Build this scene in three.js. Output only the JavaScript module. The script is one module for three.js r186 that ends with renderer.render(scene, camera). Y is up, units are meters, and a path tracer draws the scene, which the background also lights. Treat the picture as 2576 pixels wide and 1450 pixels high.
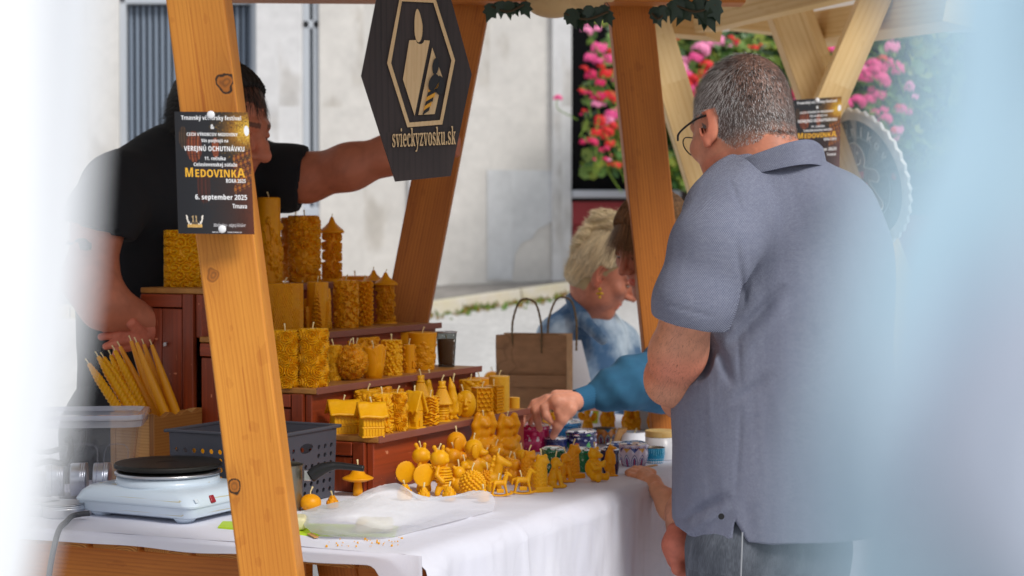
import * as THREE from 'three';
import { mergeGeometries, mergeVertices } from 'three/addons/utils/BufferGeometryUtils.js';
import { RoundedBoxGeometry } from 'three/addons/geometries/RoundedBoxGeometry.js';
import { FontLoader } from 'three/addons/loaders/FontLoader.js';
import { TextGeometry } from 'three/addons/geometries/TextGeometry.js';

// ---------------------------------------------------------------- camera, sky, sun, exposure
const EYE = 1.27, FOCAL = 4500, PITCH = Math.atan(125 / FOCAL);
const scene = new THREE.Scene();
const camera = new THREE.PerspectiveCamera(2 * Math.atan(725 / FOCAL) * 180 / Math.PI, 16 / 9, 0.02, 400);
camera.position.set(0, EYE, 0);
camera.rotation.x = -PITCH;
camera.focus = 3.08;
camera.userData.fStop = 5.6;
scene.add(camera);
const renderer = new THREE.WebGLRenderer({ antialias: true });
renderer.toneMapping = THREE.LinearToneMapping;
renderer.toneMappingExposure = 1.0;
renderer.shadowMap.enabled = true;
const SUN_DIR = new THREE.Vector3(0.55, 0.8, 0.62).normalize();
{
  // bright hazy sky, a little bluer high up, brighter round the veiled sun
  const w = 256, h = 128, d = new Float32Array(w * h * 4);
  for (let j = 0; j < h; j++) for (let i = 0; i < w; i++) {
    const up = ((j + 0.5) / h - 0.5) * Math.PI, az = ((i + 0.5) / w - 0.5) * 2 * Math.PI;
    const x = Math.cos(az) * Math.cos(up), y = Math.sin(up), z = Math.sin(az) * Math.cos(up);
    const c = Math.max(0, x * SUN_DIR.x + y * SUN_DIR.y + z * SUN_DIR.z);
    const t = Math.max(0, y), g = 0.51 + 0.42 * Math.pow(c, 4);
    const o = (j * w + i) * 4, lum = y < 0 ? 0.2 : g;
    d[o] = lum * (1.02 - 0.16 * t); d[o + 1] = lum * (1.03 - 0.06 * t); d[o + 2] = lum * (1.06 + 0.06 * t); d[o + 3] = 1;
  }
  const sky = new THREE.DataTexture(d, w, h, THREE.RGBAFormat, THREE.FloatType);
  sky.mapping = THREE.EquirectangularReflectionMapping; sky.magFilter = THREE.LinearFilter; sky.needsUpdate = true;
  scene.background = sky; scene.environment = sky;
}
{
  const sun = new THREE.DirectionalLight(new THREE.Color(1, 0.96, 0.9), 2.6);
  sun.position.copy(SUN_DIR).multiplyScalar(30).add(new THREE.Vector3(0, 1, -4)); sun.target.position.set(0, 1, -4);
  sun.castShadow = true; sun.shadow.radius = 34; sun.shadow.mapSize.set(2048, 2048);
  Object.assign(sun.shadow.camera, { left: -9, right: 9, top: 9, bottom: -9, near: 1, far: 70 });
  scene.add(sun); scene.add(sun.target); sun.name = 'sun';
}

// ---------------------------------------------------------------- helpers
const V = (x, y, z) => new THREE.Vector3(x, y, z);
const { sin, cos, abs, max, min, sqrt, exp, floor, PI, atan2, hypot, pow } = Math;
const lerp = (a, b, t) => a + (b - a) * t, clamp = (x, a, b) => max(a, min(b, x));
const smooth = (a, b, x) => { const t = clamp((x - a) / (b - a), 0, 1); return t * t * (3 - 2 * t); };
function rng(seed) { let s = seed | 0; return () => { s = (s + 0x6d2b79f5) | 0; let t = Math.imul(s ^ (s >>> 15), 1 | s); t = (t + Math.imul(t ^ (t >>> 7), 61 | t)) ^ t; return ((t ^ (t >>> 14)) >>> 0) / 4294967296; }; }
const lin = (v) => { v /= 255; return v <= 0.04045 ? v / 12.92 : pow((v + 0.055) / 1.055, 2.4); };
const C = (r, g, b) => new THREE.Color().setRGB(lin(r), lin(g), lin(b));
const PERM = new Uint8Array(512); { const r = rng(77), p = [...Array(256).keys()]; for (let i = 255; i > 0; i--) { const j = floor(r() * (i + 1)); [p[i], p[j]] = [p[j], p[i]]; } for (let i = 0; i < 512; i++) PERM[i] = p[i & 255]; }
function noise(x, y, z = 0) {
  const X = floor(x), Y = floor(y), Z = floor(z), fx = x - X, fy = y - Y, fz = z - Z;
  const u = fx * fx * (3 - 2 * fx), v = fy * fy * (3 - 2 * fy), w = fz * fz * (3 - 2 * fz);
  const h = (i, j, k) => PERM[(PERM[(PERM[(X + i) & 255] + Y + j) & 255] + Z + k) & 255] / 255;
  const a = lerp(lerp(h(0, 0, 0), h(1, 0, 0), u), lerp(h(0, 1, 0), h(1, 1, 0), u), v);
  if (fz === 0) return a;
  return lerp(a, lerp(lerp(h(0, 0, 1), h(1, 0, 1), u), lerp(h(0, 1, 1), h(1, 1, 1), u), v), w);
}
const fbm = (x, y, z = 0, o = 4) => { let s = 0, a = 0.5, t = 0; for (let i = 0; i < o; i++) { s += a * noise(x, y, z); t += a; a *= 0.5; x = x * 2.03 + 17.1; y = y * 2.03 + 5.3; z = z * 2.03; } return s / t; };

// a point of the place that stands `depth` metres in front of the lens where the photograph shows (x, y) of 2576 x 1450
const CP = cos(PITCH), SP = sin(PITCH);
function ray(x, y) { const a = (x - 1288) / FOCAL, b = -(y - 725) / FOCAL; return V(a, b * CP - SP, -CP - b * SP); }
const W = (x, y, d) => ray(x, y).multiplyScalar(d).add(V(0, EYE, 0));
const onY = (x, y, h) => { const r = ray(x, y), t = (h - EYE) / r.y; return r.multiplyScalar(t).add(V(0, EYE, 0)); };
const mpp = (d) => d / FOCAL;

const used = new Map();
const numbered = (n) => { const k = used.get(n) ?? 0; used.set(n, k + 1); return k ? n + '_' + String(k).padStart(3, '0') : n; };
function tag(o, label, category, group, kind) {
  if (label) o.userData.label = label; if (category) o.userData.category = category;
  if (group) o.userData.group = group; if (kind) o.userData.kind = kind; return o;
}
function thing(name, label, category, p = V(0, 0, 0), turn = 0, group) {
  const o = new THREE.Group(); o.name = numbered(name); o.position.copy(p); o.rotation.y = turn; scene.add(o);
  return tag(o, label, category, group);
}
function part(name, geo, mat, parent = scene, pos, rot) {
  const m = new THREE.Mesh(geo, mat); m.name = parent === scene ? numbered(name) : name; m.castShadow = m.receiveShadow = true;
  if (pos) m.position.copy(pos); if (rot) m.rotation.set(...rot); parent.add(m); return m;
}
function struct(name, geo, mat, label) { const m = part(name, geo, mat); m.userData.kind = 'structure'; if (label) m.userData.label = label; return m; }
const G = (list) => { const a = list.map((g) => { g = g.index ? g.toNonIndexed() : g; for (const k of Object.keys(g.attributes)) if (!['position', 'normal', 'uv', 'color'].includes(k)) g.deleteAttribute(k); return g; }); const keys = ['uv', 'color'].filter((k) => !a.every((g) => g.attributes[k])); for (const g of a) for (const k of keys) g.deleteAttribute(k); return mergeGeometries(a); };
const xf = (g, p, r, s) => { const m = new THREE.Matrix4().compose(p ?? V(0, 0, 0), new THREE.Quaternion().setFromEuler(new THREE.Euler(...(r ?? [0, 0, 0]))), s ?? V(1, 1, 1)); return g.applyMatrix4(m); };
const std = (color, roughness = 0.7, more = {}) => new THREE.MeshStandardMaterial({ color, roughness, metalness: 0, ...more });
const phys = (color, roughness = 0.7, more = {}) => new THREE.MeshPhysicalMaterial({ color, roughness, metalness: 0, ...more });
function tex(w, h, f, srgb = true, rep = [1, 1]) {
  const d = new Uint8Array(w * h * 4); let o = 0;
  for (let j = 0; j < h; j++) for (let i = 0; i < w; i++, o += 4) { const c = f((i + 0.5) / w, (j + 0.5) / h); d[o] = clamp(c[0], 0, 255); d[o + 1] = clamp(c[1] ?? c[0], 0, 255); d[o + 2] = clamp(c[2] ?? c[0], 0, 255); d[o + 3] = 255; }
  const t = new THREE.DataTexture(d, w, h); t.magFilter = THREE.LinearFilter; t.minFilter = THREE.LinearMipmapLinearFilter; t.generateMipmaps = true; t.wrapS = t.wrapT = THREE.RepeatWrapping; t.repeat.set(...rep);
  if (srgb) t.colorSpace = THREE.SRGBColorSpace; t.needsUpdate = true; return t;
}
function canvasTex(w, h, draw, srgb = true) {
  const c = document.createElement('canvas'); c.width = w; c.height = h; draw(c.getContext('2d'), w, h);
  const t = new THREE.CanvasTexture(c); if (srgb) t.colorSpace = THREE.SRGBColorSpace; t.wrapS = t.wrapT = THREE.RepeatWrapping; t.anisotropy = 8; return t;
}
// box with rounded edges; uv in metres with u along `axis`
function box(w, h, d, r = 0.002, axis = null, off = null) {
  const g = r > 0 ? new RoundedBoxGeometry(w, h, d, 2, min(r, w / 2.1, h / 2.1, d / 2.1)) : new THREE.BoxGeometry(w, h, d);
  return uvBox(g, axis ?? (w >= h && w >= d ? 0 : h >= d ? 1 : 2), off ?? [0, 0]);
}
function uvBox(g, axis, off) {
  const p = g.attributes.position, n = g.attributes.normal, uv = new Float32Array(p.count * 2), a = [0, 1, 2].filter((k) => k !== axis), at = (k, i) => p.array[i * 3 + k];
  for (let i = 0; i < p.count; i++) {
    const nn = [abs(n.getX(i)), abs(n.getY(i)), abs(n.getZ(i))], big = nn[axis] > 0.75;
    if (big) { uv[2 * i] = at(a[0], i) + off[0]; uv[2 * i + 1] = at(a[1], i) + off[1]; continue; }
    const side = nn[a[0]] > nn[a[1]] ? 0 : 1;
    uv[2 * i] = at(axis, i) + off[0]; uv[2 * i + 1] = at(a[1 - side], i) + off[1] + (side ? 0 : 0.13);
  }
  g.setAttribute('uv', new THREE.BufferAttribute(uv, 2)); return g;
}
function tube(pts, r, n = 24, sides = 8, closed = false) { return new THREE.TubeGeometry(new THREE.CatmullRomCurve3(pts, closed), n, r, sides, closed); }
// tapered tube with end caps; radii interpolate along the curve
function taper(pts, radii, n = 24, sides = 10, wave) {
  const c = new THREE.CatmullRomCurve3(pts), f = c.computeFrenetFrames(n, false), pos = [], idx = [], uv = [];
  for (let i = 0; i <= n; i++) {
    const t = i / n, p = c.getPointAt(t), k = t * (radii.length - 1), a = floor(min(k, radii.length - 1.001)), r0 = lerp(radii[a], radii[min(a + 1, radii.length - 1)], k - a);
    for (let j = 0; j < sides; j++) { const th = j / sides * 2 * PI, r = r0 * (wave ? wave(th, t) : 1); const q = p.clone().addScaledVector(f.normals[i], cos(th) * r).addScaledVector(f.binormals[i], sin(th) * r); pos.push(q.x, q.y, q.z); uv.push(j / sides, t); }
  }
  for (let i = 0; i < n; i++) for (let j = 0; j < sides; j++) { const a = i * sides + j, b = i * sides + (j + 1) % sides; idx.push(a, b, a + sides, b, b + sides, a + sides); }
  for (const e of [0, n]) { const p = c.getPointAt(e / n), k = pos.length / 3; pos.push(p.x, p.y, p.z); uv.push(0.5, 0.5); for (let j = 0; j < sides; j++) { const a = e * sides + j, b = e * sides + (j + 1) % sides; e ? idx.push(a, b, k) : idx.push(b, a, k); } }
  const g = new THREE.BufferGeometry(); g.setAttribute('position', new THREE.Float32BufferAttribute(pos, 3)); g.setAttribute('uv', new THREE.Float32BufferAttribute(uv, 2)); g.setIndex(idx); g.computeVertexNormals(); return g;
}
const lathe = (pts, n = 48) => new THREE.LatheGeometry(pts.map((p) => new THREE.Vector2(p[0], p[1])), n);
function grid(nu, nv, f, uvf, double = false) {
  const pos = [], uv = [], idx = [];
  for (let j = 0; j <= nv; j++) for (let i = 0; i <= nu; i++) { const p = f(i / nu, j / nv); pos.push(p.x, p.y, p.z); const t = uvf ? uvf(i / nu, j / nv, p) : [i / nu, j / nv]; uv.push(t[0], t[1]); }
  for (let j = 0; j < nv; j++) for (let i = 0; i < nu; i++) { const a = j * (nu + 1) + i; idx.push(a, a + 1, a + nu + 1, a + 1, a + nu + 2, a + nu + 1); }
  const g = new THREE.BufferGeometry(); g.setAttribute('position', new THREE.Float32BufferAttribute(pos, 3)); g.setAttribute('uv', new THREE.Float32BufferAttribute(uv, 2)); g.setIndex(idx); g.computeVertexNormals(); return g;
}
// thickens an open sheet by t along its normals
function thicken(g, t) {
  const p = g.attributes.position, n = g.attributes.normal, N = p.count, pos = [...p.array], uv = [...g.attributes.uv.array, ...g.attributes.uv.array], idx = [...g.index.array], ed = new Map();
  for (let i = 0; i < N; i++) pos.push(p.getX(i) - n.getX(i) * t, p.getY(i) - n.getY(i) * t, p.getZ(i) - n.getZ(i) * t);
  const m = idx.length; for (let i = 0; i < m; i += 3) { const [a, b, c] = [idx[i], idx[i + 1], idx[i + 2]]; idx.push(a + N, c + N, b + N); for (const [x, y] of [[a, b], [b, c], [c, a]]) { if (ed.has(y * 1e6 + x)) ed.delete(y * 1e6 + x); else ed.set(x * 1e6 + y, [x, y]); } }
  for (const [x, y] of ed.values()) idx.push(x, x + N, y, y, x + N, y + N);
  const o = new THREE.BufferGeometry(); o.setAttribute('position', new THREE.Float32BufferAttribute(pos, 3)); o.setAttribute('uv', new THREE.Float32BufferAttribute(uv, 2)); o.setIndex(idx); o.computeVertexNormals(); return o;
}
function extrude(pts, depth, bevel = 0, holes = []) {
  const s = new THREE.Shape(pts.map((p) => new THREE.Vector2(p[0], p[1]))); for (const h of holes) s.holes.push(new THREE.Path(h.map((p) => new THREE.Vector2(p[0], p[1]))));
  return new THREE.ExtrudeGeometry(s, { depth, bevelEnabled: bevel > 0, bevelThickness: bevel, bevelSize: bevel, bevelOffset: -bevel, bevelSegments: 1, curveSegments: 12 });
}

// ---- implicit shapes: blobs joined by a smooth minimum, meshed by surface nets
class Blob {
  constructor(k = 0.01) { this.k = k; this.it = []; this.b = new THREE.Box3(); this.post = null; }
  _add(it, c, r) { this.it.push(it); if (!it.neg) { this.b.expandByPoint(V(c.x - r, c.y - r, c.z - r)); this.b.expandByPoint(V(c.x + r, c.y + r, c.z + r)); } return this; }
  el(x, y, z, rx, ry = rx, rz = rx, o = {}) {
    let m = null; if (o.rot) m = new THREE.Matrix3().setFromMatrix4(new THREE.Matrix4().makeRotationFromEuler(new THREE.Euler(...o.rot))).transpose().elements;
    return this._add({ t: 0, x, y, z, rx, ry, rz, m, k: o.k ?? this.k, neg: o.neg }, V(x, y, z), max(rx, ry, rz));
  }
  co(a, ra, b, rb, o = {}) {
    const d = b.clone().sub(a); this._add({ t: 1, x: a.x, y: a.y, z: a.z, dx: d.x, dy: d.y, dz: d.z, l: d.lengthSq() || 1e-9, ra, rb, k: o.k ?? this.k, neg: o.neg, flat: o.flat }, a, ra);
    if (!o.neg) this.b.expandByPoint(b.clone().addScalar(rb)).expandByPoint(b.clone().addScalar(-rb)); return this;
  }
  chain(pts, rs, o = {}) { for (let i = 0; i + 1 < pts.length; i++) this.co(pts[i], rs[i], pts[i + 1], rs[i + 1], o); return this; }
  bx(x, y, z, hx, hy, hz, r = 0.003, o = {}) {
    let m = null; if (o.rot) m = new THREE.Matrix3().setFromMatrix4(new THREE.Matrix4().makeRotationFromEuler(new THREE.Euler(...o.rot))).transpose().elements;
    return this._add({ t: 2, x, y, z, rx: hx - r, ry: hy - r, rz: hz - r, r, m, k: o.k ?? this.k, neg: o.neg }, V(x, y, z), hypot(hx, hy, hz));
  }
  fn(f, k = this.k, neg = false) { this.it.push({ t: 3, f, k, neg }); return this; }
  d(x, y, z) {
    let s = 1e3;
    for (const i of this.it) {
      let d;
      if (i.t === 1) {
        const px = x - i.x, py = y - i.y, pz = z - i.z; let h = (px * i.dx + py * i.dy + pz * i.dz) / i.l; h = h < 0 ? 0 : h > 1 ? 1 : h;
        const qx = px - h * i.dx, qy = py - h * i.dy, qz = pz - h * i.dz; d = sqrt(qx * qx + qy * qy + qz * qz) - (i.ra + (i.rb - i.ra) * h);
      } else if (i.t === 3) d = i.f(x, y, z);
      else {
        let px = x - i.x, py = y - i.y, pz = z - i.z; const m = i.m;
        if (m) { const a = m[0] * px + m[3] * py + m[6] * pz, b = m[1] * px + m[4] * py + m[7] * pz; pz = m[2] * px + m[5] * py + m[8] * pz; px = a; py = b; }
        if (i.t === 0) { const a = px / i.rx, b = py / i.ry, c = pz / i.rz, k0 = sqrt(a * a + b * b + c * c), e = a / i.rx, f = b / i.ry, g = c / i.rz, k1 = sqrt(e * e + f * f + g * g); d = k1 < 1e-9 ? -min(i.rx, i.ry, i.rz) : k0 * (k0 - 1) / k1; }
        else { const a = abs(px) - i.rx, b = abs(py) - i.ry, c = abs(pz) - i.rz, A = a > 0 ? a : 0, B = b > 0 ? b : 0, D = c > 0 ? c : 0; d = sqrt(A * A + B * B + D * D) + min(max(a, b, c), 0) - i.r; }
      }
      const k = i.k;
      if (i.neg) { d = -d; const h = max(k - abs(s - d), 0) / k; s = max(s, d) + h * h * k * 0.25; }
      else if (s > 900) s = d; else { const h = k > 0 ? max(k - abs(s - d), 0) / k : 0; s = min(s, d) + -h * h * k * 0.25; }
    }
    return this.post ? s + this.post(x, y, z) : s;
  }
  mesh(cell, color = null, pad = 0) {
    const b = this.b.clone().expandByScalar(this.k * 0.5 + cell * 2.5 + pad), o = b.min, sz = b.getSize(V(0, 0, 0)), nx = Math.ceil(sz.x / cell) + 1, ny = Math.ceil(sz.y / cell) + 1, nz = Math.ceil(sz.z / cell) + 1;
    const val = new Float32Array(nx * ny * nz).fill(1), B = 4, rad = B * cell * 0.87 * 1.9 + this.k * 0.3;
    for (let bz = 0; bz < nz; bz += B) for (let by = 0; by < ny; by += B) for (let bx = 0; bx < nx; bx += B) {
      const d = this.d(o.x + (bx + 1.5) * cell, o.y + (by + 1.5) * cell, o.z + (bz + 1.5) * cell), far = abs(d) > rad;
      for (let z = bz; z < min(nz, bz + B); z++) for (let y = by; y < min(ny, by + B); y++) for (let x = bx; x < min(nx, bx + B); x++)
        val[(z * ny + y) * nx + x] = far ? d : this.d(o.x + x * cell, o.y + y * cell, o.z + z * cell);
    }
    const id = new Int32Array(nx * ny * nz).fill(-1), pos = [], idx = [];
    const E = [[0, 1], [2, 3], [4, 5], [6, 7], [0, 2], [1, 3], [4, 6], [5, 7], [0, 4], [1, 5], [2, 6], [3, 7]];
    for (let z = 0; z < nz - 1; z++) for (let y = 0; y < ny - 1; y++) for (let x = 0; x < nx - 1; x++) {
      const c = (z * ny + y) * nx + x, v = [val[c], val[c + 1], val[c + nx], val[c + nx + 1], val[c + nx * ny], val[c + nx * ny + 1], val[c + nx * ny + nx], val[c + nx * ny + nx + 1]];
      let m = 0; for (let i = 0; i < 8; i++) if (v[i] < 0) m |= 1 << i; if (m === 0 || m === 255) continue;
      let sx = 0, sy = 0, sz2 = 0, n = 0;
      for (const [a, e] of E) if ((v[a] < 0) !== (v[e] < 0)) { const t = v[a] / (v[a] - v[e]); sx += lerp(a & 1, e & 1, t); sy += lerp((a >> 1) & 1, (e >> 1) & 1, t); sz2 += lerp(a >> 2, e >> 2, t); n++; }
      id[c] = pos.length / 3; pos.push(o.x + (x + sx / n) * cell, o.y + (y + sy / n) * cell, o.z + (z + sz2 / n) * cell);
    }
    const quad = (a, b2, c, d, flip) => { if (a < 0 || b2 < 0 || c < 0 || d < 0) return; flip ? idx.push(a, c, b2, a, d, c) : idx.push(a, b2, c, a, c, d); };
    for (let z = 1; z < nz - 1; z++) for (let y = 1; y < ny - 1; y++) for (let x = 1; x < nx - 1; x++) {
      const c = (z * ny + y) * nx + x, s = val[c] < 0;
      if (s !== (val[c + 1] < 0)) quad(id[c], id[c - nx], id[c - nx - nx * ny], id[c - nx * ny], s === false);
      if (s !== (val[c + nx] < 0)) quad(id[c], id[c - nx * ny], id[c - nx * ny - 1], id[c - 1], s === false);
      if (s !== (val[c + nx * ny] < 0)) quad(id[c], id[c - 1], id[c - 1 - nx], id[c - nx], s === false);
    }
    const N = pos.length / 3, nor = new Float32Array(N * 3), e = cell * 0.6;
    for (let i = 0; i < N; i++) { const x = pos[3 * i], y = pos[3 * i + 1], z = pos[3 * i + 2]; let a = this.d(x + e, y, z) - this.d(x - e, y, z), b2 = this.d(x, y + e, z) - this.d(x, y - e, z), c = this.d(x, y, z + e) - this.d(x, y, z - e); const l = hypot(a, b2, c) || 1; nor[3 * i] = a / l; nor[3 * i + 1] = b2 / l; nor[3 * i + 2] = c / l; }
    const g = new THREE.BufferGeometry(); g.setAttribute('position', new THREE.Float32BufferAttribute(pos, 3)); g.setAttribute('normal', new THREE.BufferAttribute(nor, 3)); g.setIndex(idx);
    if (color) { const col = new Float32Array(N * 3); for (let i = 0; i < N; i++) { const q = color(pos[3 * i], pos[3 * i + 1], pos[3 * i + 2], nor[3 * i], nor[3 * i + 1], nor[3 * i + 2]); col[3 * i] = q[0]; col[3 * i + 1] = q[1]; col[3 * i + 2] = q[2]; } g.setAttribute('color', new THREE.BufferAttribute(col, 3)); }
    return g;
  }
}
// ---- table frame: u runs along the customers' edge away from the camera, v from the customers' edge to the seller
const TU = V(0.454, 0, -0.891), TV = V(-0.891, 0, -0.454), T0 = V(-0.135, 0, -2.66), TABLE_Y = 0.78, TURN = atan2(0.891, 0.454);
const T = (u, v, y) => T0.clone().addScaledVector(TU, u).addScaledVector(TV, v).setY(y);

// ---------------------------------------------------------------- materials
function woodTex(seed, w, h, L, P, dark, light, freq, knots = []) {
  const r = rng(seed), ox = r() * 90, oy = r() * 90;
  return tex(w, h, (a, b) => {
    const X = a * L, Y = b * P; let yy = Y, kn = 0, ring = 0;
    for (const [kx, ky, kr, open] of knots) {
      const dx = (X - kx) / (kr * 3.2), dy = (Y - ky) / (kr * 1.5), e = exp(-(dx * dx + dy * dy)); yy += kr * 0.9 * e * (dy > 0 ? -1 : 1) * min(1, abs(dy) * 2.5);
      const rr = hypot((X - kx) / 1.25, Y - ky) / kr + 0.5 * (noise(X * 130, Y * 130) - 0.5);
      if (rr < 1.25) { kn = max(kn, 1 - smooth(0.85, 1.25, rr)); ring = sin(rr * 12) * 0.5 + 0.5; if (open && rr > 0.82 && rr < 1.02) kn = 1.9; }
      kn = max(kn, 0.3 * e);
    }
    const wob = 0.02 * (noise(X * 1.1 + ox, Y * 5 + oy) - 0.5) + 0.006 * (noise(X * 4 + ox, Y * 22 + oy) - 0.5);
    const f = (yy + wob) * freq, s = f - floor(f), late = smooth(0.45, 0.95, s) * (1 - smooth(0.95, 1, s));
    const fib = noise(X * 9 + oy, Y * 900 + ox), blot = fbm(X * 3 + ox, Y * 14 + oy, 0, 3), pore = noise(X * 60, Y * 1500) > 0.8 ? 1 : 0;
    const amp = 0.12 + 0.3 * noise(X * 0.7 + oy, Y * 12 + ox); let t = 0.68 - amp * late - 0.2 * (fib - 0.5) + 0.75 * (blot - 0.5) - 0.06 * pore; if (noise(X * 2.4 + oy, Y * 210 + ox) > 0.95 - 0.05 * noise(X * 0.8, Y * 6)) t -= 0.35; if (fbm(X * 30, Y * 60, seed, 2) > 0.8) t -= 0.15; t = clamp(t, 0, 1);
    const k = min(kn, 1); const c = [0, 1, 2].map((i) => lerp(lerp(dark[i], light[i], t), dark[i] * lerp(0.55, 0.95, ring), k * 0.62));
    return kn > 1.5 ? c.map((v) => v * 0.35) : c;
  }, true, [1 / L, 1 / P]);
}
const pineA = woodTex(3, 2048, 512, 2.4, 0.4, [170, 92, 18], [224, 150, 54], 170, [[1.506, 0.071, 0.012, 1], [1.228, 0.018, 0.008], [0.916, 0.01, 0.0095, 1], [0.4, 0.06, 0.008], [1.75, 0.03, 0.006]]);
const pineB = woodTex(9, 1024, 256, 2.0, 0.4, [146, 76, 16], [206, 126, 42], 150, [[0.45, 0.06, 0.014], [0.95, 0.03, 0.01], [1.35, 0.07, 0.018, 1], [1.7, 0.25, 0.012]]);
const M = {};
M.post = std(0xffffff, 0.55, { map: pineA, bumpMap: pineA, bumpScale: 0.0004 });
M.stain = std(0xffffff, 0.6, { map: pineB, bumpMap: pineB, bumpScale: 0.0004 });
M.stainDark = M.stain;
M.cream = std(0xffffff, 0.6, { map: woodTex(21, 512, 128, 2, 0.4, [206, 166, 104], [236, 208, 156], 60) });
M.bamboo = std(0xffffff, 0.5, { map: woodTex(31, 512, 256, 0.5, 0.2, [168, 112, 54], [214, 164, 98], 160) });
// end grain: arcs of year rings
M.endgrain = std(0xffffff, 0.7, { map: tex(512, 128, (a, b) => { const X = a * 0.8, c = floor(X / 0.1) * 0.1 + 0.05, r = hypot(X - c - 0.03 * sin(c * 99), b * 0.03 + 0.035 + 0.02 * sin(c * 57)), s = (r * 260 + 0.6 * noise(a * 40, b * 8)) % 1, t = smooth(0.3, 1, s); return [lerp(196, 128, t), lerp(130, 74, t), lerp(56, 26, t)]; }, true, [1 / 0.8, 1 / 0.03]) });
// red-brown brushed paint with worn arrises, scratches, chips
{
  const t = tex(1024, 512, (a, b) => { const X = a * 0.8, Y = b * 0.4, n = fbm(X * 4, Y * 16, 0, 4), br = noise(X * 8, Y * 320), chip = fbm(X * 60, Y * 60, 3, 3) > 0.83 ? 1 : 0, sc = noise(X * 22, Y * 300 + X * 40) > 0.965 ? 0.5 : 0; const k = 0.78 + 0.36 * (n - 0.5) + 0.12 * (br - 0.5); return [lerp(180 * k, 204, max(chip, sc)), lerp(74 * k, 146, max(chip, sc) * 0.8), lerp(34 * k, 110, max(chip, sc) * 0.8)]; }, true, [1 / 0.8, 1 / 0.4]);
  M.redpaint = std(0xffffff, 0.42, { map: t, bumpMap: t, bumpScale: 0.0006 });
  const tt = tex(512, 512, (a, b) => { const n = fbm(a * 9, b * 30, 0, 4); return [lerp(150, 196, n), lerp(96, 140, n), lerp(44, 66, n)]; }, true, [2, 2]);
  M.tread = std(0xffffff, 0.55, { map: tt });
}
// waxes: one beeswax in three tones, the golder mostly on lower and front candles
const waxMap = tex(256, 256, (a, b) => { const n = fbm(a * 14, b * 14, 0, 4); const m = fbm(a * 4, b * 4, 9, 3); return [lerp(244, 255, n), lerp(232, 255, n) + 14 * (m - 0.5), lerp(190, 255, n)]; });
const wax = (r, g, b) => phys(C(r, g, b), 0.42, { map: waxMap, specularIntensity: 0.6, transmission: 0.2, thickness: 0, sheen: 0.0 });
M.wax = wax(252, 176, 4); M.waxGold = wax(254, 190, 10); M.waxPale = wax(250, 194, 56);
M.wick = std(C(232, 212, 158), 0.95);
M.white = std(C(232, 232, 236), 0.5);
M.black = std(C(20, 20, 22), 0.45);
M.steel = std(C(196, 196, 200), 0.28, { metalness: 1 });
M.alu = std(C(214, 216, 220), 0.33, { metalness: 1 });
M.gloss = phys(C(240, 240, 242), 0.3, { clearcoat: 0.4 });
// white tablecloth
{
  const weave = tex(256, 256, (a, b) => { const s = sin(a * 256 * PI * 0.5) * sin(b * 256 * PI * 0.5), n = noise(a * 60, b * 200) + noise(a * 200, b * 60); return [150 + 40 * s + 30 * (n - 1)]; }, false, [12, 12]);
  const cr = tex(512, 512, (a, b) => { const n = fbm(a * 5, b * 5, 1, 5), c = 1 - smooth(0, 0.012, abs(fbm(a * 3, b * 6, 7, 3) - 0.5)); return [222 - 10 * (1 - n) - 3 * c, 222 - 10 * (1 - n) - 3 * c, 231 - 6 * (1 - n) - 3 * c]; }, true, [1.3, 1.3]);
  M.cloth = phys(0xffffff, 0.95, { map: cr, bumpMap: weave, bumpScale: 0.0005, sheen: 0.2 });
}
// skin
const skinBump = tex(256, 256, (a, b) => [128 + 70 * (fbm(a * 40, b * 40, 0, 3) - 0.5) + 40 * (noise(a * 120, b * 120) - 0.5)], false, [10, 10]);
const skinMat = (rough = 0.5) => phys(0xffffff, rough, { vertexColors: true, specularIntensity: 0.7, sheen: 0.1 });
M.skin = skinMat(0.5);
M.hair = phys(0xffffff, 0.55, { vertexColors: true, side: THREE.DoubleSide, specularIntensity: 0.6 });

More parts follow.
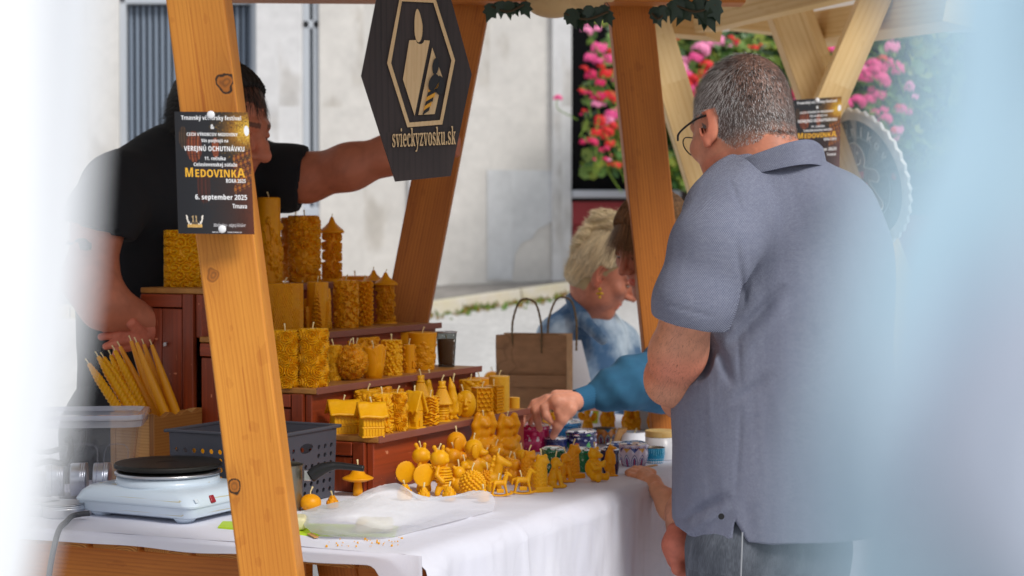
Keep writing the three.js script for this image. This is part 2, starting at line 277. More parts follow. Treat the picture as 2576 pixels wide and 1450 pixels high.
// ---------------------------------------------------------------- ground: level under the stalls, rising towards the building
const groundY = (z) => { const t = -z - 5.5; return t <= 0 ? 0 : 0.18 * (t < 0.8 ? t * t / 1.6 : t - 0.4) * 1.075; };
const onGround = (x, y) => { const r = ray(x, y); let t = 3; for (let i = 0; i < 400; i++) { const p = r.clone().multiplyScalar(t); if (p.y + EYE < groundY(p.z)) break; t += 0.05; } return r.multiplyScalar(t).add(V(0, EYE, 0)); };
{
  const asphalt = tex(512, 512, (a, b) => { const n = fbm(a * 90, b * 90, 0, 2), m = fbm(a * 6, b * 6, 4, 4), s = noise(a * 300, b * 300) > 0.86 ? 26 : 0, k = 186 + 26 * (m - 0.5) + 24 * (n - 0.5) + s * 0.5; return [k * 1.01, k, k * 0.99]; }, true, [0.5, 0.5]);
  const g = grid(60, 240, (a, b) => { const z = lerp(14, -46, b), x = lerp(-40, 40, a); return V(x, min(groundY(z), 1.06) - 0.001, z); }, (a, b, p) => [p.x, p.z]);
  struct('ground', g, std(0xffffff, 0.9, { map: asphalt, bumpMap: asphalt, bumpScale: 0.004, side: THREE.DoubleSide }), 'grey asphalt square sloping up to the pale building');
  // raised pavement in front of the building, with kerb stones
  const k0 = onGround(1020, 797), k1 = onGround(1560, 720), dir = k1.clone().sub(k0).setY(0), h = 0.06;
  const edge = (t) => t < 0 ? V(k0.x + dir.x * t, 0, k0.z) : k0.clone().addScaledVector(dir, t), slab = grid(120, 8, (a, b) => { const e = edge(lerp(-9, 6, a)), z = lerp(e.z, -11.6, b); return V(lerp(e.x, e.x, b), min(groundY(lerp(e.z, -11, b)), 1.06) + h, min(e.z, z)); }, (a, b, p) => [p.x, p.z]);
  struct('pavement', slab, std(C(176, 172, 168), 0.9, { map: tex(256, 256, (a, b) => { const k = 200 + 50 * (fbm(a * 30, b * 30, 0, 3) - 0.5); return [k, k * 0.985, k * 0.97]; }, true, [0.7, 0.7]), side: THREE.DoubleSide }), 'grey pavement at the foot of the building');
  const kerb = tag(new THREE.Group(), 'pale stone kerb along the pavement before the building', null, null, 'structure'); kerb.name = 'kerb'; scene.add(kerb);
  const stone = std(C(202, 199, 196), 0.85, { map: waxMap }); const L = dir.length();
  for (let i = -6; i < 6; i++) { const a = edge(i * 0.5), b = edge(i * 0.5 + 0.497), c = a.clone().lerp(b, 0.5); const y = min(groundY(c.z), 1.06); for (const q of [a, b]) q.y = min(groundY(q.z), 1.06) + h / 2 - 0.028; part('kerb_stone', timber(a, b, h + 0.06, 0.13, 0, 0.01, V(0, 0, 1)), stone, kerb); }
  // weeds and dry leaves in the gutter
  const r = rng(5), list = [];
  for (let i = 0; i < 260; i++) { const t = lerp(-0.2, 1.1, pow(r(), 0.8)), e = edge(t), q = e.clone().add(V((r() - 0.5) * 0.1, 0, 0.1 + r() * r() * 0.16)); q.y = min(groundY(q.z), 1.06); const hh = 0.012 + 0.05 * r() * noise(t * 14, 3) , w = 0.008 + 0.01 * r(), lean = V(r() - 0.5, 0, r() - 0.5).multiplyScalar(hh);
    const g2 = new THREE.BufferGeometry().setFromPoints([q.clone().add(V(-w, 0, 0)), q.clone().add(V(w, 0, 0.004)), q.clone().add(lean).add(V(0, hh, 0))]); g2.computeVertexNormals(); const c = r() < 0.55 ? [0.09 + 0.05 * r(), 0.14 + 0.08 * r(), 0.02] : [0.22, 0.11 + 0.05 * r(), 0.03]; g2.setAttribute('color', new THREE.Float32BufferAttribute([...c, ...c, ...c], 3)); list.push(g2); }
  tag(part('weeds', G(list), std(0xffffff, 0.9, { vertexColors: true, side: THREE.DoubleSide })), 'green weeds and brown leaves along the kerb', 'weeds', null, 'stuff');
}

// ---------------------------------------------------------------- the pale building behind
{
  const D = 11, P = (x, y) => W(x, y, D), X = (x) => P(x, 700).x, Y = (y) => P(1288, y).y, Z = -11;
  const plaster = (seed, base, more) => tex(512, 512, (a, b) => { const n = fbm(a * 7 + seed, b * 7, 0, 5), f = fbm(a * 50, b * 50, seed, 3), st = smooth(0.6, 0.78, fbm(a * 5 + seed, b * 9, 3, 4)); const k = 1 + 0.12 * (n - 0.5) + 0.07 * (f - 0.5) - 0.1 * st; return [base[0] * k, base[1] * k * (1 - 0.012 * st), base[2] * k * (1 - 0.03 * st)]; }, true, [0.5, 0.5]);
  const wallM = std(0xffffff, 0.9, { map: plaster(1, [215, 211, 206]) }), pilM = std(0xffffff, 0.9, { map: plaster(4, [218, 217, 218]) }), patch = std(0xffffff, 0.85, { map: plaster(8, [211, 212, 214]) });
  const b = thing('building', 'pale plastered building with barred windows and a red panelled shopfront', 'building', V(0, 0, Z));
  const slab = (name, x0, x1, y0, y1, z1, m, th = 0.3) => { const w = X(x1) - X(x0), h = Y(y0) - Y(y1); return part(name, box(w, h, th, 0.006), m, b, V((X(x0) + X(x1)) / 2, (Y(y0) + Y(y1)) / 2, z1 - th / 2)); };
  slab('wall', -1500, 300, -2200, 800, 0, wallM); slab('wall', 300, 648, 585, 800, 0, wallM); slab('wall', 300, 4600, -2200, -260, -0.003, wallM);
  slab('pilaster', 648, 762, -260, 800, 0.05, pilM);
  slab('wall', 762, 803, 546, 800, 0, wallM); slab('wall', 803, 1028, -260, 800, 0.002, wallM); slab('pilaster', 1028, 1075, -260, 800, 0.03, pilM); slab('wall', 1075, 1388, -260, 800, 0.0, wallM); slab('pilaster', 1388, 1437, -260, 800, 0.04, pilM);
  // paler repair in the render, with its torn lower edge
  const pts = [[1226, 428], [1389, 430], [1388, 560], [1352, 578], [1340, 600], [1312, 612], [1296, 640], [1288, 706], [1226, 706]].map(([x, y]) => [X(x), Y(y)]).reverse();
  part('render_patch', extrude(pts, 0.006), patch, b, V(0, 0, 0.001));
  // windows behind metal slat blinds
  const blind = std(C(128, 140, 156), 0.5, { metalness: 0.3 }), frameM = std(C(188, 194, 202), 0.5), dark = std(C(24, 26, 32), 0.25), glass = phys(C(16, 16, 18), 0.35, { specularIntensity: 0.15 });
  for (const [x0, x1, y0, y1, n] of [[300, 648, 8, 585, 22], [762, 803, 70, 546, 4]]) {
    const win = part('window', box(X(x1) - X(x0), Y(-260) - Y(y1), 0.02, 0), dark, b, V((X(x0) + X(x1)) / 2, (Y(-260) + Y(y1)) / 2, -0.16));
    const w = X(x1) - X(x0), h = Y(-260) - Y(y1), top = Y(y0) - (Y(-260) + Y(y1)) / 2;
    for (let i = 0; i < n; i++) { const px = -w / 2 + (i + 0.5) * w / n; part('slat', box(w / n * 0.62, h / 2 + top - 0.02, 0.022, 0.006, 1), blind, win, V(px, (top - h / 2) / 2, 0.06), [0, 0.5, 0]); }
    part('window_frame', G([box(w, 0.05, 0.06, 0.006).translate(0, top + 0.02, 0.1), box(w, 0.06, 0.12, 0.006).translate(0, -h / 2 + 0.03, 0.1), box(0.04, h, 0.06, 0.006).translate(-w / 2 + 0.02, 0, 0.1), box(0.04, h, 0.06, 0.006).translate(w / 2 - 0.02, 0, 0.1)]), frameM, win);
  }
  // shop window with sill and red panels
  const red = std(C(150, 42, 48), 0.5), pane = part('shop_window', box(X(4600) - X(1437), Y(-260) - Y(484), 0.03, 0), glass, b, V((X(1437) + X(4600)) / 2, (Y(-260) + Y(484)) / 2, -0.12));
  part('window_sill', box(X(4600) - X(1439), 0.045, 0.2, 0.006), std(C(196, 198, 208), 0.5), b, V((X(1439) + X(4600)) / 2, Y(489), 0.0));
  slab('wall', 1437, 4600, 497, 512, -0.1, dark, 0.05);
  for (const [x0, x1, y0, y1, z] of [[1439, 1700, 508, 566, 0.03], [1439, 1700, 566, 730, 0.0], [1703, 2100, 508, 730, 0.03], [2103, 2600, 508, 730, 0.03]]) slab('red_panel', x0, x1, y0, y1, z, red, 0.1);
  slab('wall', 2600, 4600, 497, 800, -0.02, wallM);
}

// ---------------------------------------------------------------- posts and beams
// a squared timber between two points, w across the picture, h in depth
function timber(a, b, w, h, uo = 0, r = 0.004, hint = V(0, 0, 1)) {
  const y = b.clone().sub(a), L = y.length(); y.normalize(); const z = hint.clone().addScaledVector(y, -hint.dot(y)).normalize(), x = y.clone().cross(z);
  const g = new RoundedBoxGeometry(w, L, h, 2, r), p = g.attributes.position, n = g.attributes.normal, uv = [];
  for (let i = 0; i < p.count; i++) { const fr = abs(n.getZ(i)) > abs(n.getX(i)); uv.push(p.getY(i) + L / 2 + uo, fr ? p.getX(i) + w / 2 + (n.getZ(i) < 0 ? 0.2 : 0) : p.getZ(i) + h / 2 + (n.getX(i) > 0 ? 0.1 : 0.3)); }
  g.setAttribute('uv', new THREE.Float32BufferAttribute(uv, 2));
  return g.applyMatrix4(new THREE.Matrix4().makeBasis(x, y, z).setPosition(a.clone().lerp(b, 0.5)));
}
const along = (a, b, t) => a.clone().lerp(b, t), atY = (a, b, y) => along(a, b, (y - a.y) / (b.y - a.y));
const POST = {};
{
  const base = V(0, 0, -3.3), st = thing('market_stall_frame', 'honey brown timber market stall frame with leaning posts around the candle table', 'market stall', base);
  const add = (name, g, m) => part(name, g.translate(-base.x, -base.y, -base.z), m, st);
  // near post: front face centre line in the picture
  const a = W(489, 0, 2.62).add(V(0, 0, -0.045)), b = W(673, 1450, 2.62).add(V(0, 0, -0.045)); POST.a = a; POST.b = b;
  const lo = atY(a, b, 0), hi = atY(a, b, 2.12);
  add('front_post', timber(lo, hi, 0.0855, 0.085, 0.0), M.post);
  // far post, sellers' side: leans to the right
  const c = W(1180, 0, 4.28), d = W(1056, 640, 4.28); add('back_post', timber(atY(c, d, 0), atY(c, d, 2.12), 0.103, 0.1, 0.3), M.stainDark);
  const e = W(1585, 20, 4.28), f = W(1673, 887, 4.28); add('far_post', timber(atY(e, f, 0), atY(e, f, 2.12), 0.104, 0.1, 0.22), M.stain);
  // near post, sellers' side, out of the picture to the left
  const off = b.clone().sub(f).setY(0), g0 = c.clone().add(off).addScaledVector(TV, 0.3), g1 = d.clone().add(off).addScaledVector(TV, 0.3); add('side_post', timber(atY(g0, g1, 0), atY(g0, g1, 2.12), 0.094, 0.09, 0.7), M.stainDark);
  // cross beam seen as a strip along the top edge, end grain at its right end
  const h0 = W(560, -29, 4.16), h1 = W(1872, -19, 4.16); add('cross_beam', timber(h0, h1, 0.058, 0.08, 0.5), M.stainDark);
  // rails and roof above the picture
  const roofM = std(C(186, 172, 150), 0.9, { side: THREE.DoubleSide });
  for (const [v, y] of [[-0.02, 2.1], [0.62, 2.1]]) add('rail', timber(T(-0.4, v, y), T(1.75, v, y), 0.06, 0.09, v), M.stain);
  for (const [v0, y0, v1, y1] of [[-0.42, 2.02, 0.45, 2.5], [0.45, 2.5, 1.5, 2.02]]) add('roof', thicken(grid(8, 4, (s, t) => T(lerp(-0.35, 1.9, s), lerp(v0, v1, t), lerp(y0, y1, t) + 0.02 * sin(s * 9)), null), 0.004), roofM);
}

// ---------------------------------------------------------------- market table; its near end is cut a little askew
const NEAR = (v) => -0.014 + 0.08 * clamp((0.95 - v) / 0.9, 0, 1);
{
  const t = thing('market_table', 'stained timber market table of long planks under a white cloth', 'table', T(0, 0, 0), TURN);
  const r = rng(12), nearU = NEAR; // local axes: x = u, z = -v
  for (let i = 0; i < 10; i++) { const w = 0.0965; const p = part('plank', box(2.62, 0.027, w, 0.003, 0, [r() * 2, r()]), M.stain, t, V(1.324 + nearU(0.06 + (i + 0.5) * 0.0992) + 0.003 * r(), TABLE_Y - 0.0155, -(0.06 + (i + 0.5) * 0.0992))); part('end_grain', box(0.003, 0.025, w - 0.003, 0.001, 2, [0, r()]), M.endgrain, p, V(-1.3105, 0, 0)); }
  part('apron', box(0.026, 0.15, 0.8, 0.003, 2, [0.35, 0.02]), M.stain, t, V(0.058, TABLE_Y - 0.029 - 0.076, -0.66), [0, 0.089, 0]);
  part('apron', box(0.026, 0.15, 0.21, 0.003, 2, [0.9, 0.1]), M.stainDark, t, V(0.15, TABLE_Y - 0.029 - 0.076, -0.155));
  part('apron', box(2.3, 0.13, 0.026, 0.003, 0), M.stainDark, t, V(1.3, TABLE_Y - 0.029 - 0.066, -0.09)); part('apron', box(2.3, 0.13, 0.026, 0.003, 0), M.stainDark, t, V(1.3, TABLE_Y - 0.029 - 0.066, -1.03));
  for (const [u, v, s] of [[0.17, 0.14, 1], [0.1, 0.98, -1], [2.4, 0.14, 1], [2.4, 0.98, -1]]) part('leg', timber(V(u, 0, -v + 0.16 * s * 0.4), V(u, TABLE_Y - 0.03, -v - 0.1 * s), 0.075, 0.075, u), M.stainDark, t);
}
// the white cloth: top, hem over the near end, long fall on the customers' side
{
  const Y = TABLE_Y, crs = (u, h) => 0.004 * exp(-(((u - 0.42 - 0.02 * h) / 0.006) ** 2)) + 0.004 * exp(-(((u - 1.05) / 0.006) ** 2)) + 0.004 * exp(-(((h - 0.24) / 0.006) ** 2)) + 0.012 * (fbm(u * 16 + h * 3, h * 5, 8, 3) - 0.5), n1 = (u, s) => 0.045 * (fbm(u * 5, s * 0.6, 2, 3) - 0.5) + 0.014 * sin(u * 23 + 3 * noise(u * 3, 1)) * (0.5 + noise(u * 4, 9)), U0 = -0.014, VE = 0.05;
  const main = grid(340, 150, (a, b) => {
    const s = b * 1.86, u = lerp(NEAR(VE + max(0, 1.06 - s) / 1.06 * (1.06 - VE)), 2.626, a); // s runs over the top from v = 1.06, then down
    if (s < 1.06) { const v = VE + (1.06 - s) / 1.06 * (1.06 - VE), wr = (0.0045 * (fbm(u * 9, v * 9, 0, 3) - 0.5) + 0.0022 * exp(-(((u - 0.42) / 0.006) ** 2)) + 0.002 * exp(-(((v - 0.3 - 0.02 * u) / 0.006) ** 2))) * smooth(VE, VE + 0.02, v); return T(u, v, Y + 0.0022 + wr - 0.004 * smooth(VE + 0.02, VE, v)); }
    const h = s - 1.06, fall = smooth(0, 0.02, h), f = n1(u, h) * (0.1 + 1.7 * min(h, 0.55)) * fall; return T(u + 0.006 * sin(h * 8) * fall, VE - 0.012 * fall - 0.05 * h - 0.1 * h * smooth(0.3, 0, u) - (f + crs(u, h) * fall) * 1.3, Y - 0.002 - h + 0.008 * (1 - fall) * 0);
  }, (a, b) => [a * 2.64, b * 1.86]);
  const drop = (v) => 0.016 + 0.006 * noise(v * 9, 2) + 0.72 * pow(smooth(VE + 0.09, VE - 0.012, v), 2.6);
  const hem = grid(160, 22, (a, b) => { const v = lerp(1.06, VE - 0.012, a), h = b * drop(v); return T(NEAR(v) - 0.006 * smooth(0, 0.006, h) - 0.012 * h, v - 0.15 * h * smooth(VE + 0.08, VE, v), Y + 0.0015 - h - 0.0035 * smooth(0.9, 1, 0)); }, (a, b) => [a, b * 0.1]);
  tag(part('tablecloth', G([thicken(main, 0.0012), thicken(hem, 0.0016)]), M.cloth), 'white cotton cloth draped over the candle table, hanging long on the right', 'tablecloth');
}
// ---------------------------------------------------------------- stepped display
const STEP = [{ v: 0.45, h: 0.109, u: 1.24 }, { v: 0.59, h: 0.196, u: 1.275 }, { v: 0.72, h: 0.29, u: 1.32 }, { v: 0.852, h: 0.387, u: 1.3 }], RU = 0.6, stepY = (k) => TABLE_Y + (k < 0 ? 0.003 : STEP[k].h);
{
  const t = thing('display_steps', 'red-brown painted wooden display steps holding rows of candles', 'display stand', T(RU, 0, TABLE_Y + 0.003), TURN), r = rng(8);
  STEP.forEach((s, k) => {
    const L = s.u - RU, v1 = k < 3 ? STEP[k + 1].v : 1.0, y0 = k ? STEP[k - 1].h - 0.003 : 0, dv = v1 - s.v;
    part('front_board', box(L, s.h - y0 - 0.012, 0.016, 0.003, 0, [r(), r()]), M.redpaint, t, V(L / 2, (s.h + y0 - 0.012) / 2, -(s.v + 0.008)));
    const tr = part('tread', box(L + 0.006, 0.012, dv + 0.018, 0.003, 0, [r(), r()]), M.tread, t, V(L / 2, s.h - 0.006, -(s.v + dv / 2 - 0.004)));
    part('worn_highlight_edge', box(L + 0.005, 0.0135, 0.004, 0.0015, 0, [r(), r()]), std(C(140, 84, 76), 0.5, { map: waxMap }), tr, V(0, 0.0006, dv / 2 + 0.009));  // front edge strip: wear, with the lilac highlight put into its colour
    // near side: rail, corner stile, infill boards
    part('stile', box(0.014, s.h - 0.012, 0.026, 0.002, 1, [r(), r()]), M.redpaint, t, V(-0.001, (s.h - 0.012) / 2, -(s.v + 0.03)));
    part('rail', box(0.014, 0.026, dv - 0.045, 0.002, 2, [r(), r()]), M.redpaint, t, V(-0.001, s.h - 0.026, -(s.v + 0.045 + (dv - 0.045) / 2)));
    const n = 2, w = (dv - 0.046) / n; for (let i = 0; i < n; i++) part('plank', box(0.012, s.h - 0.042, w - 0.0016, 0.002, 1, [r(), r()]), M.redpaint, t, V(0.001, (s.h - 0.042) / 2, -(s.v + 0.0455 + (i + 0.5) * w)));
    part('side_panel', box(0.014, s.h - 0.014, dv, 0.002, 1, [r(), r()]), M.redpaint, t, V(L - 0.007, (s.h - 0.014) / 2, -(s.v + dv / 2 + 0.014)));
  });
  part('back_panel', box(0.69, 0.37, 0.012, 0.002, 0), M.redpaint, t, V(0.35, 0.186, -1.006));
  const scr = part('screw', G([new THREE.CylinderGeometry(0.004, 0.003, 0.004, 10).rotateZ(PI / 2), new THREE.CylinderGeometry(0.0018, 0.0018, 0.012, 6).rotateX(0.7)]), M.steel, t, V(-0.011, 0.273, -0.935));
}

// ---------------------------------------------------------------- candles: turned bodies with raised relief
// a drawn height field: white stands proud
function field(w, h, draw) {
  const c = document.createElement('canvas'); c.width = w; c.height = h; const x = c.getContext('2d'); x.fillStyle = '#000'; x.fillRect(0, 0, w, h); draw(x, w, h);
  const d = x.getImageData(0, 0, w, h).data, at = (i, j) => d[(j * w + ((i % w) + w) % w) * 4] / 255;
  return (u, v) => { const X = u * w - 0.5, Y = clamp((1 - v) * h - 0.5, 0, h - 1.001), i = floor(X), j = floor(Y), a = X - i, b = Y - j; return lerp(lerp(at(i, j), at(i + 1, j), a), lerp(at(i, min(j + 1, h - 1)), at(i + 1, min(j + 1, h - 1)), a), b); };
}
const grey = (k) => { const v = floor(clamp(k, 0, 1) * 255); return `rgb(${v},${v},${v})`; };
// wraps a relief round a profile; R(v) gives the radius, f(u, v) the rise in metres
function relief(H, R, f, nu = 150, nv = 90, dome = 0) {
  const pos = [], idx = [], uv = [];
  for (let j = 0; j <= nv; j++) for (let i = 0; i < nu; i++) { const u = i / nu, v = j / nv, th = (u - 0.5) * 2 * PI, edge = smooth(0, 0.02, v) * smooth(1, 0.985, v), r = R(v) + f(u, v) - (1 - edge) * 0.0015; pos.push(sin(th) * r, v * H, cos(th) * r); uv.push(u * 2, v * 2); }
  for (let j = 0; j < nv; j++) for (let i = 0; i < nu; i++) { const a = j * nu + i, b = j * nu + (i + 1) % nu; idx.push(a, b, a + nu, b, b + nu, a + nu); }
  const top = nv * nu; let ring = top;
  for (const [k, y] of [[0.9, 0.0], [0.45, -0.0022 + dome * 0.8]]) { const n0 = pos.length / 3; for (let i = 0; i < nu; i++) { pos.push(pos[(top + i) * 3] * k, H + y, pos[(top + i) * 3 + 2] * k); uv.push(i / nu, k); } for (let i = 0; i < nu; i++) { const b = (i + 1) % nu; idx.push(ring + i, ring + b, n0 + i, ring + b, n0 + b, n0 + i); } ring = n0; }
  const c = pos.length / 3; pos.push(0, H - 0.0012 + dome, 0, 0, 0, 0); uv.push(0, 0, 0, 0); for (let i = 0; i < nu; i++) { const b = (i + 1) % nu; idx.push(ring + i, ring + b, c, b, i, c + 1); }
  const g = new THREE.BufferGeometry(); g.setAttribute('position', new THREE.Float32BufferAttribute(pos, 3)); g.setAttribute('uv', new THREE.Float32BufferAttribute(uv, 2)); g.setIndex(idx); g.computeVertexNormals(); return g;
}
const wickGeo = (() => { const f = (a, b) => taper([V(0, -0.003, 0), V(0, 0.004, 0), V(a * 0.5, 0.009, b * 0.3), V(a, 0.0135, b)], [0.0013, 0.00125, 0.0014, 0.0019], 8, 6); return [f(0.002, 0.001), f(-0.003, 0.001), f(0.004, 0), f(-0.001, -0.002)]; })();
let wickN = 0;
const addWick = (t, y, x = 0, z = 0, s = 1, rot) => { const w = part('wick', wickGeo[wickN++ % 4], M.wick, t, V(x, y, z), rot); w.scale.setScalar(s); return w; };

// relief patterns -------------------------------------------------
function rosePts(circ, H, rad, seed) { const r = rng(seed), pts = [], ny = max(1, Math.round(H / (rad * 1.72))), nx = max(3, Math.round(circ / (rad * 1.95))); for (let j = 0; j < ny; j++) for (let i = 0; i < nx; i++) pts.push([((i + (j % 2) * 0.5 + 0.16 * (r() - 0.5)) / nx) * circ, ((j + 0.5 + 0.14 * (r() - 0.5)) / ny) * H, rad * (0.95 + 0.3 * r()), r() * 6.28]); return pts; }
function rosesAt(pts, circ, amp) {
  return (x, y) => {
    let best = 0; for (const [px, py, R, ph] of pts) {
      let dx = x - px; if (circ) { dx -= Math.round(dx / circ) * circ; } const dy = y - py; if (abs(dx) > R * 1.2 || abs(dy) > R * 1.2) continue;
      const a = atan2(dy, dx), t = hypot(dx, dy) / R; if (t > 1.16) continue;
      // shells of petals: each ring scalloped and tipped outwards
      const spiral = t * 3.6 - (a + ph) / (2 * PI) * 1.0, s = spiral - floor(spiral), lip = pow(s, 2.2) * (1 - smooth(0.93, 1, s));
      const sc = 1 + 0.1 * cos(a * 5 + ph), h = (0.45 + 0.55 * sqrt(max(0, 1.06 - t * t * sc / 1.14))) * smooth(1.16, 0.98, t) * (0.5 + 0.75 * lip); best = max(best, h);
    } return best * amp;
  };
}
const relRoses = (R, H, rad, amp, seed) => { const f = rosesAt(rosePts(2 * PI * R, H, rad, seed), 2 * PI * R, amp); return (u, v) => f(u * 2 * PI * R, v * H) + 0.0006 * noise(u * 80, v * 60); };
const fields = {
  stars: () => field(512, 300, (c, w, h) => { const r = rng(3); c.fillStyle = grey(0.12); c.fillRect(0, 0, w, h); for (let k = 0; k < 60; k++) { const x = (k * 0.618034 % 1) * w, y = ((k + 0.5) / 60) * h + (r() - 0.5) * 30, R = 30 + 18 * r(), a0 = r() * 6; for (const ox of [-w, 0, w]) { c.beginPath(); for (let i = 0; i < 10; i++) { const q = i % 2 ? R * 0.45 : R, a = a0 + i * PI / 5; c.lineTo(x + ox + cos(a) * q, y + sin(a) * q); } c.closePath(); c.fillStyle = grey(0.6 + 0.4 * r()); c.fill(); c.strokeStyle = grey(0.15); c.lineWidth = 3; c.stroke(); } } }),
  hearts: () => field(512, 360, (c, w, h) => { const r = rng(4); for (let k = 0; k < 110; k++) { const x = (k * 0.618034 % 1) * w, y = ((k + 0.5) / 110) * h, R = 17 + 8 * r(), a = (r() - 0.5) * 1.6; for (const ox of [-w, 0, w]) for (let q = 0; q < 5; q++) { c.save(); c.translate(x + ox, y); c.rotate(a); c.scale(1 - q * 0.17, 1 - q * 0.17); c.fillStyle = grey(0.2 + q * 0.19); c.beginPath(); c.moveTo(0, R); c.bezierCurveTo(-R * 1.7, -R * 0.2, -R * 0.8, -R * 1.4, 0, -R * 0.45); c.bezierCurveTo(R * 0.8, -R * 1.4, R * 1.7, -R * 0.2, 0, R); c.fill(); c.restore(); } } }),
  trees: () => field(640, 320, (c, w, h) => { const tree = (x, s) => { for (const ox of [-w, 0, w]) for (let t = 0; t < 11; t++) { const y = h - 8 - (s * h) * (1 - t / 11), ww = 7 + 46 * s * pow((t + 0.7) / 11, 0.9); for (let k = -3; k <= 3; k++) { const xx = x + ox + k / 3 * ww; c.strokeStyle = grey(0.55 + 0.4 * noise(t * 3.1, k * 2.7 + x)); c.lineWidth = 5; c.lineCap = 'round'; c.beginPath(); c.moveTo(x + ox + k * 2, y - 14 * s); c.quadraticCurveTo(lerp(x + ox, xx, 0.7), y - 4, xx, y + 20 * s); c.stroke(); } } }; for (const [x, s] of [[320, 0.93], [440, 0.55], [225, 0.45], [60, 0.85], [540, 0.8], [140, 0.6]]) tree(x, s); }),
  scroll: (dense = 1) => field(640, 420, (c, w, h) => { const r = rng(15); c.lineCap = 'round'; const spiral = (x, y, R, a, dir, turns = 1.5) => { for (const ox of [-w, 0, w]) for (const [lw, g] of [[15, 0.45], [10, 0.75], [5, 1]]) { c.strokeStyle = c.fillStyle = grey(g); c.lineWidth = lw * R / 42; c.beginPath(); for (let i = 0; i <= 40; i++) { const t = i / 40, q = R * (1 - 0.85 * t), b = a + dir * t * turns * 2 * PI; c.lineTo(x + ox + cos(b) * q, y + sin(b) * q); } c.stroke(); c.beginPath(); c.arc(x + ox, y, lw * R / 60, 0, 7); c.fill(); } }; const rows = dense ? 7 : 5, cols = dense ? 9 : 6; for (let j = 0; j < rows; j++) for (let i = 0; i < cols; i++) spiral((i + 0.5 * (j % 2) + 0.15 * (r() - 0.5)) / cols * w, (j + 0.5) / rows * h, (dense ? 38 : 44) * (0.85 + 0.3 * r()), r() * 6.3, (i + j) % 2 ? 1 : -1); }),
  flowers: (full = 1) => field(640, 480, (c, w, h) => { const r = rng(23); const fl = (x, y, R, n) => { for (const ox of [-w, 0, w]) { const a0 = r() * 6; for (let i = 0; i < n; i++) { const a = a0 + i / n * 2 * PI; for (const [k, g] of [[1, 0.45], [0.8, 0.65], [0.55, 0.82]]) { c.fillStyle = grey(g); c.beginPath(); c.ellipse(x + ox + cos(a) * R * 0.58, y + sin(a) * R * 0.58, R * 0.52 * k, R * 0.34 * k * 5 / n * 1.15, a, 0, 7); c.fill(); } c.strokeStyle = grey(0.3); c.lineWidth = 1.6; c.beginPath(); c.moveTo(x + ox, y); c.lineTo(x + ox + cos(a) * R, y + sin(a) * R); c.stroke(); } c.fillStyle = grey(1); c.beginPath(); c.arc(x + ox, y, R * 0.2, 0, 7); c.fill(); } }; const n = full ? 46 : 30; for (let k = 0; k < n; k++) { const v = (k + 0.5) / n; if (!full && v < 0.42 + 0.3 * abs(((k * 0.618) % 1) - 0.55)) continue; fl((k * 0.618034 % 1) * w, v * h, (full ? 44 : 40) * (0.6 + 0.6 * r()), r() < 0.5 ? 5 : 8); } if (full) fl(330, 330, 84, 5); else { c.strokeStyle = grey(0.6); c.lineWidth = 4; for (const [x, y0, y1] of [[340, 130, 300], [370, 190, 330], [300, 170, 300], [120, 140, 300], [520, 160, 300]]) { c.beginPath(); c.moveTo(x, y1); c.quadraticCurveTo(x + 30, (y0 + y1) / 2, x - 8, y0); c.stroke(); fl(x - 8, y0, 20, 6); } } }),
  bees: () => field(640, 360, (c, w, h) => { c.strokeStyle = grey(0.5); c.lineWidth = 4; const s = 22; for (let j = -1; j < 12; j++) for (let i = -1; i < 18; i++) { const x = i * s * 1.73 + (j % 2) * s * 0.87, y = j * s * 1.5; c.beginPath(); for (let k = 0; k <= 6; k++) c.lineTo(x + cos(k * PI / 3 + PI / 6) * s, y + sin(k * PI / 3 + PI / 6) * s); c.stroke(); } const r = rng(6); for (let k = 0; k < 22; k++) { const x = (k * 0.618 % 1) * w, y = (k + 0.5) / 22 * h, a = r() * 6; for (const ox of [-w, 0, w]) { c.save(); c.translate(x + ox, y); c.rotate(a); c.fillStyle = grey(0.7); c.beginPath(); c.ellipse(-8, -18, 10, 22, 0.6, 0, 7); c.ellipse(-8, 18, 10, 22, -0.6, 0, 7); c.fill(); c.fillStyle = grey(1); c.beginPath(); c.ellipse(0, 0, 28, 13, 0, 0, 7); c.fill(); c.strokeStyle = grey(0.6); for (let q = -2; q < 3; q++) { c.beginPath(); c.moveTo(q * 9, -12); c.lineTo(q * 9, 12); c.stroke(); } c.restore(); } } }),
  love: () => field(640, 340, (c, w, h) => { c.fillStyle = '#fff'; for (const x of [140, 460]) { c.font = 'bold 52px sans-serif'; c.fillText('Love', x - 10, 50); c.fillText('I ove', x - 25, 132); c.fillText('Love', x - 10, 190); c.font = 'bold 110px sans-serif'; c.fillText('Love', x - 100, 270); c.font = 'bold 48px sans-serif'; c.fillText('LOVE', x - 40, 325); } }),
};
const bubbles = (R, H, seed) => { const r = rng(seed), p = [], c = 2 * PI * R; for (let k = 0; k < 420; k++) p.push([r() * c, r() * H, 0.0018 + 0.0032 * pow(r(), 2)]); return (u, v) => { let b = 0; const x = u * c, y = v * H; for (const [px, py, q] of p) { let dx = x - px; dx -= Math.round(dx / c) * c; const dy = y - py, d = dx * dx + dy * dy; if (d < q * q) b = max(b, sqrt(q * q - d) * 1.15); } return b; }; };
const diamonds = (R) => (u, v) => { const x = abs(((u * 6 + 0.5) % 1) - 0.5) * 2, k = (x * 0.9 + abs(v - 0.5) * 2 * 0.95) * 5, s = k - floor(k); return 0.003 * smooth(0.0, 0.25, s) * smooth(1, 0.75, s); };
const crumple = (u, v) => { const a = sin(v * 58 + 2.2 * sin(u * 31 + 3 * noise(v * 9, 2)) + 3 * noise(u * 14, v * 7)); return 0.0055 * smooth(-0.6, 0.9, a) + 0.002 * noise(u * 30, v * 20); };
const petals = (u, v) => { const f = fieldDaisy(u, v); return 0.0085 * f; };
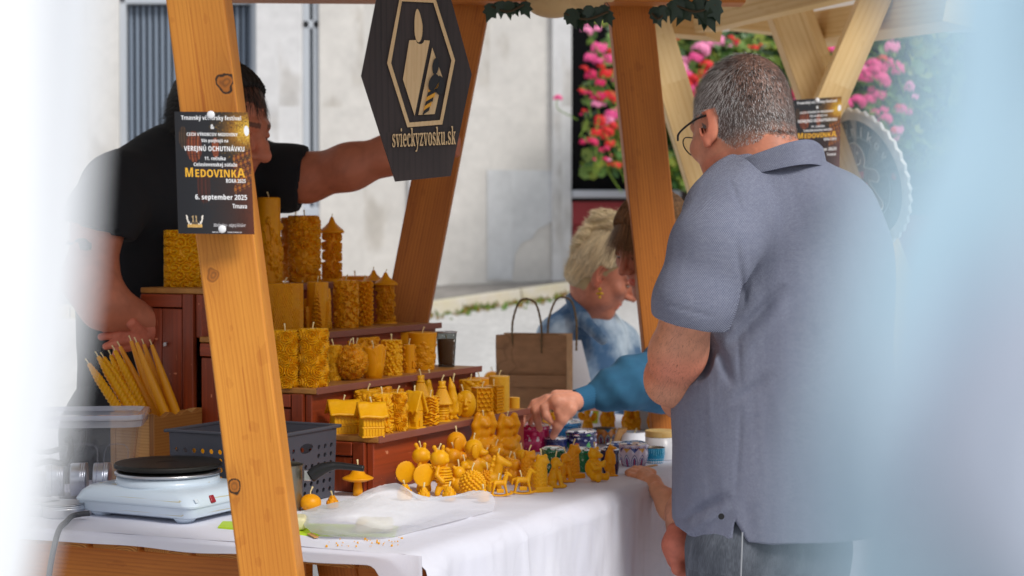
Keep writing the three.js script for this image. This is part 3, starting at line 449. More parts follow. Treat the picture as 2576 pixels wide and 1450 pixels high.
const fieldDaisy = field(512, 360, (c, w, h) => { const fl = (x, y, R) => { for (const ox of [-w, 0, w]) for (let i = 0; i < 14; i++) { const a = i / 14 * 2 * PI; for (const [k, g] of [[1, 0.4], [0.7, 0.75]]) { c.fillStyle = grey(g + 0.15 * (i % 2)); c.beginPath(); c.ellipse(x + ox + cos(a) * R * 0.62, y + sin(a) * R * 0.62, R * 0.42 * k, R * 0.15 * k, a, 0, 7); c.fill(); } c.fillStyle = grey(1); c.beginPath(); c.arc(x + ox, y, R * 0.24, 0, 7); c.fill(); } }; for (const [x, y, R] of [[250, 130, 100], [90, 250, 90], [420, 250, 95], [260, 320, 80], [30, 70, 80], [470, 60, 70], [150, 60, 60]]) fl(x, y, R); });

// sets a candle where the photograph shows its foot (x, y) on a level, w and h pixels large; returns { t, R, H }
function stand(name, label, x, y, level, w, h, opt = {}) {
  const Y = Number.isInteger(level) ? (level < 0 ? TABLE_Y + 0.0035 : stepY(level) + 0.0005) : level;
  if (level === 3) { const y2 = 726 - (726 - y) * 0.62; h += (y2 - y) * 0.8; y = y2; } let p = onY(x, y, Y); const f = V(p.x, 0, p.z).normalize(), d0 = -p.z, R = (w * mpp(d0)) / 2 * (1 + (w * mpp(d0)) / 2 / d0); p.addScaledVector(f, opt.flat ? 0 : R * 0.92); const m = mpp(-p.z);
  const t = thing(name, label, opt.category ?? 'candle', p, opt.turn ?? 0, opt.group); return { t, R: w * m / 2, H: h * m, m, p };
}
const pillar = (label, x, y, k, w, h, mat, fn, o = {}) => {
  const s = stand(o.name ?? 'pillar_candle', label, x, y, k, w, h, o), g = fn(s.R, s.H); part('body', g, mat, s.t); if (o.wick !== false) addWick(s.t, s.H - 0.001 + (o.wy ?? 0), o.wx ?? 0, 0, o.ws ?? 1); return s;
};
const plainR = (R, H, f, amp, o = {}) => plainQ(R, H, (u, v) => pow(f(u, v), 0.8), amp * 1.5, o), plainQ = (R, H, f, amp, o = {}) => relief(H, (v) => (R - amp) * (o.taper ? lerp(o.taper, 1, v) : 1), (u, v) => amp * f(u, v), o.nu ?? 150, o.nv ?? 100);
const scrollF = fields.scroll(1), scrollL = fields.scroll(0), flowF = fields.flowers(1), flowL = fields.flowers(0), starF = fields.stars(), heartF = fields.hearts(), treeF = fields.trees(), beeF = fields.bees(), loveF = fields.love();

// ---- top step
pillar('stout honey wax pillar covered in curled scrollwork, leftmost on the top step', 461, 726, 3, 98, 146, M.waxGold, (R, H) => plainR(R, H, scrollF, 0.006), { wick: false });
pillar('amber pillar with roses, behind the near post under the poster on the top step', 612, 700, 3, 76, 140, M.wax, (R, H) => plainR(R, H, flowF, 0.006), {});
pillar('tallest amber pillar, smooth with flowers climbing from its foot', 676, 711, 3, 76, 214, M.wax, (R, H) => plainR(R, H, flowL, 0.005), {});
pillar('amber pillar carved with roses, half hidden behind the big flower pillar', 742, 698, 3, 70, 152, M.wax, (R, H) => relief(H, () => R - 0.005, relRoses(R, H, 0.012, 0.006, 31)), { turn: 1 });
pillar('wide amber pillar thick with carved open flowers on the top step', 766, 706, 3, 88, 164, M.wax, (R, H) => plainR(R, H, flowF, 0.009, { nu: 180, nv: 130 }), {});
function lidded(label, x, y, k, w, h, mat, f, amp, turn = 0) {
  const s = stand('lidded_candle', label, x, y, k, w, h, { turn }), R = s.R, H = s.H, b = H * 0.74;
  part('body', plainR(R * 0.9, b, f, amp), mat, s.t, V(0, 0.004, 0)); part('foot', lathe([[0, 0], [R, 0], [R * 1.02, H * 0.02], [R * 0.98, H * 0.05], [R * 0.82, H * 0.06]]), mat, s.t);
  part('lid', lathe([[R * 0.7, b], [R * 1.04, b + 0.001], [R * 1.08, b + H * 0.03], [R * 0.98, b + H * 0.06], [R * 0.62, b + H * 0.11], [R * 0.3, b + H * 0.17], [R * 0.12, b + H * 0.25], [0, H * 1.0]]), mat, s.t); addWick(s.t, H - 0.003, 0, 0, 0.7); return s;
}
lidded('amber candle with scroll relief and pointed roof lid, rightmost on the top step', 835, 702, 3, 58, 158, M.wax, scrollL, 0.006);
// ---- third step
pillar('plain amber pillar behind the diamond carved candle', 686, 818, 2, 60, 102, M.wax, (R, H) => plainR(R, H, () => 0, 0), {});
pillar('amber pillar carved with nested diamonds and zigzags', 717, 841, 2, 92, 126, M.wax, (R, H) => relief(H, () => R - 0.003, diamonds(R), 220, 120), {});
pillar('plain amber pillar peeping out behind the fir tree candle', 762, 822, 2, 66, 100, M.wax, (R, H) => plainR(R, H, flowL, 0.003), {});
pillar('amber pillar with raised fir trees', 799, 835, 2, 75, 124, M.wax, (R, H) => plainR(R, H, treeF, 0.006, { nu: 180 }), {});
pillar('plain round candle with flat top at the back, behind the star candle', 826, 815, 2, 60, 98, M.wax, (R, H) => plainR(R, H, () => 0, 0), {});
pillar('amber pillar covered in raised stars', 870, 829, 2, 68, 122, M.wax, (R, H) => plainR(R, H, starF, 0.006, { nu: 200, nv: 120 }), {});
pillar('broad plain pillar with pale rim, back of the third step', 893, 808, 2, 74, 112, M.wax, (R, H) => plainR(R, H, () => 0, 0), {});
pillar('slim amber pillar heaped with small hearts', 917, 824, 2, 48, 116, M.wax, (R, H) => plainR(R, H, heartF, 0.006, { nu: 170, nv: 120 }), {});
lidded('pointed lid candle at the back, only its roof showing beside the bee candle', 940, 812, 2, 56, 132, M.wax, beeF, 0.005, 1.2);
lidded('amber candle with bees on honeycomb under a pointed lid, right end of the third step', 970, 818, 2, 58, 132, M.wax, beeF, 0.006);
// ---- second step
pillar('tall yellow rose covered pillar, left of the two on the second step', 722, 979, 1, 70, 146, M.waxGold, (R, H) => relief(H, () => R - 0.009, relRoses(R, H, 0.0145, 0.013, 5), 190, 150), { wx: -0.004 });
pillar('tall yellow rose covered pillar, right of the two and in front', 787, 979, 1, 73, 150, M.waxGold, (R, H) => relief(H, () => R - 0.009, relRoses(R, H, 0.015, 0.013, 6), 190, 150), {});
pillar('short rose candle half hidden behind the rose ball', 838, 962, 1, 42, 92, M.waxGold, (R, H) => relief(H, () => R - 0.004, relRoses(R, H, 0.009, 0.006, 7), 110, 90), {});
{
  const s = stand('ball_candle', 'round yellow candle ball studded with roses', 883, 963, 1, 82, 96, {}), R = s.R - 0.009, pts = [], n = 46, r = rng(4); for (let i = 0; i < n; i++) { const y = 1 - (i + 0.5) / n * 2, a = i * 2.39996; pts.push([V(cos(a) * sqrt(1 - y * y), y, sin(a) * sqrt(1 - y * y)), 0.28 + 0.07 * r(), r() * 6]); }
  const g = new THREE.SphereGeometry(1, 150, 100), p = g.attributes.position; for (let i = 0; i < p.count; i++) { const q = V(p.getX(i), p.getY(i), p.getZ(i)).normalize(); let best = 0; for (const [c, rad, ph] of pts) { const d = q.distanceTo(c); if (d > rad * 1.15) continue; const e1 = V(c.z, 0, -c.x).normalize(), e2 = c.clone().cross(e1), a = atan2(q.dot(e2), q.dot(e1)), t = d / rad, sp = t * 3.4 - (a + ph) / (2 * PI), ss = sp - floor(sp); best = max(best, (0.5 + 0.5 * sqrt(max(0, 1.05 - t * t / 1.2))) * smooth(1.15, 0.95, t) * (0.5 + 0.6 * pow(ss, 2.2) * (1 - smooth(0.93, 1, ss)))); } const rr = R + 0.014 * best; p.setXYZ(i, q.x * rr, max(-s.H / 2 + 0.001, q.y * rr * 1.02), q.z * rr); }
  g.computeVertexNormals(); part('body', g, M.wax, s.t, V(0, s.H / 2, 0)); addWick(s.t, s.H - 0.004, -0.003); addWick(s.t, s.H - 0.003, 0.004, -0.01);
}
function tulip(label, x, y, k, w, h, turn) {
  const s = stand('tulip_candle', label, x, y, k, w, h, { turn }), list = [];
  for (let i = 0; i < 5; i++) { const a0 = i * 1.257 - 0.5, g = thicken(grid(14, 16, (a, b) => { const th = a0 + (a - 0.5) * 1.75, top = 1 - 0.22 * pow(abs(a - 0.5) * 2, 2), v = b * top, rr = s.R * (0.66 + 0.34 * sin(min(1, v * 1.25) * 1.6)) * (1 - 0.06 * (i % 2)) + s.R * 0.22 * smooth(0.75, 1, v) * (abs(a - 0.5) > 0.3 ? 1 : 0.15); return V(sin(th) * rr, v * s.H * (0.93 + 0.07 * (i % 3)), cos(th) * rr); }), 0.0022); list.push(g); }
  list.push(lathe([[0, 0], [s.R * 0.68, 0], [s.R * 0.9, s.H * 0.4], [s.R * 0.8, s.H * 0.72], [0, s.H * 0.74]])); part('petals', G(list), M.wax, s.t); addWick(s.t, s.H * 0.9);
}
tulip('pale tulip shaped candle behind the rose ball and tulip, only petals showing', 897, 951, 1, 46, 92, 0.6); tulip('smooth yellow tulip shaped candle with curling petals', 939, 957, 1, 64, 90, 0);
pillar('bubble covered candle at the back of the second step', 912, 942, 1, 84, 92, M.wax, (R, H) => relief(H, () => R - 0.003, bubbles(R, H, 5), 200, 120), {});
pillar('yellow candle covered in small wax bubbles', 985, 949, 1, 56, 92, M.waxGold, (R, H) => relief(H, () => R - 0.004, bubbles(R, H, 9), 190, 150), {});
pillar('small square-topped candle with raised writing LOVE', 1029, 942, 1, 37, 74, M.wax, (R, H) => plainR(R, H, loveF, 0.0022, { nu: 240, nv: 140 }), { turn: 0.1 });
const flare = (R, H, f, amp) => relief(H, (v) => R * lerp(0.76, 1, pow(v, 0.8)) - amp, (u, v) => amp * f(u, v), 130, 90);
pillar('wide flared plain candle at the back beside the drinking glass', 1010, 928, 1, 66, 92, M.wax, (R, H) => flare(R, H, () => 0, 0), {});
pillar('flared candle with a faint rose relief, beside the faceted glass', 1063, 935, 1, 80, 96, M.wax, (R, H) => flare(R, H, flowL, 0.003), {});
{
  const s = stand('glass_candle', 'faceted grey glass tumbler holding a dark wax candle', 1123, 928, 1, 52, 92, { category: 'candle glass' }), R = s.R, H = s.H;
  const glass = phys(C(176, 180, 178), 0.04, { transmission: 1, thickness: 0, ior: 1.5 });
  part('tumbler', relief(H * 0.98, (v) => R * lerp(0.78, 1, v), (u, v) => { const a = u * 12 + v * 6, b = u * 12 - v * 6, e = min(abs(a - Math.round(a)), abs(b - Math.round(b))); return -0.0022 * smooth(0.0, 0.28, 0.3 - e); }, 180, 90), glass, s.t);
  part('rim', new THREE.TorusGeometry(R * 0.985, 0.0016, 8, 48).rotateX(PI / 2).translate(0, H * 0.985, 0), M.steel, s.t);
  part('wax', relief(H * 0.72, (v) => R * lerp(0.7, 0.86, v), () => 0, 48, 8), std(C(150, 92, 20), 0.5), s.t, V(0, 0.006, 0)); addWick(s.t, H * 0.74);
}
// ---- first step
function hut(label, x, y, w, h, turn) {
  const s = stand('bee_house_candle', label, x, y, 0, w, h, { turn, flat: true }), W2 = s.R * 0.72, H = s.H, D2 = W2 * 0.9; s.t.position.z -= D2; const b = [], bxs = (a, c, d, px, py, pz, r = 0.002) => b.push(box(a, c, d, r).translate(px, py, pz));
  bxs(W2 * 2, H * 0.6, D2 * 2, 0, H * 0.3, 0); for (const yy of [0.03, 0.3]) bxs(W2 * 2.14, H * 0.055, D2 * 2.14, 0, H * yy, 0, 0.0025); bxs(W2 * 2.1, H * 0.04, D2 * 2.1, 0, H * 0.6, 0);
  for (let i = 0; i < 7; i++) for (const yy of [0.16, 0.45]) { bxs(W2 * 0.2, H * 0.22, 0.002, (i - 3) * W2 * 0.28, H * yy, D2 + 0.0003, 0.0008); bxs(0.002, H * 0.22, D2 * 0.2, W2 + 0.0003, H * yy, (i - 3) * D2 * 0.28, 0.0008); }
  b.push(new THREE.TorusGeometry(D2 * 0.3, 0.003, 8, 14, PI).rotateY(PI / 2).translate(W2 + 0.001, H * 0.08, 0));
  const pr = extrude([[-D2, H * 0.6], [D2, H * 0.6], [0, H * 0.93]], W2 * 2 - 0.004).rotateY(PI / 2).translate(-W2 + 0.002, 0, 0); b.push(pr); part('body', G(b), M.waxGold, s.t);
  const sl = hypot(D2 * 1.42, H * 0.42), an = atan2(H * 0.42, D2 * 1.42), rf = (sg) => thicken(grid(16, 8, (a, c) => V((a - 0.5) * W2 * 2.7, H * 0.985 - c * sl * sin(an) + 0.003 * noise(a * 4, c * 3) - 0.002 * sin(c * 3), sg * c * sl * cos(an))), sg * 0.0042); part('roof', G([rf(1), rf(-1)]), M.waxGold, s.t); addWick(s.t, H * 0.98, 0, 0);
}
hut('wax bee house candle with overhanging roof, left one at the front of the lowest step', 862, 1096, 86, 84, 0.3); hut('wax bee house candle with overhanging roof, right one, nearest the camera', 932, 1103, 76, 86, 0.3);
pillar('flower topped candle behind the two bee house candles', 926, 1080, 0, 64, 96, M.waxGold, (R, H) => relief(H, () => R - 0.005, petals), {});
pillar('candle with big daisies in relief, right of the bee house candles', 961, 1094, 0, 54, 102, M.waxGold, (R, H) => relief(H, () => R - 0.005, petals, 170, 130), { turn: 0.5 });
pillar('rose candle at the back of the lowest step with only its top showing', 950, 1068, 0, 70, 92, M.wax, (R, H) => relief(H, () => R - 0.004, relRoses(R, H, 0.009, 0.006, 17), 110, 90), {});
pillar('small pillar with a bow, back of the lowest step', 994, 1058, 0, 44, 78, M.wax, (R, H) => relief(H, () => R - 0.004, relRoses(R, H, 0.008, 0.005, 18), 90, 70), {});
pillar('yellow pillar of stacked roses on the lowest step', 1000, 1089, 0, 45, 100, M.waxGold, (R, H) => relief(H, () => R - 0.005, relRoses(R, H, 0.0105, 0.0085, 19), 170, 150), {});
{
  const s = stand('cottage_candle', 'gabled cottage candle with a heart and round knob on its roof', 1042, 1083, 0, 46, 96, { turn: -0.55, flat: true }), H = s.H, w = s.R; s.t.position.z -= w * 0.8; const b = [];
  b.push(box(w * 1.5, H * 0.5, w * 1.3, 0.004).translate(0, H * 0.26, 0), box(w * 2, 0.006, w * 1.8, 0.003).translate(0, 0.003, 0), extrude([[-w * 0.66, H * 0.5], [w * 0.66, H * 0.5], [0, H * 0.95]], w * 1.4, 0.001).rotateY(PI / 2).translate(-w * 0.7, 0, 0), box(w * 0.5, H * 0.14, 0.004, 0.001).translate(w * 0.3, H * 0.28, w * 0.66), box(w * 0.42, H * 0.26, 0.004, 0.0015).translate(-w * 0.35, H * 0.16, w * 0.66), extrude([[-w * 0.3, 0.006], [w * 0.3, 0.006], [w * 0.3, H * 0.25], [0, H * 0.32], [-w * 0.3, H * 0.25]], 0.003).rotateY(PI / 2).translate(w * 0.75, 0, 0));
  part('body', G(b), M.waxGold, s.t); const roof = []; for (const sg of [1, -1]) { const g = thicken(grid(14, 10, (a, c) => V((a - 0.5) * w * 2.1, H * 0.99 - c * H * 0.56 + 0.002 * noise(a * 7, c * 5 + sg) - 0.003 * smooth(0.85, 1, c) * sin(a * 20), sg * c * w * 0.98)), sg * 0.004); roof.push(g); }
  roof.push(new THREE.SphereGeometry(w * 0.2, 16, 12).scale(1, 1, 0.6).translate(-w * 0.2, H * 0.83, w * 0.32), new Blob(0.001).el(-w * 0.13, H * 0.62, w * 0.72, w * 0.13, w * 0.13, 0.003).el(w * 0.07, H * 0.63, w * 0.72, w * 0.13, w * 0.13, 0.003).co(V(-w * 0.03, H * 0.6, w * 0.72), w * 0.14, V(-w * 0.03, H * 0.54, w * 0.78), 0.002).mesh(0.0012)); part('roof', G(roof), M.waxGold, s.t); addWick(s.t, H * 0.98);
}
pillar('candle of crumpled frilly wax layers', 1083, 1075, 0, 42, 76, M.waxGold, (R, H) => relief(H, () => R - 0.005, crumple, 160, 140), {});
function skep(label, x, y, w, h) {
  const s = stand('skep_candle', label, x, y, 0, w, h), R = s.R, H = s.H, p = [[0, 0], [R * 0.92, 0], [R * 0.95, H * 0.03], [R * 0.68, H * 0.06]]; for (let i = 0; i < 6; i++) { const y0 = H * (0.07 + i * 0.06); for (let k = 0; k <= 4; k++) p.push([R * (0.6 + 0.09 * sin(k / 4 * PI)), y0 + k / 4 * H * 0.058]); } part('body', lathe(p.concat([[R * 0.5, H * 0.43], [0, H * 0.44]])), M.waxGold, s.t);
  part('roof', relief(H * 0.4, (v) => lerp(R, R * 0.34, pow(v, 0.88)), (u, v) => 0.0012 * abs(sin(u * 44 * PI)) * (1 - v * 0.5), 176, 20).translate(0, H * 0.42, 0), M.waxGold, s.t); part('top', lathe([[0, H * 0.8], [R * 0.38, H * 0.8], [R * 0.44, H * 0.83], [R * 0.36, H * 0.86], [R * 0.3, H * 0.87], [R * 0.36, H * 0.98], [0, H * 0.97]]), M.waxGold, s.t); addWick(s.t, H * 0.97);
  part('entrance', new Blob(0.001).el(R * 0.45, H * 0.12, R * 0.5, 0.004, 0.006, 0.004).mesh(0.001), M.wax, s.t);
}
skep('thatched bee skep candle behind its twin, roof and neck showing', 1058, 1052, 56, 108); skep('thatched bee skep candle standing in front on the lowest step', 1112, 1065, 54, 106);
function gnome(label, x, y, w, h, k = 0, turn = 0) {
  const s = stand('gnome_candle', label, x, y, k, w, h, { turn }), H = s.H, R = s.R, b = new Blob(0.006); b.co(V(0, H * 0.2, 0), R * 0.62, V(0, H * 0.4, 0), R * 0.55).co(V(0, H * 0.46, R * 0.1), R * 0.5, V(0, H * 0.5, 0), R * 0.4).chain([V(0, H * 0.55, 0), V(-R * 0.1, H * 0.75, 0), V(-R * 0.3, H * 0.97, -R * 0.05)], [R * 0.62, R * 0.38, R * 0.1]).el(0, H * 0.48, R * 0.55, R * 0.2, R * 0.17, R * 0.2, { k: 0.002 }).co(V(0, H * 0.42, R * 0.4), R * 0.36, V(0, H * 0.22, R * 0.5), R * 0.1, { k: 0.004 }).co(V(-R * 0.3, H * 0.06, R * 0.1), R * 0.26, V(-R * 0.4, H * 0.05, R * 0.6), R * 0.2).co(V(R * 0.3, H * 0.06, R * 0.1), R * 0.26, V(R * 0.4, H * 0.05, R * 0.6), R * 0.2).co(V(-R * 0.6, H * 0.38, 0), R * 0.2, V(-R * 0.5, H * 0.2, R * 0.4), R * 0.18).co(V(R * 0.6, H * 0.38, 0), R * 0.2, V(R * 0.5, H * 0.2, R * 0.4), R * 0.18);
  part('body', b.mesh(0.0022), M.waxGold, s.t); addWick(s.t, H * 0.9, R * 0.12, 0, 1.1);
}
gnome('gnome candle with a tall crooked cap standing behind the skep candles', 1078, 1046, 40, 108, 0, 0.3); gnome('gnome candle with a tall crooked cap beside the moon face candle', 1138, 1060, 42, 112, 0, 0.4);
{
  const s = stand('moon_candle', 'round moon face candle with closed eyes on the lowest step', 1172, 1056, 0, 54, 72, { turn: -0.15 }), R = s.R, b = new Blob(0.003), c = R * 1.24, H = s.H / 2;
  b.el(0, H, 0, R * 0.98, H, R * 0.62); b.el(-R * 0.55, H * 1.0, R * 0.5, R * 0.25, H * 0.85, R * 0.12, { k: 0.004 }); // crescent lip
  b.chain([V(R * 0.05, H * 1.35, R * 0.56), V(R * 0.08, H * 1.02, R * 0.72)], [0.0022, 0.0036]).co(V(-R * 0.02, H * 0.95, R * 0.66), 0.002, V(R * 0.16, H * 0.95, R * 0.66), 0.002).co(V(-R * 0.04, H * 0.72, R * 0.63), 0.0018, V(R * 0.2, H * 0.72, R * 0.63), 0.0018).co(V(-R * 0.02, H * 0.64, R * 0.62), 0.0016, V(R * 0.17, H * 0.64, R * 0.62), 0.0016);
  for (const q of [-0.22, 0.42]) b.el(R * q, H * 1.22, R * 0.56, R * 0.17, H * 0.07, R * 0.08, { k: 0.002 }).co(V(R * (q - 0.16), H * 1.17, R * 0.6), 0.0008, V(R * (q + 0.16), H * 1.17, R * 0.6), 0.0008, { k: 0.001, neg: true }); b.co(V(-R * 0.02, H * 1.9, R * 0.5), 0.001, V(-R * 0.45, H * 1.2, R * 0.56), 0.001, { neg: true, k: 0.002 });
  part('body', b.mesh(0.0011), M.waxGold, s.t); addWick(s.t, s.H - 0.002, -R * 0.3);
}
function comb(label, x, y, w, h, turn, cell) {
  const s = stand('honeycomb_candle', label, x, y, 0, w, h, { turn, flat: true }), a = s.R * 0.76, H = s.H, r = cell; s.t.position.z -= a * 0.9;
  const hex = (px, py) => { const q = py / (r * 1.5), row = Math.round(q); let best = 9; for (const rr of [row - 1, row, row + 1]) { const off = (rr & 1) * 0.5, cx = (Math.round(px / (r * 1.732) - off) + off) * r * 1.732, cy = rr * r * 1.5, dx = abs(px - cx), dy = abs(py - cy); best = min(best, max(dx, dx * 0.5 + dy * 0.866)); } return best / (r * 0.866); };
  const list = []; for (let f = 0; f < 4; f++) list.push(grid(56, 56, (i, j) => { const px = (i - 0.5) * 2 * a, py = j * H, e = min(1, min(i, 1 - i, j, 1 - j) * 14), dep = 0.0045 * smooth(0.95, 0.7, hex(px + a * 3, py)) * e; return V(px, py, a - dep); }).rotateY(f * PI / 2)); list.push(grid(10, 10, (i, j) => V((i - 0.5) * 2 * a, H + 0.001 * noise(i * 5, j * 5), (0.5 - j) * 2 * a)));
  part('body', G(list), M.waxGold, s.t); addWick(s.t, H);
}
comb('yellow honeycomb block candle with large deep cells', 1213, 1051, 58, 74, 0.35, 0.0062); comb('yellow honeycomb block candle with fine cells behind the coarse one', 1242, 1044, 52, 72, -0.5, 0.0042);
pillar('candle with a wreath top, behind the moon face and honeycomb candles', 1184, 1036, 0, 62, 78, M.waxGold, (R, H) => relief(H, () => R - 0.004, (u, v) => 0.004 * noise(u * 24, v * 14), 110, 60), {});
pillar('broad plain cylinder candle behind the honeycomb blocks', 1206, 1030, 0, 66, 76, M.wax, (R, H) => plainR(R, H, () => 0, 0), {});
pillar('tall plain cylinder candle at the right end of the lowest step', 1256, 1040, 0, 52, 92, M.waxPale, (R, H) => plainR(R, H, () => 0, 0), {});
pillar('low plain round candle at the very right end of the lowest step', 1294, 1031, 0, 27, 30, M.waxPale, (R, H) => plainR(R, H, () => 0, 0), { wick: false, name: 'small_candle' });

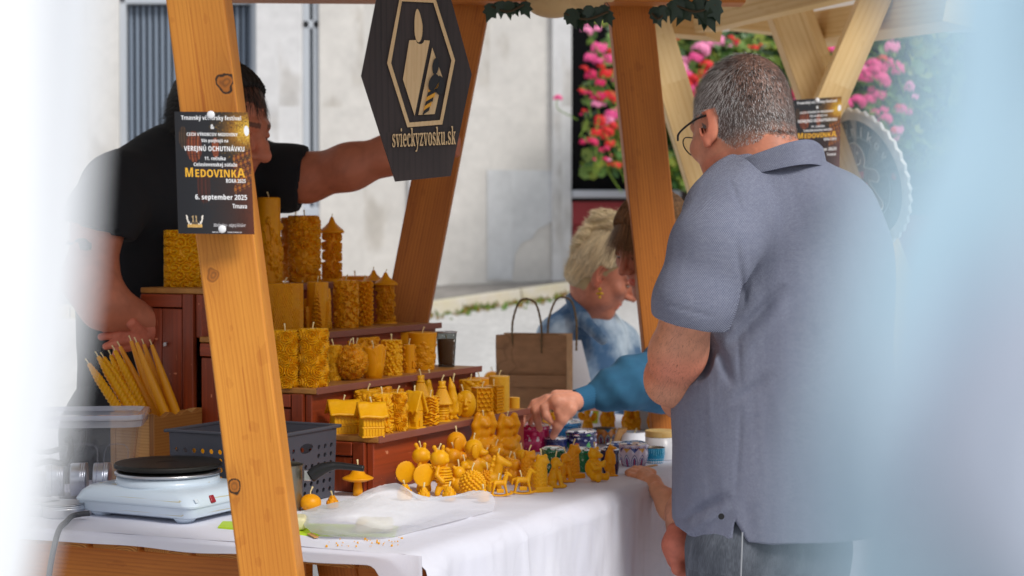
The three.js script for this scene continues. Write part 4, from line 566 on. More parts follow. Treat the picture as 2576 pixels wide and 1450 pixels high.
// ---------------------------------------------------------------- figure candles on the cloth: one body each, in units of their height
const FIG = {
  hug: () => { const b = new Blob(0.05); b.el(0, 0.42, 0, 0.2, 0.15, 0.17).el(0, 0.22, -0.02, 0.19, 0.16, 0.16).el(-0.18, 0.53, 0.02, 0.065).el(0.18, 0.53, 0.02, 0.065).el(0.02, 0.41, 0.15, 0.08, 0.06, 0.06).co(V(-0.2, 0.3, 0.06), 0.075, V(0.12, 0.27, 0.17), 0.06).co(V(0.2, 0.36, 0.05), 0.07, V(0.14, 0.28, 0.14), 0.06).el(-0.22, 0.4, 0, 0.08).el(0, 0.8, 0, 0.115, 0.12, 0.11).el(0.03, 0.77, 0.1, 0.05, 0.042, 0.04).el(0, 0.63, 0, 0.1, 0.12, 0.1).chain([V(-0.14, 0.62, 0.02), V(-0.16, 0.76, 0.04), V(-0.1, 0.92, 0.03)], [0.065, 0.055, 0.06]).chain([V(0.14, 0.66, 0.02), V(0.17, 0.78, 0.04), V(0.12, 0.93, 0.03)], [0.055, 0.05, 0.06]).el(-0.12, 0.08, 0.08, 0.1, 0.08, 0.12).el(0.13, 0.08, 0.08, 0.1, 0.08, 0.12).el(0.2, 0.22, 0.02, 0.08); b.wick = [0, 0.9, 0]; return b; },
  fairy: () => { const b = new Blob(0.035); b.el(0.06, 0.72, 0, 0.19, 0.175, 0.18).el(0.19, 0.68, 0.08, 0.06, 0.05, 0.06).el(0.21, 0.78, 0.06, 0.03); for (let i = 0; i < 7; i++) b.el(0.14, 0.2 + i * 0.055, 0.02, 0.14 + 0.05 * sin(i / 6 * PI), 0.036, 0.15 + 0.04 * sin(i / 6 * PI), { k: 0.012 }); b.el(-0.26, 0.4, 0.06, 0.235, 0.235, 0.035, { rot: [0, 0.35, 0] }).chain([V(0.02, 0.54, 0.14), V(-0.02, 0.42, 0.2), V(0.1, 0.29, 0.22)], [0.05, 0.042, 0.05], { k: 0.02 }).co(V(0.04, 0.15, 0.12), 0.07, V(0, 0.05, 0.16), 0.06).co(V(0.18, 0.15, 0.1), 0.07, V(0.2, 0.05, 0.14), 0.06).chain([V(0, 0.86, 0.04), V(-0.05, 0.95, 0.05)], [0.03, 0.045]).chain([V(0.12, 0.86, 0.04), V(0.13, 0.96, 0.05)], [0.025, 0.04]); b.co(V(-0.26, 0.4, 0.1), 0.006, V(-0.4, 0.5, 0.08), 0.004, { k: 0.01 }).co(V(-0.26, 0.4, 0.1), 0.006, V(-0.42, 0.36, 0.08), 0.004, { k: 0.01 }); b.wick = [0.05, 0.88, 0]; return b; },
  pup: () => { const b = new Blob(0.05); b.el(0, 0.74, 0, 0.19, 0.2, 0.19).el(0.17, 0.66, 0.09, 0.09, 0.075, 0.09).el(0.24, 0.68, 0.13, 0.03).el(-0.02, 0.7, 0.185, 0.085, 0.15, 0.04, { k: 0.012 }).el(0, 0.34, -0.01, 0.23, 0.28, 0.2).chain([V(0.14, 0.46, 0.1), V(0.28, 0.36, 0.14), V(0.32, 0.38, 0.16)], [0.08, 0.065, 0.06]).co(V(0.1, 0.12, 0.12), 0.11, V(0.26, 0.07, 0.16), 0.08).co(V(-0.1, 0.1, 0.1), 0.1, V(0.02, 0.06, 0.2), 0.08); b.wick = [0, 0.92, 0]; return b; },
  bird: () => { const b = new Blob(0.05); b.el(0, 0.66, 0, 0.22, 0.24, 0.21).el(-0.17, 0.86, 0.02, 0.07).el(0.2, 0.62, 0.1, 0.1, 0.05, 0.06, { rot: [0, -0.4, 0.3] }).el(0.18, 0.54, 0.1, 0.08, 0.04, 0.05).el(-0.02, 0.28, 0, 0.26, 0.28, 0.24).el(-0.24, 0.4, 0.02, 0.06, 0.16, 0.12, { rot: [0, 0, -0.3] }).el(0.14, 0.3, 0.18, 0.07, 0.14, 0.05); b.wick = [0, 0.88, 0]; return b; },
  frog: () => { const b = new Blob(0.05); b.el(0, 0.68, 0.02, 0.25, 0.17, 0.2).el(-0.13, 0.85, 0.04, 0.075).el(0.13, 0.85, 0.04, 0.075).co(V(-0.2, 0.65, 0.17), 0.008, V(0.2, 0.65, 0.17), 0.008, { neg: true, k: 0.03 }).el(0, 0.34, 0, 0.2, 0.28, 0.18).co(V(-0.2, 0.4, 0.06), 0.07, V(-0.14, 0.2, 0.18), 0.06).co(V(0.2, 0.4, 0.06), 0.07, V(0.14, 0.2, 0.18), 0.06).el(-0.18, 0.1, 0.06, 0.13, 0.1, 0.16).el(0.18, 0.1, 0.06, 0.13, 0.1, 0.16); b.wick = [0, 0.84, 0]; return b; },
  foal: () => { const b = new Blob(0.05); b.el(-0.1, 0.3, 0, 0.24, 0.19, 0.17).co(V(0.02, 0.36, 0), 0.14, V(0.1, 0.72, 0.02), 0.11).co(V(0.1, 0.78, 0.02), 0.12, V(0.3, 0.68, 0.06), 0.085).el(0.34, 0.67, 0.08, 0.075).el(0.05, 0.92, 0.06, 0.035, 0.08, 0.03).el(0.08, 0.92, -0.06, 0.035, 0.08, 0.03); for (let i = 0; i < 7; i++) b.el(-0.02 - 0.02 * i, 0.86 - i * 0.07, 0.02 * (i % 2), 0.06, 0.05, 0.05, { k: 0.015 }); for (const [x, z] of [[-0.2, 0.1], [-0.24, -0.08], [0.06, 0.1], [0.04, -0.1]]) b.co(V(x, 0.22, z), 0.075, V(x + 0.03, 0.05, z + 0.02), 0.055); b.co(V(-0.32, 0.36, 0), 0.05, V(-0.38, 0.2, 0), 0.04); b.wick = [0.08, 0.9, 0]; return b; },
  rocking: () => { const b = new Blob(0.02); const arc = (z) => { const p = []; for (let i = 0; i <= 6; i++) { const t = i / 6 - 0.5; p.push(V(t * 0.86, 0.035 + 0.28 * t * t, z)); } b.chain(p, p.map(() => 0.028), { k: 0.008 }); }; arc(0.1); arc(-0.1); b.co(V(-0.28, 0.07, 0.1), 0.022, V(-0.28, 0.07, -0.1), 0.022).co(V(0.28, 0.07, 0.1), 0.022, V(0.28, 0.07, -0.1), 0.022).bx(0, 0.2, 0, 0.13, 0.07, 0.07, 0.02); b.co(V(-0.17, 0.5, 0), 0.105, V(0.14, 0.49, 0), 0.1, { k: 0.04 }).co(V(0.17, 0.54, 0), 0.085, V(0.27, 0.82, 0), 0.055, { k: 0.05 }).co(V(0.27, 0.84, 0), 0.06, V(0.4, 0.74, 0), 0.042, { k: 0.03 }).el(0.24, 0.93, 0.03, 0.02, 0.05, 0.018).el(0.24, 0.93, -0.03, 0.02, 0.05, 0.018); for (let i = 0; i < 5; i++) b.el(0.2 - i * 0.02, 0.86 - i * 0.075, 0, 0.045, 0.035, 0.04, { k: 0.01 }); for (const [x, z, x2] of [[-0.2, 0.07, -0.29], [-0.2, -0.07, -0.29], [0.16, 0.07, 0.25], [0.16, -0.07, 0.25]]) b.chain([V(x, 0.46, z), V((x + x2) / 2, 0.28, z * 1.2), V(x2, 0.09, z * 1.3)], [0.06, 0.038, 0.034]); b.chain([V(-0.27, 0.54, 0), V(-0.36, 0.5, 0), V(-0.38, 0.34, 0)], [0.04, 0.04, 0.03]); b.wick = [-0.06, 0.58, 0]; return b; },
  berry: () => { const b = new Blob(0.01); b.el(0, 0.48, 0, 0.42, 0.46, 0.42); const f = []; for (let i = 0; i < 150; i++) { const y = 1 - (i + 0.5) / 150 * 2, a = i * 2.39996, q = sqrt(1 - y * y); f.push([cos(a) * q * 0.44, 0.48 + y * 0.47, sin(a) * q * 0.44]); } b.fn((x, y, z) => { let m = 9; for (const p of f) { const d = (x - p[0]) ** 2 + (y - p[1]) ** 2 + (z - p[2]) ** 2; if (d < m) m = d; } return sqrt(m) - 0.055; }, 0.01); b.b.expandByScalar(0.06); b.wick = [0, 0.98, 0]; return b; },
  dog: () => { const b = new Blob(0.045); b.el(0, 0.78, 0.03, 0.16, 0.16, 0.16).el(0.13, 0.72, 0.1, 0.09, 0.065, 0.08).el(0.2, 0.74, 0.14, 0.028).el(-0.07, 0.72, 0.14, 0.07, 0.13, 0.045, { rot: [0, 0, -0.2], k: 0.015 }).el(0.02, 0.74, -0.13, 0.06, 0.12, 0.05).co(V(-0.02, 0.6, 0), 0.11, V(-0.1, 0.24, -0.02), 0.17).chain([V(0.06, 0.5, 0.1), V(0.12, 0.3, 0.12), V(0.16, 0.06, 0.15)], [0.08, 0.065, 0.065]).chain([V(0.06, 0.5, -0.06), V(0.14, 0.28, -0.06), V(0.2, 0.06, -0.04)], [0.08, 0.06, 0.065]).el(0.22, 0.05, 0.16, 0.09, 0.05, 0.06).el(0.27, 0.05, -0.02, 0.09, 0.05, 0.06).el(-0.12, 0.14, 0.14, 0.14, 0.14, 0.09).el(0.02, 0.05, 0.2, 0.12, 0.05, 0.06).chain([V(-0.22, 0.1, 0), V(-0.34, 0.14, 0), V(-0.36, 0.24, 0)], [0.05, 0.045, 0.04]); b.wick = [0, 0.92, 0.02]; return b; },
  owl: () => { const b = new Blob(0.04); b.co(V(0, 0.24, 0), 0.22, V(0, 0.66, 0), 0.19).el(0.06, 0.82, 0.02, 0.17, 0.15, 0.17).el(-0.06, 0.95, 0.04, 0.05, 0.06, 0.05).el(0.16, 0.94, 0.0, 0.05, 0.06, 0.05).el(0.14, 0.8, 0.15, 0.06).el(0.2, 0.78, 0.06, 0.06, 0.04, 0.04).bx(0.05, 0.07, 0.06, 0.25, 0.08, 0.2, 0.03); b.post = (x, y, z) => 0.014 * (noise(x * 18 + 9, y * 22, z * 18) - 0.5) * (y > 0.16 ? 1 : 0) + 0.008 * sin(y * 60 + 3 * sin(atan2(z, x) * 7)) * (y > 0.2 && y < 0.75 ? 1 : 0); b.wick = [0.04, 0.95, 0]; return b; },
  bear: () => { const b = new Blob(0.05); b.el(-0.02, 0.76, 0.02, 0.17, 0.16, 0.16).el(0.14, 0.72, 0.08, 0.09, 0.065, 0.075).el(-0.1, 0.9, 0.06, 0.055).el(0.08, 0.91, -0.06, 0.055).el(-0.03, 0.36, 0, 0.24, 0.3, 0.21).chain([V(0.08, 0.52, 0.14), V(0.2, 0.48, 0.2), V(0.24, 0.56, 0.2)], [0.075, 0.065, 0.055]).chain([V(-0.1, 0.5, 0.16), V(-0.02, 0.38, 0.24), V(0.1, 0.4, 0.26)], [0.08, 0.065, 0.055]).co(V(-0.04, 0.14, 0.16), 0.12, V(0.04, 0.1, 0.28), 0.09).el(0.06, 0.14, 0.33, 0.1, 0.12, 0.05).co(V(0.14, 0.14, 0.04), 0.11, V(0.3, 0.12, 0.1), 0.09).el(0.34, 0.16, 0.12, 0.06, 0.12, 0.1); b.post = (x, y, z) => 0.008 * (noise(x * 40, y * 16, z * 40) - 0.5); b.wick = [0, 0.91, 0.02]; return b; },
  standbear: () => { const b = new Blob(0.04); b.el(0.03, 0.88, 0.02, 0.1, 0.09, 0.1).el(0.14, 0.87, 0.06, 0.07, 0.045, 0.05).el(0, 0.96, 0.05, 0.03).el(0.04, 0.96, -0.05, 0.03).co(V(0, 0.72, 0), 0.13, V(-0.02, 0.3, 0), 0.18).co(V(0.09, 0.66, 0.08), 0.06, V(0.11, 0.42, 0.12), 0.05).co(V(-0.08, 0.66, 0.1), 0.06, V(-0.06, 0.42, 0.15), 0.05).co(V(-0.07, 0.2, 0.06), 0.1, V(-0.04, 0.05, 0.08), 0.07).co(V(0.07, 0.2, 0.04), 0.09, V(0.1, 0.05, 0.06), 0.07).bx(0.02, 0.02, 0.04, 0.2, 0.022, 0.16, 0.01); b.post = (x, y, z) => 0.008 * (noise(x * 40, y * 12, z * 40) - 0.5); b.wick = [0.02, 0.95, 0]; return b; },
  angel: () => { const b = new Blob(0.04); b.co(V(0, 0.1, 0), 0.24, V(0, 0.5, 0), 0.13).el(0, 0.76, 0.02, 0.15, 0.16, 0.15).el(-0.26, 0.56, -0.06, 0.16, 0.2, 0.05, { rot: [0, 0.4, 0.7] }).el(0.26, 0.54, -0.06, 0.14, 0.2, 0.05, { rot: [0, -0.4, -0.6] }).chain([V(-0.12, 0.48, 0.08), V(-0.1, 0.34, 0.18), V(0.04, 0.4, 0.2)], [0.06, 0.05, 0.045]).chain([V(0.14, 0.48, 0.06), V(0.16, 0.34, 0.16), V(0.06, 0.4, 0.2)], [0.06, 0.05, 0.045]).el(0.02, 0.75, 0.16, 0.02); for (let i = 0; i < 9; i++) b.el(cos(i * 0.7) * 0.13, 0.84 + 0.03 * sin(i * 2), sin(i * 0.7) * 0.12, 0.06, 0.05, 0.06, { k: 0.02 }); b.post = (x, y, z) => y < 0.4 ? 0.012 * sin(atan2(z, x) * 9) : 0; b.wick = [0, 0.92, 0]; return b; },
  group: () => { const b = new Blob(0.035); for (const [x, z, s] of [[-0.16, 0, 1], [0.16, 0.02, 0.92], [0, 0.12, 0.6]]) { b.co(V(x, 0.1, z), 0.16 * s, V(x, 0.55 * s, z), 0.12 * s).el(x, 0.78 * s, z + 0.02, 0.125 * s, 0.13 * s, 0.12 * s).co(V(x - 0.12 * s, 0.5 * s, z + 0.06), 0.05, V(x, 0.34 * s, z + 0.16), 0.04).co(V(x + 0.12 * s, 0.5 * s, z + 0.06), 0.05, V(x, 0.34 * s, z + 0.16), 0.04).el(x, 0.88 * s, z - 0.02, 0.12 * s, 0.07, 0.12 * s); } b.bx(0, 0.04, 0.05, 0.36, 0.045, 0.24, 0.03); b.el(0, 0.45, -0.16, 0.36, 0.42, 0.05); b.post = (x, y, z) => 0.01 * (noise(x * 22, y * 22, z * 22) - 0.5); b.wick = [0, 0.86, -0.12]; return b; },
  tall: () => { const b = new Blob(0.05); b.el(0, 0.88, 0, 0.11, 0.11, 0.11).co(V(0, 0.68, 0), 0.09, V(0, 0.4, 0), 0.13).co(V(0, 0.4, 0), 0.13, V(0, 0.08, 0), 0.17).chain([V(-0.1, 0.66, 0.04), V(-0.12, 0.5, 0.1), V(0.02, 0.46, 0.12)], [0.05, 0.045, 0.04]).chain([V(0.1, 0.66, 0.04), V(0.13, 0.5, 0.09), V(0.02, 0.44, 0.12)], [0.05, 0.045, 0.04]); b.post = (x, y, z) => y < 0.55 ? 0.01 * sin(atan2(z, x) * 11 + y * 5) : 0; b.wick = [0, 0.98, 0]; return b; },
  pot: () => { const b = new Blob(0.05); b.el(0, 0.4, 0, 0.4, 0.4, 0.4).el(0.3, 0.75, 0, 0.1, 0.16, 0.1).el(-0.3, 0.72, 0, 0.1, 0.16, 0.1).el(0, 0.16, 0.3, 0.3, 0.14, 0.2).el(0.02, 0.5, 0.36, 0.1, 0.08, 0.08); b.wick = [0, 0.8, 0]; return b; },
  flower: () => { const b = new Blob(0.03); for (let k = 0; k < 3; k++) for (let i = 0; i < 6 - k; i++) { const a = i / (6 - k) * 6.283 + k * 0.5, r = 0.36 - k * 0.12; b.el(cos(a) * r, 0.35 + k * 0.16, sin(a) * r, 0.2, 0.28, 0.07, { rot: [0, PI / 2 - a, 0], k: 0.02 }); } b.el(0, 0.2, 0, 0.4, 0.2, 0.4); b.wick = [0, 0.75, 0]; return b; },
  jug: () => { const b = new Blob(0.05); b.el(0, 0.75, 0, 0.2, 0.16, 0.18).co(V(0, 0.5, 0), 0.16, V(0, 0.1, 0), 0.2).chain([V(-0.14, 0.72, 0), V(-0.34, 0.64, 0), V(-0.38, 0.42, 0), V(-0.26, 0.2, 0)], [0.05, 0.05, 0.055, 0.06]); b.wick = [0, 0.9, 0]; return b; },
};
const figGeo = {};
function fig(kind, name, label, x, y, h, turn = 0, o = {}) {
  h *= 1.03; const Y = o.level ?? -1, s = stand(name, label, x, y, Y, o.w ?? h * 0.5, h, { turn, group: o.group, category: 'figure candle' });
  if (!figGeo[kind]) { const b = FIG[kind](); const g = b.mesh(o.cell ?? 0.021), p = g.attributes.position, uv = []; for (let i = 0; i < p.count; i++) uv.push(p.getX(i) * 0.6, p.getY(i) * 0.6); g.setAttribute('uv', new THREE.Float32BufferAttribute(uv, 2)); figGeo[kind] = [g, b.wick]; }
  const [g, wk] = figGeo[kind]; const m = part('body', g, o.mat ?? M.wax, s.t); m.scale.setScalar(s.H * (o.s ?? 1)); addWick(s.t, wk[1] * s.H * (o.s ?? 1), wk[0] * s.H, wk[2] * s.H, o.ws ?? 1); return s;
}
fig('hug', 'bear_candle', 'candle of stacked bears with raised paws, left one of the two by the steps', 1216, 1192, 150, 0.35); fig('hug', 'bear_candle', 'candle of stacked bears with raised paws, right one next to the pink tin', 1276, 1186, 142, 0.35);
fig('fairy', 'bee_candle', 'bee child candle with round wing, farther left and behind its twin', 1052, 1240, 120, 0.15, { mat: M.waxGold }); fig('fairy', 'bee_candle', 'bee child candle with round wing and ribbed belly, standing in front', 1098, 1250, 124, 0.15, { mat: M.waxGold });
fig('pup', 'puppy_candle', 'floppy eared puppy candle with only its head showing, in the back of the figures', 1148, 1214, 128, 0.3); fig('pup', 'puppy_candle', 'floppy eared puppy candle seen from the side in the middle of the figures', 1192, 1226, 122, 0.3, { mat: M.waxGold });
fig('bird', 'bird_candle', 'round headed bird candle between the bee child and the puppy', 1140, 1216, 92, 0.2); fig('frog', 'frog_candle', 'frog candle with bulging eyes below the bears', 1248, 1196, 82, 0.3); fig('bird', 'bird_candle', 'plump low bird candle behind the seed ball', 1154, 1244, 74, 0.3, { mat: M.waxGold });
fig('foal', 'foal_candle', 'foal candle with a curly mane', 1246, 1240, 98, 0.2, { mat: M.waxGold }); fig('bird', 'bird_candle', 'small plump candle figure behind the horse mane, beside the owls', 1296, 1222, 70, 0.4);
fig('berry', 'seed_ball_candle', 'knobbly ball candle beside the rolled sheet, front one', 1188, 1256, 70, 0, { mat: M.waxGold, cell: 0.026 }); fig('berry', 'seed_ball_candle', 'knobbly ball candle partly hidden behind the rocking horse', 1226, 1238, 54, 0.5, { mat: M.wax });
fig('rocking', 'rocking_horse_candle', 'rocking horse candle, left one of the pair at the table front', 1258, 1253, 68, 0.15, { mat: M.waxGold, w: 50, cell: 0.02 }); fig('rocking', 'rocking_horse_candle', 'rocking horse candle, right one of the pair at the table front', 1316, 1248, 72, 0.1, { mat: M.waxGold, w: 55 });
fig('owl', 'owl_candle', 'feathered owl candle behind the right rocking horse', 1328, 1226, 88, 0.2); fig('owl', 'owl_candle', 'feathered owl candle on a block base beside the sitting dogs', 1358, 1240, 92, 0.3, { mat: M.waxGold });
fig('dog', 'dog_candle', 'sitting floppy eared dog candle, nearest of the pair', 1398, 1230, 80, 0.1, { mat: M.waxGold }); fig('dog', 'dog_candle', 'sitting floppy eared dog candle behind its twin', 1422, 1216, 76, 0.1); fig('owl', 'cat_candle', 'furry cat candle with bushy chest behind the sitting dogs', 1440, 1206, 84, 0.5);
fig('bear', 'bear_candle', 'sitting furry bear candle with paws up at the table edge', 1496, 1214, 88, 0.1, { mat: M.waxGold }); fig('standbear', 'bear_candle', 'slim bear candle standing upright beside the dark blue tin', 1534, 1200, 78, 0.3);
fig('flower', 'flower_candle', 'flower candle with open petals behind the corner of the plastic sheet', 1018, 1262, 44, 0.3, { mat: M.waxGold }); fig('flower', 'flower_candle', 'rose shaped candle lying low behind the roll of plastic', 1130, 1264, 34, 1, { mat: M.waxGold, s: 1.2 }); fig('flower', 'flower_candle', 'blossom candle tucked in at the right end of the plastic roll', 1216, 1266, 36, 2, { mat: M.waxGold }); fig('flower', 'flower_candle', 'low petal candle between flower candle and rose candle', 1066, 1262, 28, 1.4, { mat: M.waxGold, s: 1.3 });
fig('flower', 'flower_candle', 'small flower candle left of the plastic sheet, under the pan handle', 836, 1282, 32, 0.4, { s: 1.1 });
{ const s = stand('egg_candle', 'small round ball candle beside the saucepan', 781, 1290, -1, 54, 46); part('body', new THREE.SphereGeometry(s.R, 32, 24).scale(1, 0.82, 1).translate(0, s.R * 0.78, 0), M.wax, s.t); addWick(s.t, s.R * 1.58); }
{ const s = stand('mushroom_candle', 'mushroom shaped candle with a wide brim in front of the red steps', 900, 1252, -1, 80, 72), R = s.R, H = s.H; part('stem', lathe([[0, 0], [R * 0.32, 0], [R * 0.3, H * 0.2], [R * 0.2, H * 0.6], [0, H * 0.6]]), M.wax, s.t); part('cap', lathe([[0, H * 0.5], [R * 0.6, H * 0.5], [R * 0.96, H * 0.57], [R, H * 0.61], [R * 0.9, H * 0.64], [R * 0.5, H * 0.74], [R * 0.3, H * 0.92], [R * 0.16, H * 1.0], [0, H * 1.01]]), M.wax, s.t); addWick(s.t, H); }
// figures along the far end of the table
fig('tall', 'woman_candle', 'slim tall figure candle standing at the right end of the steps', 1295, 1048, 106, 0, { mat: M.wax }); fig('jug', 'jug_candle', 'candle with a curved handle behind the low steps against the paper bag', 1238, 1030, 100, 0);
fig('pot', 'cup_candle', 'pale knobbed cup candle left of the reaching hand', 1324, 1040, 46, 0.3, { mat: M.waxPale }); fig('pot', 'cup_candle', 'pale knobbed cup candle farther back by the paper bag', 1345, 1034, 48, 0.8, { mat: M.waxPale }); fig('group', 'figure_candle', 'small figure candle under the arch of the reaching hand', 1384, 1086, 52, 0, { mat: M.waxGold });
fig('angel', 'angel_candle', 'winged angel candle just under the blue cuff', 1478, 1083, 58, -0.2, { mat: M.waxGold }); fig('group', 'figure_candle', 'family group candle behind the patterned tins', 1530, 1083, 56, 0.1, { mat: M.waxGold }); fig('group', 'figure_candle', 'couple with child candle beneath the blue sleeve', 1590, 1098, 70, 0.1, { mat: M.waxGold }); fig('group', 'figure_candle', 'nativity group candle at the right behind the white jar', 1655, 1096, 72, 0.1, { mat: M.waxGold }); fig('angel', 'angel_candle', 'angel candle half hidden behind the man at the right end of the row', 1704, 1098, 70, 0.2, { mat: M.wax });
fig('frog', 'frog_candle', 'small frog candle squeezed between the stacked bears and the foal', 1282, 1212, 66, 0.5); fig('pup', 'puppy_candle', 'small puppy candle in front of the lilac tin beside the owls', 1312, 1204, 74, 0.3, { mat: M.waxGold }); fig('bear', 'bear_candle', 'small bear candle sitting behind the bee children', 1098, 1212, 70, 0.2); fig('dog', 'dog_candle', 'small dog candle behind the right bee child, facing right', 1168, 1232, 72, 0.2, { mat: M.waxGold }); fig('bird', 'bird_candle', 'round bird candle in the middle of the heap behind the foal', 1222, 1214, 76, 0.1);

// ---------------------------------------------------------------- loft through rounded rectangles [width, depth, y, corner radius]
function rrLoft(rings, caps = 3, n = 6) {
  const pos = [], idx = [], uv = [], m = n * 4 + 4;
  rings.forEach(([w, d, y, r], k) => { for (let c = 0; c < 4; c++) for (let i = 0; i <= n; i++) { const a = (c + i / n) * PI / 2, sx = c === 0 || c === 3 ? 1 : -1, sz = c < 2 ? 1 : -1; pos.push(sx * (w / 2 - r) + cos(a) * r, y, sz * (d / 2 - r) + sin(a) * r); uv.push((c * (n + 1) + i) / m, k / rings.length); } });
  for (let k = 0; k + 1 < rings.length; k++) for (let i = 0; i < m; i++) { const a = k * m + i, b = k * m + (i + 1) % m; idx.push(a, a + m, b, b, a + m, b + m); }
  for (const [e, on] of [[0, caps & 1], [rings.length - 1, caps & 2]]) if (on) { const c = pos.length / 3; pos.push(0, rings[e][2], 0); uv.push(0.5, 0.5); for (let i = 0; i < m; i++) { const a = e * m + i, b = e * m + (i + 1) % m; e ? idx.push(a, c, b) : idx.push(a, b, c); } }
  const g = new THREE.BufferGeometry(); g.setAttribute('position', new THREE.Float32BufferAttribute(pos, 3)); g.setAttribute('uv', new THREE.Float32BufferAttribute(uv, 2)); g.setIndex(idx); return creased(g);
}
function creased(g, deg = 40) { // hard edges stay hard
  const q = g.toNonIndexed(); q.computeVertexNormals(); const p = q.attributes.position, n = q.attributes.normal, map = new Map(), key = (i) => [p.getX(i), p.getY(i), p.getZ(i)].map((v) => Math.round(v * 1e5)).join();
  for (let i = 0; i < p.count; i++) { const k = key(i); if (!map.has(k)) map.set(k, []); map.get(k).push(V(n.getX(i), n.getY(i), n.getZ(i))); }
  const o = new Float32Array(p.count * 3), c = cos(deg * PI / 180); for (let i = 0; i < p.count; i++) { const a = V(n.getX(i), n.getY(i), n.getZ(i)), s = V(0, 0, 0); for (const b of map.get(key(i))) if (a.dot(b) > c) s.add(b); s.normalize(); o[3 * i] = s.x; o[3 * i + 1] = s.y; o[3 * i + 2] = s.z; } q.setAttribute('normal', new THREE.BufferAttribute(o, 3)); return q;
}
const YT = TABLE_Y + 0.004;
// ---------------------------------------------------------------- hot plate (local x = u, z = -v)
{
  const c = onY(483, 1324, YT), t = thing('hot_plate', 'pale blue-white electric hot plate with a black round cooking plate', 'hot plate', c.clone().addScaledVector(TU, 0.1).addScaledVector(TV, 0.128), TURN);
  const body = phys(C(206, 222, 236), 0.32, { clearcoat: 0.3, map: tex(256, 256, (a, b) => { const n = fbm(a * 22, b * 22, 0, 4), s = fbm(a * 9, b * 9, 8, 3) > 0.73 && n > 0.5 ? 1 : 0; return [255 - 20 * s, 253 - 40 * s, 252 - 80 * s]; }) });
  part('housing', rrLoft([[0.17, 0.22, 0.006, 0.02], [0.19, 0.242, 0.01, 0.02], [0.202, 0.256, 0.026, 0.02], [0.202, 0.256, 0.0275, 0.02]]), body, t); part('cover', rrLoft([[0.206, 0.26, 0.028, 0.02], [0.208, 0.262, 0.031, 0.021], [0.2, 0.252, 0.044, 0.03], [0.188, 0.238, 0.052, 0.04], [0.15, 0.18, 0.057, 0.06]]), body, t);
  part('collar', lathe([[0.088, 0.05], [0.092, 0.056], [0.0885, 0.07], [0, 0.071]]), body, t); part('rim', lathe([[0.087, 0.07], [0.0925, 0.0705], [0.0935, 0.0745], [0.088, 0.0775], [0, 0.0775]]), M.steel, t);
  const iron = std(C(34, 33, 34), 0.5, { metalness: 0.4, map: waxMap, bumpMap: skinBump, bumpScale: 0.0004 }); part('cooking_plate', lathe([[0, 0.08], [0.086, 0.08], [0.0935, 0.0825], [0.0945, 0.0875], [0.092, 0.0905], [0.07, 0.0905], [0.068, 0.0897], [0.022, 0.0897], [0.02, 0.0885], [0, 0.0885]], 64), iron, t);
  for (const [x, z] of [[-0.07, 0.09], [-0.07, -0.09], [0.07, 0.09], [0.07, -0.09]]) part('foot', lathe([[0, -0.003], [0.012, -0.003], [0.018, 0.004], [0.026, 0.012], [0, 0.012]], 20), body, t, V(x, 0, z));
  part('lamp', box(0.012, 0.014, 0.006, 0.002), phys(C(150, 12, 26), 0.15), t, V(-0.045, 0.0385, 0.1285), [-0.5, 0, 0]);
  const g = new THREE.PlaneGeometry(0.04, 0.008); part('print', g, std(0xffffff, 0.6, { map: canvasTex(256, 48, (x) => { x.fillStyle = '#d0dbe6'; x.fillRect(0, 0, 256, 48); x.fillStyle = '#9aa6b2'; x.font = 'bold 34px sans-serif'; x.fillText('SENCOR', 50, 36); }) }), t, V(-0.07, 0.0405, 0.1262), [-0.62, 0, 0]);
  const q = (x, y, d) => W(x, y, d), cable = tube([onY(225, 1292, YT + 0.012), onY(190, 1296, YT + 0.01), onY(165, 1314, YT + 0.007), q(146, 1338, 2.95), q(136, 1375, 2.93), q(127, 1420, 2.93), q(116, 1520, 2.94), q(118, 1700, 2.96)], 0.0048, 60, 10); tag(part('power_cable', cable, std(C(62, 64, 70), 0.5)), 'dark grey power cable hanging over the table edge from the hot plate', 'cable');
}
